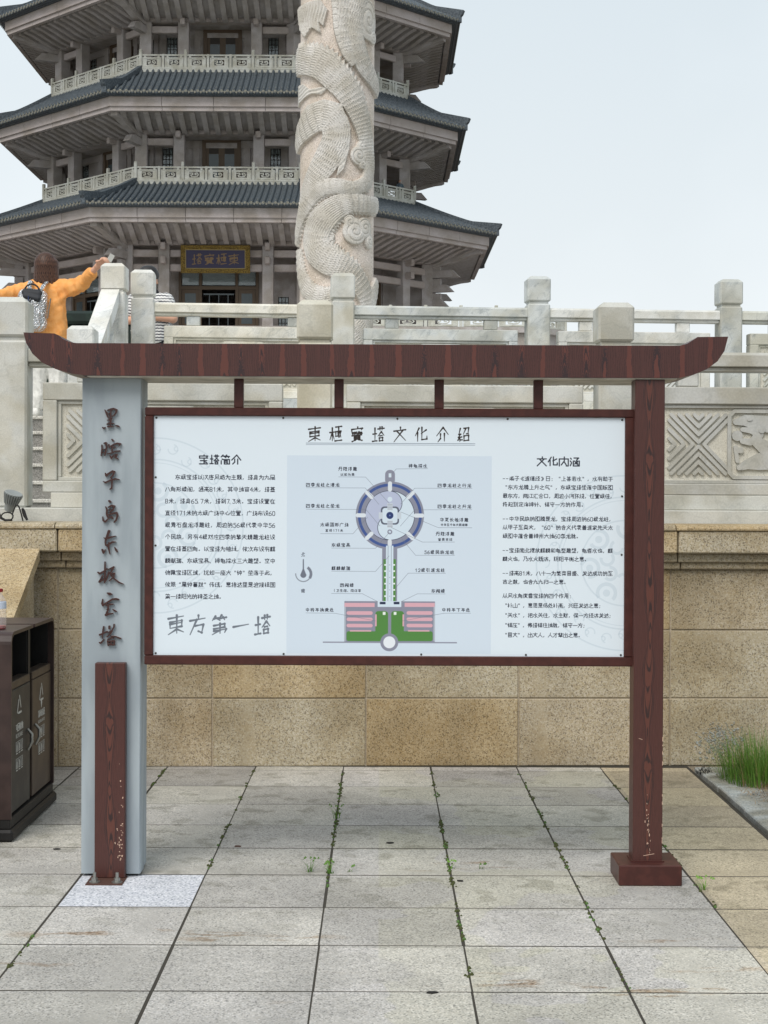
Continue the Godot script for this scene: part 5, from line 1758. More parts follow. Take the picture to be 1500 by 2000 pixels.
func on_face(mb: MB, k: int, u0: float, u1: float, y0: float, y1: float, r0: float, r1: float, e := 0.0) -> void:
	var b := fb(k)
	var c := b * Vector3((u0 + u1) * 0.5, (y0 + y1) * 0.5, (r0 + r1) * 0.5)
	var s := Vector3(absf(u1 - u0), absf(y1 - y0), absf(r1 - r0))
	if e > 0:
		mb.bbox(c, s, e, b)
	else:
		mb.box(c, s, b)


func roof_y(L: Dictionary, r: float) -> float:
	var t: float = (L.a + 0.55 - r) / (L.a + 0.55 - L.top_r)
	return lerpf(L.H + 0.86, L.top_y, t - 0.045 * sin(t * PI))


func soffit_y(L: Dictionary, r: float) -> float:
	var t: float = clampf((L.a - 0.25 - r) / (L.a - 0.25 - L.q - 0.3), 0.0, 1.0)
	return L.H - 0.04 - L.drop * smoothstep(0.0, 1.0, t)


func build_pagoda() -> void:
	var t := thing("pagoda", "tall grey octagonal stone pagoda with dark tiled eaves and white railings", "pagoda", Transform3D(Basis(), Vector3(-10.77, 0, -117.0)))
	var levels := [
		{"fl": 11.83, "a": 18.22, "H": 19.04, "q": 14.0, "top_r": 13.2, "top_y": 22.2, "drop": 0.82, "inner": 3.38, "core": 12.4, "b": 0.0},
		{"fl": 22.29, "a": 16.05, "H": 26.51, "q": 12.4, "top_r": 12.66, "top_y": 29.7, "drop": 0.75, "inner": 2.63, "core": 10.8, "b": 13.23},
		{"fl": 29.79, "a": 15.61, "H": 34.05, "q": 11.9, "top_r": 12.1, "top_y": 37.2, "drop": 0.75, "inner": 2.42, "core": 10.3, "b": 12.69},
	]
	for n in levels.size():
		var L: Dictionary = levels[n]
		pagoda_roof(t, L, n)
		pagoda_eave(t, L, n)
		pagoda_body(t, L, n)
		if n > 0:
			pagoda_railing(t, L.b, L.fl, 7)
	# plaque over the door
	var p := thing("name_plaque", "dark blue name plaque with gold carved frame over the pagoda door", "plaque", Transform3D(Basis(Vector3.RIGHT, 0.09), Vector3(-10.77, 16.98, -102.42)))
	var mb := MB.new()
	for s in [-1.0, 1.0]:
		mb.span(-2.25, 2.25, s * 0.62, s * 0.9, -0.1, 0.08, 0.03)
		mb.span(s * 1.95, s * 2.25, -0.618, 0.618, -0.1, 0.08, 0.03)
	part("frame", mb, wrapped("gilt_carving", patches(256, 171, 16.0, Vector3(52, 40, 20), Vector3(170, 142, 66), 4), 1.2, Color(1, 1, 1), 0.45), p)
	relief(M["gilt_carving"], M["gilt_carving"].albedo_texture, 6.0)
	mb = MB.new()
	for s in [-1.0, 1.0]:
		mb.span(-1.95, 1.95, s * 0.575, s * 0.618, -0.1, 0.05)
		mb.span(s * 1.905, s * 1.949, -0.574, 0.574, -0.1, 0.05)
	part("bead", mb, mat("gilt", Color(0.6, 0.53, 0.33), 0.4), p)
	mb = MB.new()
	mb.span(-1.904, 1.904, -0.574, 0.574, -0.1, 0.0)
	part("board", mb, mat("plaque_blue", Color(0.19, 0.18, 0.3), 0.5), p)
	var word := "塔寶極東"
	for k in 4:
		mb = MB.new()
		raised(mb, plain_strokes(word[k], 0.62, 0.026, true), 0.035, Transform3D())
		part("character", mb, mat("gold_letter", Color(0.52, 0.42, 0.29), 0.45), p, Transform3D(Basis(), Vector3(-1.18 + 0.79 * k, 0.0, 0.0)))
	build_platform()


func pagoda_roof(t: Node3D, L: Dictionary, n: int) -> void:
	var re: float = L.a + 0.55
	var steps := 5
	var mb := MB.new()
	for k in 8:
		var b := fb(k)
		for s in steps:
			var r0 := lerpf(re, L.top_r, float(s) / steps)
			var r1 := lerpf(re, L.top_r, float(s + 1) / steps)
			var y0 := roof_y(L, r0) - 0.10
			var y1 := roof_y(L, r1) - 0.10
			mb.quad(b * Vector3(-r0 * T8, y0, r0), b * Vector3(r0 * T8, y0, r0), b * Vector3(r1 * T8, y1, r1), b * Vector3(-r1 * T8, y1, r1))
		mb.quad(b * Vector3(-(re - 0.25) * T8, L.H + 0.62, re - 0.25), b * Vector3((re - 0.25) * T8, L.H + 0.62, re - 0.25), b * Vector3(re * T8, roof_y(L, re) - 0.10, re), b * Vector3(-re * T8, roof_y(L, re) - 0.10, re))
	var roof := part("roof", mb, M["slate_bed"], t)
	# barrel tile rows, eave discs, pointed drip tiles
	var gap := 0.378
	var rest := MB.new()
	var drip := MB.new()
	for k in [0, -1, 1, -2, 2, 3, 4, 5]:
		var b := fb(k)
		var cnt := int(2.0 * re * T8 / gap)
		for j in cnt:
			var u := (j - (cnt - 1) * 0.5) * gap
			var r_end: float = maxf(L.top_r, absf(u) / T8 + 0.12)
			if re - r_end < 0.3:
				continue
			var own: bool = absi(k) <= 1 and row_budget > 0 and not (n == 2 and k == 0)
			if absi(k) > 2:
				continue
			var m: MB = MB.new() if own else rest
			var w := 0.1
			var prev := []
			for s in 5:
				var r := lerpf(re + 0.02, r_end, s / 4.0)
				var y := roof_y(L, minf(r, re)) - 0.10
				var ring := []
				for q in 5:
					var an := PI * q / 4.0
					ring.append(b * Vector3(u + cos(an) * w, y + sin(an) * w * 1.9, r))
				if s > 0:
					for q in 4:
						m.quad(prev[q], prev[q + 1], ring[q + 1], ring[q])
				else:
					var cc := b * Vector3(u, y + 0.0, r)
					for q in 8:
						var a0 := TAU * q / 8.0
						var a1 := TAU * (q + 1) / 8.0
						m.tri(cc + b * Vector3(0, 0.012, 0.03), cc + b * Vector3(cos(a0) * 0.105, 0.012 + sin(a0) * 0.105, 0.018), cc + b * Vector3(cos(a1) * 0.105, 0.012 + sin(a1) * 0.105, 0.018))
				prev = ring
			if own:
				row_budget -= 1
				part("tile_row", m, M["slate_tile"], roof)
			var yd := roof_y(L, re) - 0.05
			drip.prism(PackedVector2Array([Vector2(u + 0.1, yd + 0.02), Vector2(u + 0.278, yd + 0.02), Vector2(u + 0.255, yd - 0.06), Vector2(u + 0.189, yd - 0.15), Vector2(u + 0.123, yd - 0.06)]), re - 0.01, re + 0.03, Transform3D(b, Vector3.ZERO))
			drip.lathe(b * Vector3(u, yd + 0.02, re + 0.046), [[0.0, 0.0], [0.095, 0.0], [0.095, 0.012], [0.0, 0.02]], 8, b * Basis(Vector3.RIGHT, PI / 2))
			drip.box(b * Vector3(u, roof_y(L, re - 0.42) + 0.09, re - 0.42), Vector3(0.05, 0.09, 0.05), b)
	if rest.v.size():
		part("tile_rows", rest, M["slate_tile"], roof).set_meta("kind", "stuff")
	part("eave_tiles", drip, M["tile_end"], roof).set_meta("kind", "stuff")
	# hip ridges with upturned ends
	for k in 8:
		var a := PI / 4 * k + PI / 8
		var f := 1.0 / cos(PI / 8)
		var prof := PackedVector2Array()
		var r_top: float = L.top_r
		for s in 6:
			var r := lerpf(r_top, re - 1.9, s / 5.0)
			prof.append(Vector2(r * f, roof_y(L, r) + 0.3))
		prof.append(Vector2((re - 1.6) * f, roof_y(L, re - 1.6) + 0.32))
		prof.append(Vector2((re + 0.30) * f, roof_y(L, re) + 0.62))
		prof.append(Vector2((re + 0.20) * f, roof_y(L, re) + 0.36))
		prof.append(Vector2((re + 0.08) * f, roof_y(L, re) + 0.22))
		prof.append(Vector2((re + 0.08) * f, roof_y(L, re) - 0.16))
		prof.append(Vector2((re - 0.1) * f, roof_y(L, re) - 0.2))
		for s in 6:
			var r := lerpf(re - 0.2, r_top, s / 5.0)
			prof.append(Vector2(r * f, roof_y(L, r) - 0.08))
		var m := MB.new()
		m.prism(prof, -0.17, 0.17, Transform3D(Basis(Vector3(sin(a), 0, cos(a)), Vector3.UP, Vector3(-cos(a), 0, sin(a))), Vector3.ZERO))
		part("hip_ridge", m, M["slate_bed"], roof)


func pagoda_eave(t: Node3D, L: Dictionary, n: int) -> void:
	var a: float = L.a
	var H: float = L.H
	var mb := MB.new()
	for k in 8:                                                              # soffit
		var b := fb(k)
		for s in 8:
			var r0: float = lerpf(a - 0.2, L.q + 0.1, s / 8.0)
			var r1: float = lerpf(a - 0.2, L.q + 0.1, (s + 1) / 8.0)
			var y0 := soffit_y(L, r0)
			var y1 := soffit_y(L, r1)
			mb.quad(b * Vector3(r0 * T8, y0, r0), b * Vector3(-r0 * T8, y0, r0), b * Vector3(-r1 * T8, y1, r1), b * Vector3(r1 * T8, y1, r1))
	var eave := part("eave", mb, M["pagoda_stone"], t)
	mb = MB.new()
	for k in 8:                                                              # dark board under the tiles, backing of the fascia
		ring_piece(mb, k, -1, 1, a - 0.05, a + 0.27, H + 0.602, H + 0.84)
	part("eave_board", mb, M["slate_bed"], eave)
	mb = MB.new()
	for k in 8:
		ring_piece(mb, k, -1, 1, a - 0.5, a - 0.12, H - 0.03, H + 0.6)
	part("fascia_backing", mb, M["pagoda_core"], eave)
	for k in range(-2, 3):
		var cnt := 5 if n == 0 else 4
		for j in cnt:
			var f0 := -1.0 + 2.0 * j / cnt
			var f1 := -1.0 + 2.0 * (j + 1) / cnt
			var g := 0.0022
			var m := MB.new()
			ring_piece(m, k, f0 + (g if j else 0.0), f1 - (g if j < cnt - 1 else 0.0), a - 0.12, a, H, H + 0.6)
			part("fascia_slab", m, M["pagoda_fascia"], eave)
			m = MB.new()
			ring_piece(m, k, f0 + (g if j else 0.0), f1 - (g if j < cnt - 1 else 0.0), a - 0.42, a - 0.13, H - 0.27, H - 0.032)
			part("fascia_slab", m, M["pagoda_fascia"], eave)
	# curved rafters
	var gap := 0.735
	for k in range(-2, 3):
		var b := fb(k)
		var half := (a - 0.55) * T8
		var cnt := int(2.0 * half / gap)
		for j in cnt:
			var u := (j - (cnt - 1) * 0.5) * gap
			var ro: float = a - 0.55
			var ri: float = maxf(L.q + 0.32, absf(u) / T8 + 0.35)
			if ro - ri < 0.5:
				continue
			var m := MB.new()
			var w := 0.17
			var prev := []
			for s in 7:
				var r := lerpf(ro, ri, s / 6.0)
				var y := soffit_y(L, r) + 0.02
				var now := [b * Vector3(u - w, y, r), b * Vector3(u - w, y - 0.30, r), b * Vector3(u + w, y - 0.30, r), b * Vector3(u + w, y, r)]
				if s == 0:
					m.quad(now[1], now[2], now[3], now[0])
				else:
					m.quad(prev[0], now[0], now[1], prev[1])
					m.quad(prev[1], now[1], now[2], prev[2])
					m.quad(prev[2], now[2], now[3], prev[3])
				prev = now
			m.quad(prev[2], prev[1], prev[0], prev[3])
			part("rafter", m, M["pagoda_stone"], eave)
	# hip rafters on the corners
	for k in 8:
		var an := PI / 4 * k + PI / 8
		var f := 1.0 / cos(PI / 8)
		var prof := PackedVector2Array()
		for s in 7:
			var r: float = lerpf(a - 0.5, L.q + 0.1, s / 6.0)
			prof.append(Vector2(r * f, soffit_y(L, r) + 0.03))
		for s in 7:
			var r: float = lerpf(L.q + 0.1, a - 0.5, s / 6.0)
			prof.append(Vector2(r * f, soffit_y(L, r) - 0.50 + 0.06 * s / 6.0))
		var m := MB.new()
		m.prism(prof, -0.24, 0.24, Transform3D(Basis(Vector3(sin(an), 0, cos(an)), Vector3.UP, Vector3(-cos(an), 0, sin(an))), Vector3.ZERO))
		part("hip_rafter", m, M["pagoda_stone"], eave)


func pagoda_body(t: Node3D, L: Dictionary, n: int) -> void:
	var H: float = L.H
	var q: float = L.q
	var fl: float = L.fl
	var y_b: float = H - L.drop - 0.04                                       # soffit at the colonnade
	var lint := y_b - 0.24
	# floor, ceiling and core
	var mb := MB.new()
	for k in 8:
		ring_piece(mb, k, -1, 1, 0.4, (L.b if n else q + 1.2), fl - 0.35, fl)
	part("floor", mb, M["pagoda_rail"] if n else M["pagoda_stone"], t)
	mb = MB.new()
	for k in 8:
		ring_piece(mb, k, -1, 1, 0.4, q + 0.05, lint + 0.02, y_b + 0.3)
	part("ceiling", mb, M["pagoda_core"], t)
	mb = MB.new()
	var hf: float = L.core * T8
	for k in 8:
		if k > 2 and k < 6:
			ring_piece(mb, k, -1, 1, L.core - 0.4, L.core, fl + 0.001, lint)
			continue
		# wall between and round the door and the two windows
		var dw := 2.6 if n == 0 else 1.05
		var dh := 4.7 if n == 0 else 3.0
		var w0: float = hf - 0.85 - 0.33
		var w1: float = hf - 0.85 + 0.33
		for s in [-1.0, 1.0]:
			wall_piece(mb, k, s * w1 / hf, s, L.core, fl + 0.001, lint)
			wall_piece(mb, k, s * dw / hf, s * w0 / hf, L.core, fl + 0.001, lint)
			wall_piece(mb, k, s * w0 / hf, s * w1 / hf, L.core, fl + 0.001, fl + 0.9)
			wall_piece(mb, k, s * w0 / hf, s * w1 / hf, L.core, fl + 3.0, lint)
		wall_piece(mb, k, -dw / hf, dw / hf, L.core, fl + dh, lint)
	var core := part("core_wall", mb, M["pagoda_core"], t)
	# stone courses and pilasters on the core
	for k in range(-2, 3):
		mb = MB.new()
		var hs: float = L.core * T8
		for u in [-hs + 0.25, -1.7 if n else -3.1, 1.7 if n else 3.1, hs - 0.25]:
			on_face(mb, k, u - 0.22, u + 0.22, fl + 0.002, lint - 0.002, L.core - 0.01, L.core + 0.12)
		on_face(mb, k, -hs + 0.5, hs - 0.5, lint - 0.5, lint - 0.003, L.core - 0.01, L.core + 0.07)
		part("pilaster", mb, M["pagoda_core"], core)
		for s in [-1.0, 1.0]:
			var wu: float = s * (hs - 0.85)
			var m := MB.new()
			on_face(m, k, wu - 0.33, wu + 0.33, fl + 0.9, fl + 3.0, L.core - 0.05, L.core - 0.03)
			var wn := part("window", m, M["window_glass"], core)
			m = MB.new()
			for f in [-0.33, -0.11, 0.11, 0.33]:
				on_face(m, k, wu + f - 0.025, wu + f + 0.025, fl + 0.9, fl + 3.0, L.core - 0.029, L.core + 0.01)
			for f in 7:
				on_face(m, k, wu - 0.33, wu + 0.33, fl + 0.9 + f * 0.34, fl + 0.94 + f * 0.34, L.core - 0.0285, L.core)
			part("lattice", m, M["lattice_wood"], wn)
		pagoda_door(core, L, k, n)
	# lintel ring in short pieces
	for k in range(-2, 3):
		for j in 6:
			var m := MB.new()
			ring_piece(m, k, -1.0 + j / 3.0 + (0.002 if j else 0.0), -1.0 + (j + 1) / 3.0 - (0.002 if j < 5 else 0.0), q - 0.3, q + 0.42, lint, y_b - 0.001)
			part("lintel", m, M["pagoda_fascia"], t)
	# columns
	var cw := 0.36
	for k in 8:
		var an := PI / 4 * k + PI / 8
		var m := MB.new()
		var rc := q / cos(PI / 8) - 0.02
		m.bbox(Vector3(sin(an) * rc, (fl + lint) * 0.5, cos(an) * rc), Vector3(0.78, lint - fl - 0.002, 0.78), 0.03, Basis(Vector3.UP, an + PI / 8))
		part("column", m, M["pagoda_stone"], t)
		m = MB.new()                                                         # diagonal cantilever beams with cut ends
		var tiers := [[1.55, 2.45], [2.55, 2.0], [3.55, 1.6]] if n == 0 else [[1.3, 2.0]]
		for ti in tiers:
			var y: float = H - ti[0]
			var r1: float = rc + ti[1]
			m.prism(PackedVector2Array([Vector2(rc + 0.2, y - 0.5), Vector2(r1, y - 0.5), Vector2(r1 - 0.5, y), Vector2(rc + 0.2, y)]), -0.22, 0.22, Transform3D(Basis(Vector3(sin(an), 0, cos(an)), Vector3.UP, Vector3(-cos(an), 0, sin(an))), Vector3.ZERO))
			m.prism(PackedVector2Array([Vector2(rc + 0.5, y + 0.002), Vector2(rc + 1.05, y + 0.002), Vector2(rc + 1.05, y + 0.42), Vector2(rc + 0.5, y + 0.42)]), -0.16, 0.16, Transform3D(Basis(Vector3(sin(an), 0, cos(an)), Vector3.UP, Vector3(-cos(an), 0, sin(an))), Vector3.ZERO))
		part("corner_bracket", m, M["pagoda_stone"], t)
		if n == 0:
			m = MB.new()
			var r_in: float = L.core / cos(PI / 8)
			m.box(Vector3(sin(an), 0, cos(an)) * (r_in + rc) * 0.5 + Vector3(0, (fl + lint) * 0.5, 0), Vector3(0.3, lint - fl - 0.02, rc - r_in), Basis(Vector3.UP, an))
			part("cross_wall", m, M["pagoda_core"], t)
	for k in range(-2, 3):
		for s in [-1.0, 1.0]:
			var u: float = s * L.inner
			var m := MB.new()
			on_face(m, k, u - cw, u + cw, fl + 0.001, lint - 0.001, q - cw, q + cw - 0.02, 0.03)
			part("column", m, M["pagoda_stone"], t)
			for ti in ([0.95, 1.85] if n == 0 else [0.82]):
				m = MB.new()
				on_face(m, k, u - 0.17, u + 0.17, H - ti - 0.52, H - ti - 0.08 if n else H - ti - 0.05, q + 0.3, q + 0.95, 0.05)
				part("beam_end", m, M["pagoda_fascia"], t)
			# side bays
			for ti in ([[1.38, 1.85], [2.31, 2.78]] if n == 0 else [[1.25, 1.72]]):
				m = MB.new()
				on_face(m, k, u + s * cw, s * (q * T8 - 0.36), H - ti[1], H - ti[0], q - 0.2, q + 0.16, 0.05)
				part("tie_beam", m, M["pagoda_fascia"], t)
		if n == 0:
			for ti in [[1.38, 1.85], [2.31, 2.78]]:
				var m := MB.new()
				on_face(m, k, -L.inner + cw, L.inner - cw, H - ti[1], H - ti[0], q - 0.2, q + 0.16, 0.05)
				part("tie_beam", m, M["pagoda_fascia"], t)


func wall_piece(mb: MB, k: int, f0: float, f1: float, r: float, y0: float, y1: float) -> void:
	ring_piece(mb, k, minf(f0, f1), maxf(f0, f1), r - 0.4, r, y0, y1)


func pagoda_door(core: Node3D, L: Dictionary, k: int, n: int) -> void:
	var fl: float = L.fl
	var r: float = L.core
	var m := MB.new()
	if n == 0:
		# wide entrance: transom lights above, an open middle bay into the unlit hall
		on_face(m, k, -2.6, 2.6, fl + 0.002, fl + 0.06, r - 0.38, r + 0.2)
		var d := part("doorway", m, M["pagoda_stone"], core)
		m = MB.new()
		for u in [-2.55, -1.2, 1.2, 2.55]:
			on_face(m, k, u - 0.09, u + 0.09, fl + 0.061, fl + 4.68, r + 0.021, r + 0.15)
		on_face(m, k, -2.46, 2.46, fl + 3.45, fl + 3.68, r + 0.0212, r + 0.14)
		on_face(m, k, -2.64, 2.64, fl + 4.68, fl + 4.86, r + 0.0214, r + 0.16)
		part("frame", m, M["door_wood"], d)
		for u in [-1.87, 1.87]:
			m = MB.new()
			on_face(m, k, u - 0.57, u + 0.57, fl + 0.0615, fl + 3.44, r + 0.0216, r + 0.09)
			part("leaf", m, M["door_wood"], d)
			m = MB.new()
			on_face(m, k, u - 0.36, u + 0.36, fl + 1.2, fl + 3.2, r + 0.091, r + 0.1)
			part("pane", m, M["lattice_glass"], d)
		for u in [-1.87, 0.0, 1.87]:
			m = MB.new()
			var hw := 0.55 if absf(u) > 1 else 1.08
			on_face(m, k, u - hw, u + hw, fl + 3.75, fl + 4.62, r + 0.0218, r + 0.05)
			part("transom_pane", m, M["window_glass"], d)
		m = MB.new()
		for u in [-0.62, 0.0, 0.62]:
			on_face(m, k, u - 0.03, u + 0.03, fl + 0.3, fl + 3.2, r + 0.0222, r + 0.05)
		on_face(m, k, -1.0, 1.0, fl + 3.1, fl + 3.2, r + 0.0224, r + 0.055)
		part("inner_frame", m, M["lattice_glass"], d)
	else:
		on_face(m, k, -1.05, 1.05, fl + 0.002, fl + 3.0, r + 0.001, r + 0.05)
		var d := part("door", m, M["door_wood"], core)
		for s in [-1.0, 1.0]:
			m = MB.new()
			on_face(m, k, s * 0.2, s * 0.85, fl + 0.3, fl + 2.3, r + 0.051, r + 0.06)
			part("pane", m, M["lattice_glass"], d)
			m = MB.new()
			on_face(m, k, s * 0.2, s * 0.85, fl + 2.32, fl + 2.85, r + 0.051, r + 0.062)
			part("pane", m, M["lattice_wood"], d)
		m = MB.new()
		for s in [-1.0, 1.0]:
			on_face(m, k, s * 1.05, s * 1.3, fl + 0.003, fl + 3.05, r + 0.001, r + 0.14)
		on_face(m, k, -1.3, 1.3, fl + 3.052, fl + 3.25, r + 0.0012, r + 0.16)
		part("frame", m, M["door_wood"], d)


func rail_panel(w: float, h: float) -> ArrayMesh:
	# a pierced slab with a cloud scroll in the opening
	var m := MB.new()
	var ow := w * 0.27
	var oh := h * 0.28
	var d := 0.05
	m.span(-w * 0.5, w * 0.5, oh, h * 0.5, -d, d)
	m.span(-w * 0.5, w * 0.5, -h * 0.5, -oh, -d, d)
	m.span(-w * 0.5, -ow, -oh + 0.0005, oh - 0.0005, -d, d)
	m.span(ow, w * 0.5, -oh + 0.0005, oh - 0.0005, -d, d)
	var e := 0.03
	var st := []
	for p in [[[-0.9, 0.55], [-0.35, 0.6], [-0.3, 0.0], [-0.7, -0.1], [-0.6, -0.6], [0.0, -0.7], [0.5, -0.6], [0.75, 0.0], [0.5, 0.6], [0.1, 0.5], [0.1, 0.05], [0.4, -0.05]]]:
		var q := []
		for c in p:
			q.append(Vector3(c[0] * ow, c[1] * oh, e))
		st.append(q)
	raised(m, st, 0.07, Transform3D(Basis(), Vector3(0, 0, -0.035)))
	# raised border and a slot under the opening
	for s in [-1.0, 1.0]:
		m.span(-w * 0.46, w * 0.46, s * h * 0.40, s * h * 0.44, d + 0.0005, d + 0.02)
		m.span(s * w * 0.44, s * w * 0.46, -h * 0.398, h * 0.398, d + 0.0005, d + 0.02)
	return m.mesh()


func pagoda_railing(t: Node3D, b: float, fl: float, cnt: int) -> void:
	var r := b - 0.14
	var mb := MB.new()
	for k in 8:
		ring_piece(mb, k, -1, 1, b - 0.35, b + 0.02, fl + 0.001, fl + 0.1)
	var rail := part("railing", mb, M["pagoda_rail"], t)
	var pitch := 2.0 * r * T8 / cnt
	var pm := rail_panel(pitch - 0.26, 0.66)
	for k in range(-2, 3):
		var bs := fb(k)
		mb = MB.new()
		ring_piece(mb, k, -1, 1, r - 0.06, r + 0.06, fl + 0.88, fl + 0.98)
		part("top_rail", mb, M["pagoda_rail"], rail)
		for j in cnt:
			var u := (j - (cnt - 1) * 0.5) * pitch
			part("panel", pm, M["pagoda_rail"], rail, Transform3D(bs, bs * Vector3(u, fl + 0.45, r)))
			mb = MB.new()
			for s in [-0.3, 0.3]:
				on_face(mb, k, u + s * pitch - 0.07, u + s * pitch + 0.07, fl + 0.781, fl + 0.879, r - 0.05, r + 0.05)
			part("support_block", mb, M["pagoda_rail"], rail)
		for j in range(0, cnt):
			if j == 0 and k == -2:
				pass
			var tall := j == 0 or j == 2 or j == cnt - 2
			var u := (j - cnt * 0.5) * pitch
			mb = MB.new()
			var h := 1.3 if tall else 1.0
			if tall:
				on_face(mb, k, u - 0.1, u + 0.1, fl + 0.1, fl + h, r - 0.1, r + 0.1, 0.03)
			else:
				on_face(mb, k, u - 0.085, u + 0.085, fl + 0.1, fl + h, r - 0.085, r + 0.085, 0.02)
			part("post", mb, M["pagoda_rail"], rail)
	mb = MB.new()
	on_face(mb, 2, cnt * 0.5 * pitch - 0.1, cnt * 0.5 * pitch + 0.1, fl + 0.1, fl + 1.3, r - 0.1, r + 0.1, 0.03)
	part("post", mb, M["pagoda_rail"], rail)


func build_platform() -> void:
	# stone base of the pagoda: a square with cut corners
	var t := thing("stone_platform", "grey stone pagoda platform edged with a distant white railing", "platform", Transform3D(Basis(), Vector3(-10.77, 0, -117.0)))
	var s := 22.1
	var c := 2.3
	var ring := PackedVector2Array([Vector2(-s + c, -s), Vector2(s - c, -s), Vector2(s, -s + c), Vector2(s, s - c), Vector2(s - c, s), Vector2(-s + c, s), Vector2(-s, s - c), Vector2(-s, -s + c)])
	var mb := MB.new()
	mb.prism(ring, 2.2805, 11.5, Transform3D(Basis(Vector3.RIGHT, Vector3(0, 0, -1), Vector3.UP), Vector3.ZERO))
	part("base_wall", mb, M["pagoda_core"], t)
	var big := PackedVector2Array()
	for p in ring:
		big.append(p * 1.012)
	mb = MB.new()
	mb.prism(big, 11.5005, 11.828, Transform3D(Basis(Vector3.RIGHT, Vector3(0, 0, -1), Vector3.UP), Vector3.ZERO))
	part("edge_slab", mb, M["pagoda_stone"], t)
	var pm := rail_panel(2.0, 0.62)
	var y := 11.83
	for side in [[Vector3(9.2, 0, s), Vector3(s - c, 0, s)], [Vector3(s - c, 0, s), Vector3(s, 0, s - c)], [Vector3(s, 0, s - c), Vector3(s, 0, -s + c)], [Vector3(-s + c, 0, s), Vector3(-9.2, 0, s)]]:
		var a: Vector3 = side[0]
		var b: Vector3 = side[1]
		var d := (b - a).normalized()
		var n := maxi(1, roundi(a.distance_to(b) / 2.31))
		var pitch := a.distance_to(b) / n
		var bs := Basis(d, Vector3.UP, d.cross(Vector3.UP))
		for j in n:
			var mid := a + d * pitch * (j + 0.5)
			part("panel", pm, M["pagoda_rail"], t, Transform3D(bs.scaled_local(Vector3((pitch - 0.3) / 2.0, 1, 1)), mid + Vector3(0, y + 0.34, 0)))
			mb = MB.new()
			mb.bbox(mid + Vector3(0, y + 0.77, 0), Vector3(pitch - 0.21, 0.14, 0.16), 0.02, bs)
			part("top_rail", mb, M["pagoda_rail"], t)
			mb = MB.new()
			mb.bbox(a + d * pitch * j + Vector3(0, y + 0.66, 0), Vector3(0.2, 1.32, 0.2), 0.02, bs)
			part("post", mb, M["pagoda_rail"], t)


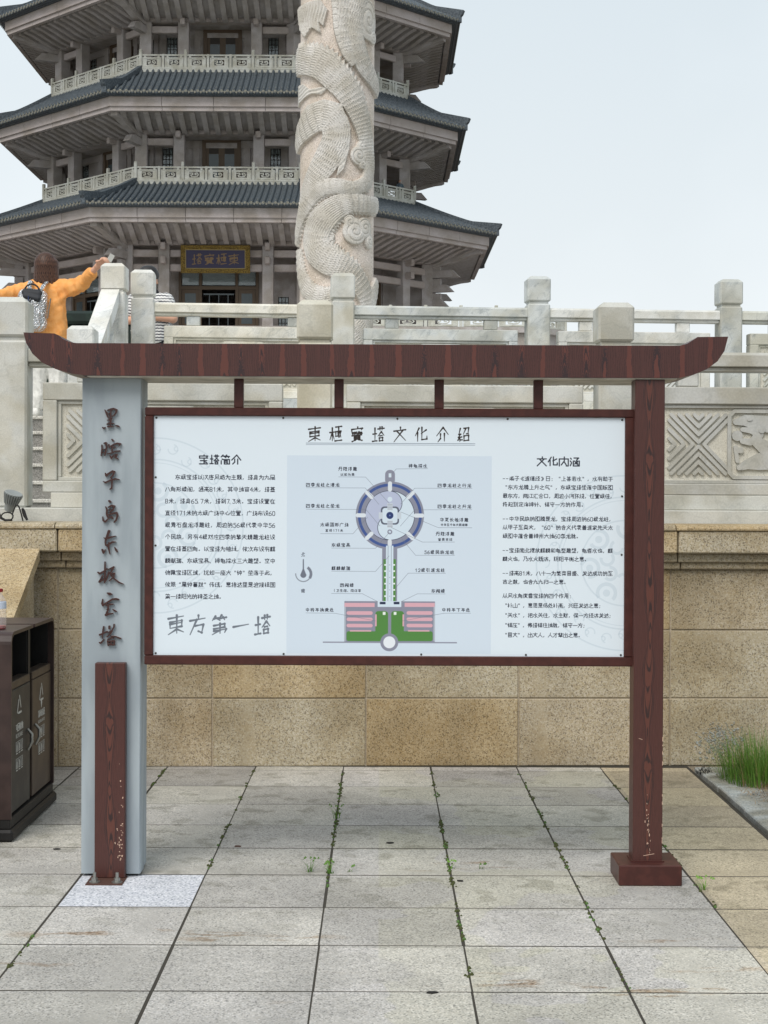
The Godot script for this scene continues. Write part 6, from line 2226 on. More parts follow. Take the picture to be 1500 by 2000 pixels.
# ------------------------------------------------------------------ the carved column
class Carving:
	# relief heights over an unrolled strip: x 0..W round the shaft, y 0..H downwards
	var W := 0
	var H := 0
	var h := PackedFloat32Array()
	var on := PackedFloat32Array()

	func _init(w: int, hh: int) -> void:
		W = w
		H = hh
		h.resize(W * H)
		on.resize(W * H)

	func body(pts: Array, rows: float, fin: float, belly := false) -> void:      # pts: Vector3(x, y, half width); scales run against the path
		var dense := []
		var s := 0.0
		for k in pts.size() - 1:
			var p0: Vector3 = pts[maxi(k - 1, 0)]
			var p1: Vector3 = pts[k]
			var p2: Vector3 = pts[k + 1]
			var p3: Vector3 = pts[mini(k + 2, pts.size() - 1)]
			var n := maxi(2, int(Vector2(p1.x - p2.x, p1.y - p2.y).length() / 1.6))
			for j in n:
				var t := float(j) / n
				dense.append(p1.cubic_interpolate(p2, p0, p3, t))
		for k in dense.size() - 1:
			var a: Vector3 = dense[k]
			var b: Vector3 = dense[k + 1]
			var d := Vector2(b.x - a.x, b.y - a.y)
			var l := d.length()
			if l < 1e-4:
				continue
			d /= l
			var nrm := Vector2(-d.y, d.x)
			var wd := a.z * (1.0 + fin)
			for y in range(maxi(0, floori(a.y - wd - 2)), mini(H, ceili(a.y + wd + 2))):
				for x in range(maxi(0, floori(a.x - wd - 2)), mini(W, ceili(a.x + wd + 2))):
					var q := Vector2(x - a.x, y - a.y)
					var al := q.dot(d)
					if al < -1.4 or al > l + 1.4:
						continue
					var tt := q.dot(nrm) / a.z
					var i := y * W + x
					if absf(tt) <= 1.0:
						var v := 4.2 * sqrt(maxf(0.0, 1.0 - tt * tt * 0.82)) + 3.0
						if belly and tt > 0.45:
							var f := fposmod((s + al) / 13.0, 1.0)
							v += 0.9 * smoothstep(0.0, 0.15, f) * smoothstep(1.0, 0.9, f) - 0.9
						elif absf(tt) < 0.94:
							var across := tt * rows
							var along := (s + al) / (a.z * 2.0 / rows) * 0.62
							var ro := floorf(along)
							var fr := along - ro
							var sh := across + 0.5 * fposmod(ro, 2.0)
							var fx := sh - floorf(sh) - 0.5
							var e := fr + 2.2 * fx * fx
							if e > 1.0:
								e -= 1.0
							v += 1.7 * (1.0 - e) * (1.0 - 2.6 * fx * fx) - 0.7
						else:
							v += 0.5
						if v > h[i]:
							h[i] = v
							on[i] = 1.0
					elif fin > 0.0 and tt < 0.0 and absf(tt) <= 1.0 + fin:
						var ph := (s + al) * 0.11 + absf(tt) * 2.2
						var f := ph - floorf(ph)
						var tip := 1.0 + fin * (0.35 + 0.65 * f)
						if absf(tt) < tip:
							var v := 3.2 + 1.1 * sin(((s + al) * 0.55 + absf(tt) * 11.0)) - (absf(tt) - 1.0) * 2.0
							if v > h[i]:
								h[i] = v
								on[i] = 1.0
			s += l

	func spiral(cx: float, cy: float, r: float, turns: float, dirn: float, squash := 1.0) -> void:
		for y in range(maxi(0, floori(cy - r * squash)), mini(H, ceili(cy + r * squash))):
			for x in range(maxi(0, floori(cx - r)), mini(W, ceili(cx + r))):
				var q := Vector2(x - cx, (y - cy) / squash)
				var l := q.length() / r
				if l > 1.0:
					continue
				var v := 6.0 * sqrt(1.0 - l * l * 0.9) * 0.6 + 2.6
				var ph := fposmod(l * turns + dirn * q.angle() / TAU, 1.0)
				v += 1.3 * smoothstep(0.0, 0.2, ph) * smoothstep(1.0, 0.75, ph) - 0.6
				var i := y * W + x
				if v > h[i]:
					h[i] = v
					on[i] = 1.0

	func plate(pts: PackedVector2Array, top: float, streak: float, ang: float) -> void:    # a flat lobe with carved lines
		var lo := pts[0]
		var hi := pts[0]
		for p in pts:
			lo = lo.min(p)
			hi = hi.max(p)
		for y in range(maxi(0, floori(lo.y)), mini(H, ceili(hi.y))):
			for x in range(maxi(0, floori(lo.x)), mini(W, ceili(hi.x))):
				if not Geometry2D.is_point_in_polygon(Vector2(x, y), pts):
					continue
				var i := y * W + x
				var v := top + streak * sin((x * cos(ang) + y * sin(ang)) * 0.85 + 1.6 * sin((x * sin(ang) - y * cos(ang)) * 0.12))
				if v > h[i]:
					h[i] = v
					on[i] = 1.0


func build_dragon_column() -> void:
	var R := 0.872
	var W := 330
	var H := 760
	var c := Carving.new(W, H)
	# one unit is one 163rd of the shaft's width; the strip spans 0..330 for a little over half the shaft, middle at 165
	var X := func(x: float) -> float: return 165.0 + 81.5 * asin(clampf((x / 2.857 + 540.0 - 658.5) / 81.5, -0.999, 0.999))
	var path := func(a: Array) -> Array:
		var o := []
		for p in a:
			o.append(Vector3(X.call(p[0]), p[1] / 2.857 + 20.0, p[2] / 2.857))
		return o
	c.plate(PackedVector2Array([Vector2(X.call(105.0), 20), Vector2(X.call(240.0), 18), Vector2(X.call(285.0), 40), Vector2(X.call(262.0), 72), Vector2(X.call(235.0), 62), Vector2(X.call(245.0), 84), Vector2(X.call(190.0), 70), Vector2(X.call(150.0), 86), Vector2(X.call(120.0), 66)]), 4.2, 0.9, 0.15)
	c.body(path.call([[360, -60, 60], [365, 60, 52], [370, 170, 46], [400, 290, 34], [440, 360, 20]]), 3.0, 0.0, true)
	c.body(path.call([[470, -60, 70], [450, 60, 62], [440, 170, 60], [470, 290, 62], [520, 380, 60], [575, 460, 50]]), 4.5, 0.0)
	c.spiral(X.call(520.0), 52, 30, 2.6, 1.0, 1.35)
	c.spiral(X.call(545.0), 82, 15, 2.0, -1.0, 1.0)
	c.body(path.call([[40, 300, 78], [130, 310, 78], [230, 350, 82], [330, 430, 82], [420, 530, 76], [480, 650, 66], [515, 780, 58], [530, 900, 52], [515, 1000, 44], [440, 1045, 38], [330, 1040, 44], [230, 1060, 50], [165, 1130, 52], [120, 1230, 46], [100, 1330, 36]]), 6.0, 0.42)
	c.plate(PackedVector2Array([Vector2(X.call(104.0), 172), Vector2(X.call(140.0), 176), Vector2(X.call(180.0), 190), Vector2(X.call(300.0), 190), Vector2(X.call(250.0), 204), Vector2(X.call(190.0), 200), Vector2(X.call(130.0), 208), Vector2(X.call(104.0), 214)]), 3.4, 0.5, 1.4)
	c.body(path.call([[60, 760, 70], [150, 700, 76], [240, 650, 82], [320, 680, 84], [340, 770, 82], [290, 880, 80], [220, 980, 70], [160, 1080, 50], [130, 1180, 30]]), 6.0, 0.0)
	c.plate(PackedVector2Array([Vector2(X.call(120.0), 246), Vector2(X.call(170.0), 222), Vector2(X.call(270.0), 214), Vector2(X.call(370.0), 224), Vector2(X.call(412.0), 262), Vector2(X.call(415.0), 310), Vector2(X.call(385.0), 350), Vector2(X.call(340.0), 366), Vector2(X.call(380.0), 300), Vector2(X.call(350.0), 250), Vector2(X.call(250.0), 236), Vector2(X.call(160.0), 262)]), 5.2, 0.35, 0.6)
	c.spiral(X.call(470.0), 322, 19, 2.2, 1.0, 1.0)
	c.spiral(X.call(485.0), 303, 11, 1.6, -1.0, 1.0)
	c.spiral(X.call(490.0), 338, 10, 1.6, 1.0, 1.0)
	c.body(path.call([[600, 1110, 46], [520, 1125, 50], [420, 1130, 56], [310, 1180, 72], [230, 1270, 86], [220, 1370, 86], [290, 1450, 80], [390, 1500, 70], [470, 1570, 64], [520, 1670, 62], [520, 1780, 60], [450, 1870, 60], [350, 1930, 56], [250, 1960, 50]]), 6.0, 0.4)
	c.body(path.call([[120, 1380, 34], [130, 1500, 42], [165, 1600, 48], [240, 1655, 50], [340, 1650, 48], [420, 1600, 36]]), 4.0, 0.3)
	c.body(path.call([[580, 1560, 50], [540, 1680, 54], [500, 1800, 60], [420, 1900, 70], [300, 2000, 60]]), 4.5, 0.0)
	c.spiral(X.call(450.0), 470, 27, 2.4, 1.0, 1.0)
	c.spiral(X.call(505.0), 462, 21, 2.2, -1.0, 1.0)
	c.spiral(X.call(420.0), 452, 13, 1.8, 1.0, 1.0)
	c.spiral(X.call(530.0), 486, 12, 1.8, 1.0, 1.4)
	# the shaft: fine grid where the carving is, plain beyond
	var t := thing("dragon_column", "pale granite column carved with a scaly coiling dragon and clouds", "column", Transform3D(Basis(), Vector3(-0.937, 2.2805, -33.0)))
	var unit := 0.010695
	var vs := PackedVector3Array()
	var ns := PackedVector3Array()
	var cs := PackedColorArray()
	var idx := PackedInt32Array()
	var pebble := FastNoiseLite.new()
	pebble.frequency = 0.35
	pebble.seed = 3
	for y in H:
		for x in W:
			var v := c.h[y * W + x]
			if c.on[y * W + x] < 0.5:
				v = 0.5 * pebble.get_noise_2d(x, y)
			var an := (x - 165.0) / 81.5
			var r := R - 0.105 + v * unit * 1.35
			vs.append(Vector3(sin(an) * r, 9.63 - y * 0.01043, cos(an) * r))
			cs.append(Color(0.80, 0.80, 0.795) if c.on[y * W + x] > 0.5 else Color(0.86, 0.79, 0.745) * (1.0 + 0.5 * pebble.get_noise_2d(x * 3.1 + 900.0, y * 3.1)))
	for y in H:
		for x in W:
			var x0 := vs[y * W + maxi(x - 1, 0)]
			var x1 := vs[y * W + mini(x + 1, W - 1)]
			var y0 := vs[maxi(y - 1, 0) * W + x]
			var y1 := vs[mini(y + 1, H - 1) * W + x]
			ns.append((y1 - y0).cross(x1 - x0).normalized())
	for y in H - 1:
		for x in W - 1:
			var i := y * W + x
			idx.append_array(PackedInt32Array([i, i + 1, i + W, i + 1, i + W + 1, i + W]))
	var arr := []
	arr.resize(Mesh.ARRAY_MAX)
	arr[Mesh.ARRAY_VERTEX] = vs
	arr[Mesh.ARRAY_NORMAL] = ns
	arr[Mesh.ARRAY_COLOR] = cs
	arr[Mesh.ARRAY_INDEX] = idx
	var am := ArrayMesh.new()
	am.add_surface_from_arrays(Mesh.PRIMITIVE_TRIANGLES, arr)
	part("carved_shaft", am, M["carved_granite"], t)
	var mb := MB.new()
	mb.lathe(Vector3.ZERO, [[R - 0.13, 0.4], [R - 0.13, 12.5], [R + 0.2, 12.6], [R + 0.2, 13.0], [0.0, 13.0]], 40)
	part("core_shaft", mb, M["marble_cream_1"], t)
	mb = MB.new()
	mb.lathe(Vector3.ZERO, [[0.0, 0.0], [1.3, 0.0], [1.3, 0.5], [1.15, 0.7], [1.05, 1.1], [R - 0.02, 1.3], [R - 0.02, 1.8], [0.0, 1.8]], 40)
	part("pedestal", mb, M["marble_cream_1"], t)


# ------------------------------------------------------------------ people
func flesh(bones: Array, cell: float, k: float, folds := 0.0, sd := 1) -> ArrayMesh:
	# bones: [a, radius a, b, radius b]; a smooth union of tapered capsules, meshed as surface nets
	var lo := Vector3(INF, INF, INF)
	var hi := -lo
	for b in bones:
		for e in [0, 2]:
			var r: float = b[e + 1]
			lo = lo.min(b[e] - Vector3.ONE * (r + k + cell * 2))
			hi = hi.max(b[e] + Vector3.ONE * (r + k + cell * 2))
	var nx := int((hi.x - lo.x) / cell) + 2
	var ny := int((hi.y - lo.y) / cell) + 2
	var nz := int((hi.z - lo.z) / cell) + 2
	var f := PackedFloat32Array()
	f.resize(nx * ny * nz)
	f.fill(1.0)
	for b in bones:
		var a: Vector3 = b[0]
		var ra: float = b[1]
		var c: Vector3 = b[2]
		var rb: float = b[3]
		var m := maxf(ra, rb) + k + cell * 2
		var p0 := ((a.min(c) - Vector3.ONE * m - lo) / cell).floor().max(Vector3.ZERO)
		var p1 := ((a.max(c) + Vector3.ONE * m - lo) / cell).ceil()
		var ac := c - a
		var l2 := maxf(ac.length_squared(), 1e-9)
		for z in range(int(p0.z), mini(int(p1.z) + 1, nz)):
			for y in range(int(p0.y), mini(int(p1.y) + 1, ny)):
				var i := (z * ny + y) * nx
				for x in range(int(p0.x), mini(int(p1.x) + 1, nx)):
					var p := lo + Vector3(x, y, z) * cell
					var t := clampf((p - a).dot(ac) / l2, 0.0, 1.0)
					var d := p.distance_to(a + ac * t) - lerpf(ra, rb, t)
					var o := f[i + x]
					var h := maxf(k - absf(o - d), 0.0) / k
					f[i + x] = minf(o, d) - h * h * k * 0.25
	var ids := {}
	var vs := PackedVector3Array()
	var ns := PackedVector3Array()
	var idx := PackedInt32Array()
	var sx := 1
	var sy := nx
	var sz := nx * ny
	var offs := [0, sx, sy, sx + sy, sz, sx + sz, sy + sz, sx + sy + sz]
	var edges := [[0, 1], [2, 3], [4, 5], [6, 7], [0, 2], [1, 3], [4, 6], [5, 7], [0, 4], [1, 5], [2, 6], [3, 7]]
	for z in nz - 1:
		for y in ny - 1:
			for x in nx - 1:
				var i := (z * ny + y) * nx + x
				var s := f[i] < 0.0
				if (f[i + 1] < 0.0) == s and (f[i + sy] < 0.0) == s and (f[i + sz] < 0.0) == s and (f[i + 1 + sy] < 0.0) == s and (f[i + 1 + sz] < 0.0) == s and (f[i + sy + sz] < 0.0) == s and (f[i + 1 + sy + sz] < 0.0) == s:
					continue
				var sum := Vector3.ZERO
				var n := 0
				for e in edges:
					var va := f[i + offs[e[0]]]
					var vb := f[i + offs[e[1]]]
					if (va < 0.0) != (vb < 0.0):
						var t := va / (va - vb)
						var pa := Vector3(e[0] & 1, (e[0] >> 1) & 1, e[0] >> 2)
						var pb := Vector3(e[1] & 1, (e[1] >> 1) & 1, e[1] >> 2)
						sum += pa.lerp(pb, t)
						n += 1
				ids[i] = vs.size()
				vs.append(lo + (Vector3(x, y, z) + sum / n) * cell)
				var g := Vector3(f[i + 1] - f[i] + f[i + 1 + sy] - f[i + sy] + f[i + 1 + sz] - f[i + sz] + f[i + 1 + sy + sz] - f[i + sy + sz], f[i + sy] - f[i] + f[i + sy + 1] - f[i + 1] + f[i + sy + sz] - f[i + sz] + f[i + sy + sz + 1] - f[i + sz + 1], f[i + sz] - f[i] + f[i + sz + 1] - f[i + 1] + f[i + sz + sy] - f[i + sy] + f[i + sz + sy + 1] - f[i + sy + 1])
				ns.append(g.normalized())
	for i in ids:
		for ax in [[sx, sy, sz], [sy, sz, sx], [sz, sx, sy]]:
			var a: bool = f[i] < 0.0
			var b: bool = f[i + ax[0]] < 0.0
			if a == b:
				continue
			var q := [i, i - ax[1], i - ax[1] - ax[2], i - ax[2]]
			if not (ids.has(q[1]) and ids.has(q[2]) and ids.has(q[3])):
				continue
			if a:
				idx.append_array(PackedInt32Array([ids[q[0]], ids[q[2]], ids[q[1]], ids[q[0]], ids[q[3]], ids[q[2]]]))
			else:
				idx.append_array(PackedInt32Array([ids[q[0]], ids[q[1]], ids[q[2]], ids[q[0]], ids[q[2]], ids[q[3]]]))
	if folds > 0.0:                                                          # creases of loose cloth
		var fn := FastNoiseLite.new()
		fn.seed = sd
		fn.frequency = 1.0
		fn.fractal_type = FastNoiseLite.FRACTAL_RIDGED
		fn.fractal_octaves = 2
		for i in vs.size():
			var p := vs[i]
			vs[i] = p + ns[i] * folds * fn.get_noise_3d(p.x * 7.0 + p.y * 2.5, p.y * 2.6 - p.x * 2.0, p.z * 7.0)
		ns.fill(Vector3.ZERO)
		for i in range(0, idx.size(), 3):
			var q := (vs[idx[i + 2]] - vs[idx[i]]).cross(vs[idx[i + 1]] - vs[idx[i]])
			for j in 3:
				ns[idx[i + j]] += q
		for i in ns.size():
			ns[i] = ns[i].normalized()
	var arr := []
	arr.resize(Mesh.ARRAY_MAX)
	arr[Mesh.ARRAY_VERTEX] = vs
	arr[Mesh.ARRAY_NORMAL] = ns
	arr[Mesh.ARRAY_INDEX] = idx
	var m := ArrayMesh.new()
	m.add_surface_from_arrays(Mesh.PRIMITIVE_TRIANGLES, arr)
	return m


func B(ax: float, ay: float, az: float, ra: float, bx: float, by: float, bz: float, rb: float) -> Array:
	return [Vector3(ax, ay, az), ra, Vector3(bx, by, bz), rb]


func head_bones(c: Vector3, face: Vector3, s: float) -> Array:
	# skull, face wedge, chin, nose, ears; face: where it looks
	var side := Vector3.UP.cross(face).normalized()
	var P := func(f: float, u: float, r: float) -> Vector3: return c + (face * f + Vector3.UP * u + side * r) * s
	return [[P.call(-0.015, 0.02, 0.0), 0.083 * s, P.call(0.01, 0.015, 0.0), 0.083 * s], [P.call(0.03, -0.03, 0.0), 0.066 * s, P.call(0.045, -0.075, 0.0), 0.036 * s], [P.call(0.085, 0.0, 0.0), 0.012 * s, P.call(0.105, -0.03, 0.0), 0.013 * s],
		[P.call(0.0, 0.0, 0.085), 0.014 * s, P.call(-0.005, -0.03, 0.084), 0.011 * s], [P.call(0.0, 0.0, -0.085), 0.014 * s, P.call(-0.005, -0.03, -0.084), 0.011 * s]]


func hand_bones(w: Vector3, k: Vector3, thumb: Vector3, curl: Vector3) -> Array:
	# w wrist, k knuckles middle; fingers bend towards curl; thumb: direction across the palm
	var out := [[w, 0.020, k, 0.019], [w + thumb * 0.014, 0.016, k + thumb * 0.02, 0.014], [w - thumb * 0.012, 0.015, k - thumb * 0.02, 0.013]]
	var d := (k - w).normalized()
	var lens := [0.062, 0.07, 0.066, 0.052]
	for j in 4:
		var o: Vector3 = k + thumb * (0.027 - 0.018 * j)
		var l: float = lens[j]
		var m1 := o + (d * 0.75 + curl * 0.35).normalized() * l * 0.45
		var m2 := m1 + (d * 0.3 + curl).normalized() * l * 0.33
		var m3 := m2 + (curl - d * 0.2).normalized() * l * 0.28
		out.append([o, 0.0088, m1, 0.0083])
		out.append([m1, 0.0083, m2, 0.0076])
		out.append([m2, 0.0076, m3, 0.0066])
	var tb := w.lerp(k, 0.35) + thumb * 0.026
	var t1 := tb + (d * 0.6 + thumb * 0.8).normalized() * 0.034
	out.append([tb, 0.012, t1, 0.010])
	out.append([t1, 0.010, t1 + (d * 0.9 + curl * 0.4).normalized() * 0.03, 0.0078])
	return out


func build_woman() -> void:
	var t := thing("person", "person in orange shirt and white trousers leaning an arm on the marble post", "person", Transform3D(Basis(), Vector3(-3.10, 2.281, -14.4)))
	var hc := Vector3(0.047, 1.385, 0.0)
	var look := Vector3(0.35, -0.05, -0.93).normalized()
	var bones := head_bones(hc, look, 1.0)
	bones += [B(0.045, 1.33, 0.0, 0.052, 0.04, 1.22, 0.0, 0.055), B(-0.10, 1.165, 0, 0.055, 0.18, 1.175, 0, 0.055), B(-0.03, 1.1, 0, 0.10, -0.02, 0.82, 0, 0.105), B(0.10, 1.1, 0, 0.10, 0.10, 0.82, 0, 0.105)]
	bones += [B(0.205, 1.18, 0.0, 0.045, 0.385, 1.205, 0.12, 0.038), B(0.385, 1.205, 0.12, 0.037, 0.565, 1.335, 0.29, 0.025)]
	bones += [B(-0.13, 1.165, 0.0, 0.045, -0.37, 1.10, 0.05, 0.038), B(-0.37, 1.10, 0.05, 0.037, -0.5, 1.0, 0.22, 0.025), B(-0.5, 1.0, 0.22, 0.022, -0.54, 0.97, 0.29, 0.022)]
	bones += [B(-0.02, 0.80, 0, 0.10, -0.02, 0.43, 0.0, 0.06), B(-0.02, 0.43, 0, 0.055, -0.04, 0.08, 0.02, 0.036), B(0.12, 0.80, 0, 0.10, 0.14, 0.43, -0.02, 0.06), B(0.14, 0.43, -0.02, 0.055, 0.16, 0.08, 0.0, 0.036)]
	bones += hand_bones(Vector3(0.565, 1.335, 0.29), Vector3(0.628, 1.385, 0.345), Vector3(-0.5, 0.1, 0.75).normalized(), Vector3(0.35, -0.75, 0.1).normalized())
	part("body", flesh(bones, 0.0075, 0.018), M["skin"], t)
	# hair: a chin-length bob
	var hb := [B(0.04, 1.405, 0.01, 0.098, 0.05, 1.39, 0.0, 0.1), B(0.045, 1.37, 0.035, 0.082, 0.045, 1.235, 0.045, 0.06)]
	for k in 13:
		var an := PI * (k / 12.0 * 1.25 - 0.12)
		var d := Vector3(cos(an) * 0.098, 0, sin(an) * 0.078)
		hb.append([hc + d * 0.86 + Vector3(0, 0.02, 0.01), 0.026, hc + d * 1.06 + Vector3(0, -0.165 + 0.012 * sin(k * 2.7), 0.012), 0.013])
	part("hair", flesh(hb, 0.006, 0.014), M["hair_brown"], t)
	# loose shirt with rolled sleeves
	var sb := [B(-0.085, 1.17, 0, 0.075, 0.165, 1.18, 0, 0.075), B(-0.03, 1.1, 0.01, 0.118, -0.03, 0.70, 0.0, 0.13), B(0.10, 1.1, 0.0, 0.115, 0.115, 0.66, 0.0, 0.118), B(0.03, 1.1, 0.03, 0.11, 0.04, 0.66, 0.03, 0.125), B(0.035, 1.22, 0.01, 0.068, 0.035, 1.17, 0.0, 0.08),
		B(0.20, 1.175, 0.0, 0.072, 0.30, 1.175, 0.06, 0.066), B(0.30, 1.175, 0.06, 0.064, 0.39, 1.20, 0.125, 0.056), B(0.39, 1.20, 0.125, 0.056, 0.49, 1.275, 0.215, 0.048), B(-0.13, 1.16, 0, 0.068, -0.37, 1.095, 0.05, 0.056), B(-0.37, 1.095, 0.05, 0.056, -0.46, 1.03, 0.16, 0.048),
		B(0.16, 0.95, 0.06, 0.05, 0.175, 0.62, 0.07, 0.06), B(0.02, 0.9, 0.10, 0.04, 0.0, 0.62, 0.10, 0.05), B(0.09, 0.98, 0.095, 0.022, 0.13, 0.64, 0.10, 0.03), B(0.26, 1.12, 0.07, 0.018, 0.36, 1.15, 0.14, 0.02), B(0.22, 1.10, 0.05, 0.02, 0.12, 1.0, 0.1, 0.02)]
	var shirt := part("shirt", flesh(sb, 0.008, 0.03, 0.013, 3), M["orange_cloth"], t)
	var cu := MB.new()
	cu.tube([Vector3(0.468, 1.258, 0.195), Vector3(0.474, 1.264, 0.2), Vector3(0.505, 1.288, 0.23), Vector3(0.512, 1.294, 0.236)], [0.046, 0.058, 0.056, 0.044], 14)
	part("cuff", cu, M["orange_cloth"], shirt)
	var pb := [B(-0.015, 0.80, 0, 0.115, -0.02, 0.45, 0.01, 0.085), B(-0.02, 0.45, 0.01, 0.085, -0.035, 0.11, 0.02, 0.058), B(0.115, 0.80, 0, 0.115, 0.14, 0.45, -0.01, 0.085), B(0.14, 0.45, -0.01, 0.085, 0.16, 0.11, 0.0, 0.058), B(-0.05, 0.36, 0.05, 0.02, -0.02, 0.14, 0.06, 0.02)]
	part("trousers", flesh(pb, 0.010, 0.03, 0.012, 5), M["white_cloth"], t)
	for x in [-0.04, 0.16]:
		var sh := [B(x, 0.035, 0.06, 0.034, x + 0.02, 0.032, -0.13, 0.034), B(x, 0.06, 0.045, 0.036, x + 0.01, 0.06, -0.03, 0.034)]
		part("shoe", flesh(sh, 0.01, 0.02), M["white_cloth"], t)
	# the silver rucksack she wears, and the card in her hand
	var r := thing("backpack", "crinkled silver backpack with grey and black straps on the orange shirt", "backpack", Transform3D(Basis(Vector3.BACK, -0.06), Vector3(-3.135, 3.245, -14.205)))
	var bb := [B(-0.06, 0.11, 0, 0.07, 0.05, 0.11, 0, 0.07), B(-0.07, -0.13, 0.01, 0.075, 0.06, -0.13, 0.01, 0.075), B(-0.07, 0.1, 0, 0.07, -0.075, -0.13, 0.01, 0.07), B(0.06, 0.1, 0, 0.07, 0.065, -0.13, 0.01, 0.07), B(0.0, 0.05, 0.02, 0.08, 0.0, -0.1, 0.03, 0.08)]
	var bag := part("bag", flesh(bb, 0.009, 0.02), M["silver_foil"], r)
	var pk := [B(-0.05, -0.05, 0.085, 0.04, 0.05, -0.05, 0.085, 0.04), B(-0.05, -0.15, 0.085, 0.045, 0.05, -0.15, 0.085, 0.045), B(-0.055, -0.06, 0.085, 0.04, -0.055, -0.15, 0.085, 0.04), B(0.055, -0.06, 0.085, 0.04, 0.055, -0.15, 0.085, 0.04)]
	part("pocket", flesh(pk, 0.008, 0.018), M["silver_foil"], bag)
	var fl2 := [B(-0.06, 0.135, 0.045, 0.04, 0.055, 0.13, 0.045, 0.04), B(-0.05, 0.10, 0.075, 0.028, 0.06, 0.085, 0.08, 0.026)]
	part("flap", flesh(fl2, 0.008, 0.02), M["black_mesh"], r)
	var mb: MB
	for s in [-1.0, 1.0]:
		mb = MB.new()
		mb.tube([Vector3(0.02 + s * 0.05, 0.17, 0.03), Vector3(0.02 + s * 0.062, 0.215, 0.0), Vector3(0.02 + s * 0.07, 0.255, -0.08), Vector3(0.02 + s * 0.075, 0.262, -0.17)], [0.021, 0.022, 0.022, 0.022], 8, true, 0.45)
		part("shoulder_strap", mb, M["silver_foil"], r)
	mb = MB.new()
	var arc := []
	var ar := []
	for k in 9:
		var a := PI * k / 8.0
		arc.append(Vector3(-0.005 + 0.07 * cos(a), 0.14 + 0.075 * sin(a), 0.055))
		ar.append(0.008)
	mb.tube(arc, ar, 7)
	part("carry_handle", mb, M["black_mesh"], r)
	mb = MB.new()
	mb.tube([Vector3(0.155, 0.10, 0.0), Vector3(0.15, 0.0, 0.03), Vector3(0.145, -0.08, 0.03)], [0.017, 0.017, 0.017], 6, true, 0.3)
	part("loose_strap", mb, M["grey_strap"], r)
	mb = MB.new()
	mb.tube([Vector3(0.13, 0.03, 0.03), Vector3(0.09, -0.05, 0.055), Vector3(0.05, -0.12, 0.08)], [0.012, 0.012, 0.012], 6, true, 0.35)
	part("loose_strap", mb, M["grey_strap"], r)
	mb = MB.new()
	mb.tube([Vector3(-0.02, 0.1, 0.112), Vector3(-0.015, 0.03, 0.115), Vector3(-0.02, -0.01, 0.128)], [0.016, 0.016, 0.014], 6, true, 0.35)
	part("buckle_strap", mb, mat("navy_strap", Color(0.16, 0.22, 0.36), 0.7), r)
	mb = MB.new()
	mb.bbox(Vector3.ZERO, Vector3(0.045, 0.07, 0.004), 0.0015, Basis(Vector3.BACK, -0.5) * Basis(Vector3.UP, 0.3))
	var ph := part(numbered("phone"), mb, M["print_white"], self, Transform3D(Basis(), Vector3(-2.405, 3.678, -14.03)))
	tag(ph, "small white phone held above the marble post", "phone")


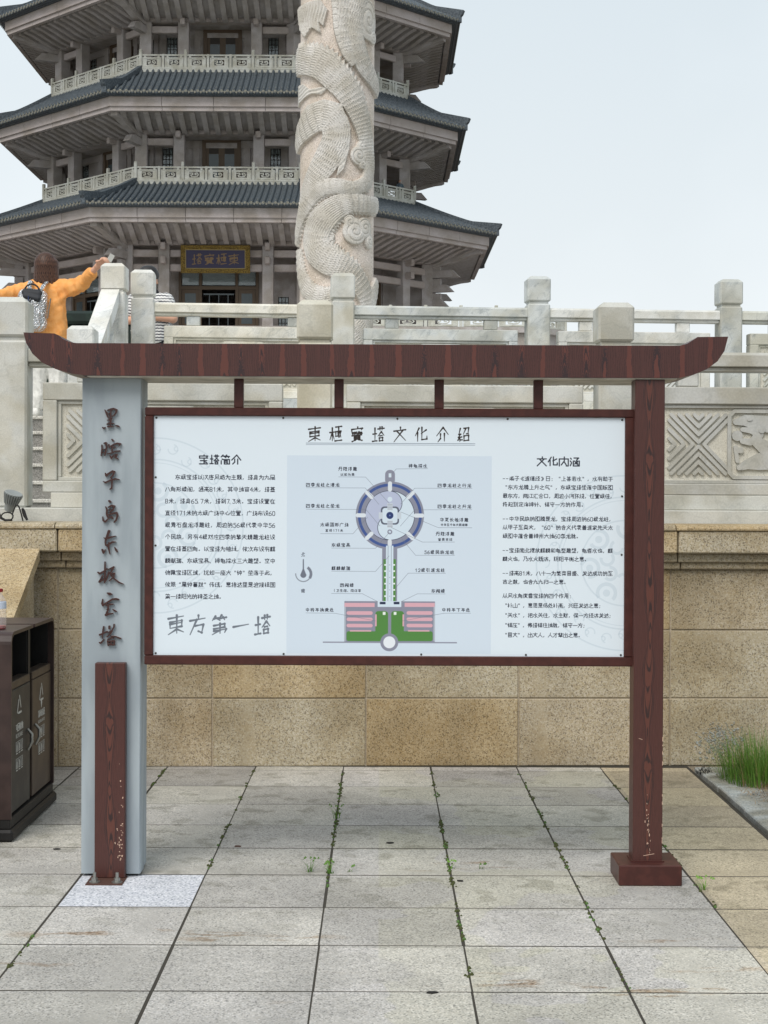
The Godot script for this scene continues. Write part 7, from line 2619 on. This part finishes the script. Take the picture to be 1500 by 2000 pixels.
func build_man() -> void:
	var t := thing("person", "person with black hair in striped shirt half hidden behind a marble post", "person", Transform3D(Basis(), Vector3(-2.24, 2.281, -15.5)))
	var hc := Vector3(-0.05, 1.425, 0.0)
	var look := Vector3(0.75, -0.1, -0.65).normalized()
	var bones := head_bones(hc, look, 1.0)
	bones += [B(-0.05, 1.36, 0, 0.055, -0.04, 1.25, 0, 0.06), B(-0.18, 1.2, 0, 0.06, 0.12, 1.2, 0, 0.06), B(-0.09, 1.12, 0, 0.11, -0.08, 0.82, 0, 0.11), B(0.04, 1.12, 0, 0.11, 0.04, 0.82, 0, 0.11)]
	bones += [B(0.14, 1.19, 0, 0.05, 0.205, 1.02, 0.08, 0.042), B(0.205, 1.02, 0.08, 0.042, -0.02, 1.025, 0.16, 0.03), B(-0.2, 1.19, 0, 0.05, -0.26, 1.0, 0.06, 0.042), B(-0.26, 1.0, 0.06, 0.042, -0.06, 1.0, 0.15, 0.03)]
	bones += hand_bones(Vector3(-0.02, 1.025, 0.16), Vector3(-0.10, 1.03, 0.17), Vector3(0, 1, 0), Vector3(-0.3, -0.6, 0.2).normalized())
	bones += [B(-0.09, 0.80, 0, 0.10, -0.10, 0.43, 0.02, 0.06), B(-0.10, 0.43, 0.02, 0.056, -0.11, 0.08, 0.0, 0.038), B(0.05, 0.80, 0, 0.10, 0.06, 0.43, 0.02, 0.06), B(0.06, 0.43, 0.02, 0.056, 0.07, 0.08, 0.0, 0.038)]
	part("body", flesh(bones, 0.009, 0.02), M["skin"], t)
	part("hair", flesh([B(-0.06, 1.455, 0.0, 0.092, -0.05, 1.445, 0.0, 0.092), B(-0.085, 1.41, 0.02, 0.075, -0.075, 1.36, 0.02, 0.055), B(-0.02, 1.48, 0.0, 0.06, 0.0, 1.46, -0.03, 0.055)], 0.009, 0.03), M["hair_black"], t)
	var sb := [B(-0.16, 1.2, 0, 0.078, 0.11, 1.2, 0, 0.078), B(-0.09, 1.12, 0, 0.125, -0.08, 0.84, 0, 0.13), B(0.03, 1.12, 0, 0.125, 0.03, 0.84, 0, 0.13), B(0.14, 1.19, 0, 0.07, 0.19, 1.08, 0.05, 0.065), B(-0.2, 1.19, 0, 0.07, -0.24, 1.07, 0.04, 0.065)]
	part("shirt", flesh(sb, 0.010, 0.03, 0.008, 7), M["striped_cloth"], t)
	part("collar", flesh([B(-0.09, 1.275, 0.02, 0.04, 0.02, 1.275, 0.0, 0.04), B(-0.04, 1.28, 0.045, 0.035, 0.03, 1.265, 0.02, 0.03)], 0.008, 0.02), M["dark_cloth"], t)
	part("shorts", flesh([B(-0.08, 0.80, 0, 0.12, -0.10, 0.52, 0.01, 0.095), B(0.04, 0.80, 0, 0.12, 0.06, 0.52, 0.01, 0.095)], 0.012, 0.03), M["dark_cloth"], t)
	var mb := MB.new()
	mb.span(0.118, 0.132, 0.5, 0.79, 0.085, 0.102, 0.003)
	part("side_stripe", mb, M["print_white"], t)
	for x in [-0.11, 0.07]:
		part("shoe", flesh([B(x, 0.04, 0.05, 0.038, x + 0.05, 0.036, -0.13, 0.038)], 0.012, 0.02), M["dark_cloth"], t)
	# visitor on the pagoda balcony
	t = thing("person", "tiny visitor in a face mask looking over the pagoda balcony railing", "person", Transform3D(Basis(), Vector3(-10.77 + 12.05, 22.291, -117.0 + 5.45)))
	bones = head_bones(Vector3(0, 1.6, 0), Vector3(0.6, -0.2, 0.75).normalized(), 1.15)
	bones += [B(0, 1.52, 0, 0.06, 0, 1.42, 0, 0.06), B(-0.16, 1.36, 0, 0.07, 0.16, 1.36, 0, 0.07), B(0, 1.3, 0, 0.15, 0, 0.9, 0, 0.14), B(-0.08, 0.85, 0, 0.1, -0.09, 0.06, 0, 0.05), B(0.08, 0.85, 0, 0.1, 0.09, 0.06, 0, 0.05), B(0.2, 1.34, 0, 0.05, 0.26, 1.1, 0.1, 0.045), B(0.26, 1.1, 0.1, 0.045, 0.2, 1.06, 0.3, 0.035), B(-0.2, 1.34, 0, 0.05, -0.26, 1.1, 0.1, 0.045), B(-0.26, 1.1, 0.1, 0.045, -0.15, 1.06, 0.3, 0.035)]
	part("body", flesh(bones, 0.02, 0.03), M["skin"], t)
	part("hair", flesh([B(0, 1.66, -0.02, 0.105, 0.0, 1.63, -0.05, 0.1)], 0.02, 0.03), M["hair_black"], t)
	part("jacket", flesh([B(-0.16, 1.36, 0, 0.09, 0.16, 1.36, 0, 0.09), B(0, 1.3, 0, 0.18, 0, 0.8, 0, 0.17), B(0.2, 1.34, 0, 0.07, 0.26, 1.1, 0.1, 0.06), B(-0.2, 1.34, 0, 0.07, -0.26, 1.1, 0.1, 0.06)], 0.025, 0.04), mat("blue_jacket", Color(0.36, 0.42, 0.46), 0.85), t)
	part("face_mask", flesh([B(0.05, 1.55, 0.075, 0.05, 0.075, 1.53, 0.06, 0.05)], 0.015, 0.02), M["print_white"], t)


# ------------------------------------------------------------------ scene
func _ready() -> void:
	var cam := Camera3D.new()
	cam.name = "camera"
	cam.fov = 35.98
	cam.near = 0.05
	cam.far = 2000.0
	cam.position = Vector3(0, EYE, 0)
	cam.rotation_degrees = Vector3(-0.52, -0.13, 0.25)
	add_child(cam)
	cam.current = true
	var we := WorldEnvironment.new()
	we.name = "environment"
	var env := Environment.new()
	env.background_mode = Environment.BG_SKY
	var sm := ProceduralSkyMaterial.new()
	sm.sky_top_color = Color8(165, 180, 191)
	sm.sky_horizon_color = Color8(205, 209, 210)
	sm.sky_curve = 0.28
	sm.ground_bottom_color = Color8(120, 118, 112)
	sm.ground_horizon_color = Color8(200, 203, 203)
	sm.sun_angle_max = 1.0
	var cl := noise(401, 4.0 / 512, 1024, 512, 5)                            # thin uneven cloud
	var cd := PackedByteArray()
	cd.resize(1024 * 512 * 4)
	for i in 1024 * 512:
		cd[i * 4] = 255
		cd[i * 4 + 1] = 255
		cd[i * 4 + 2] = 255
		cd[i * 4 + 3] = int(22.0 * smoothstep(0.3, 0.75, cl[i] / 255.0))
	sm.sky_cover = picture(1024, 512, cd, true)
	var sky := Sky.new()
	sky.sky_material = sm
	env.sky = sky
	env.tonemap_mode = Environment.TONE_MAPPER_LINEAR
	env.tonemap_exposure = 1.5
	env.sdfgi_enabled = true
	env.ssao_enabled = true
	env.ssil_enabled = true
	we.environment = env
	add_child(we)
	var sun := DirectionalLight3D.new()
	sun.name = "sun"
	sun.light_energy = 0.5
	sun.light_color = Color(1.0, 0.985, 0.965)
	sun.light_angular_distance = 35.0
	sun.shadow_enabled = true
	sun.rotation_degrees = Vector3(-50, -25, 0)
	add_child(sun)
	make_materials()
	build_ground()
	build_wall()
	build_terrace()
	build_pagoda()
	build_dragon_column()
	build_board()
	build_bin()
	build_bottle()
	build_woman()
	build_man()
	build_plants()
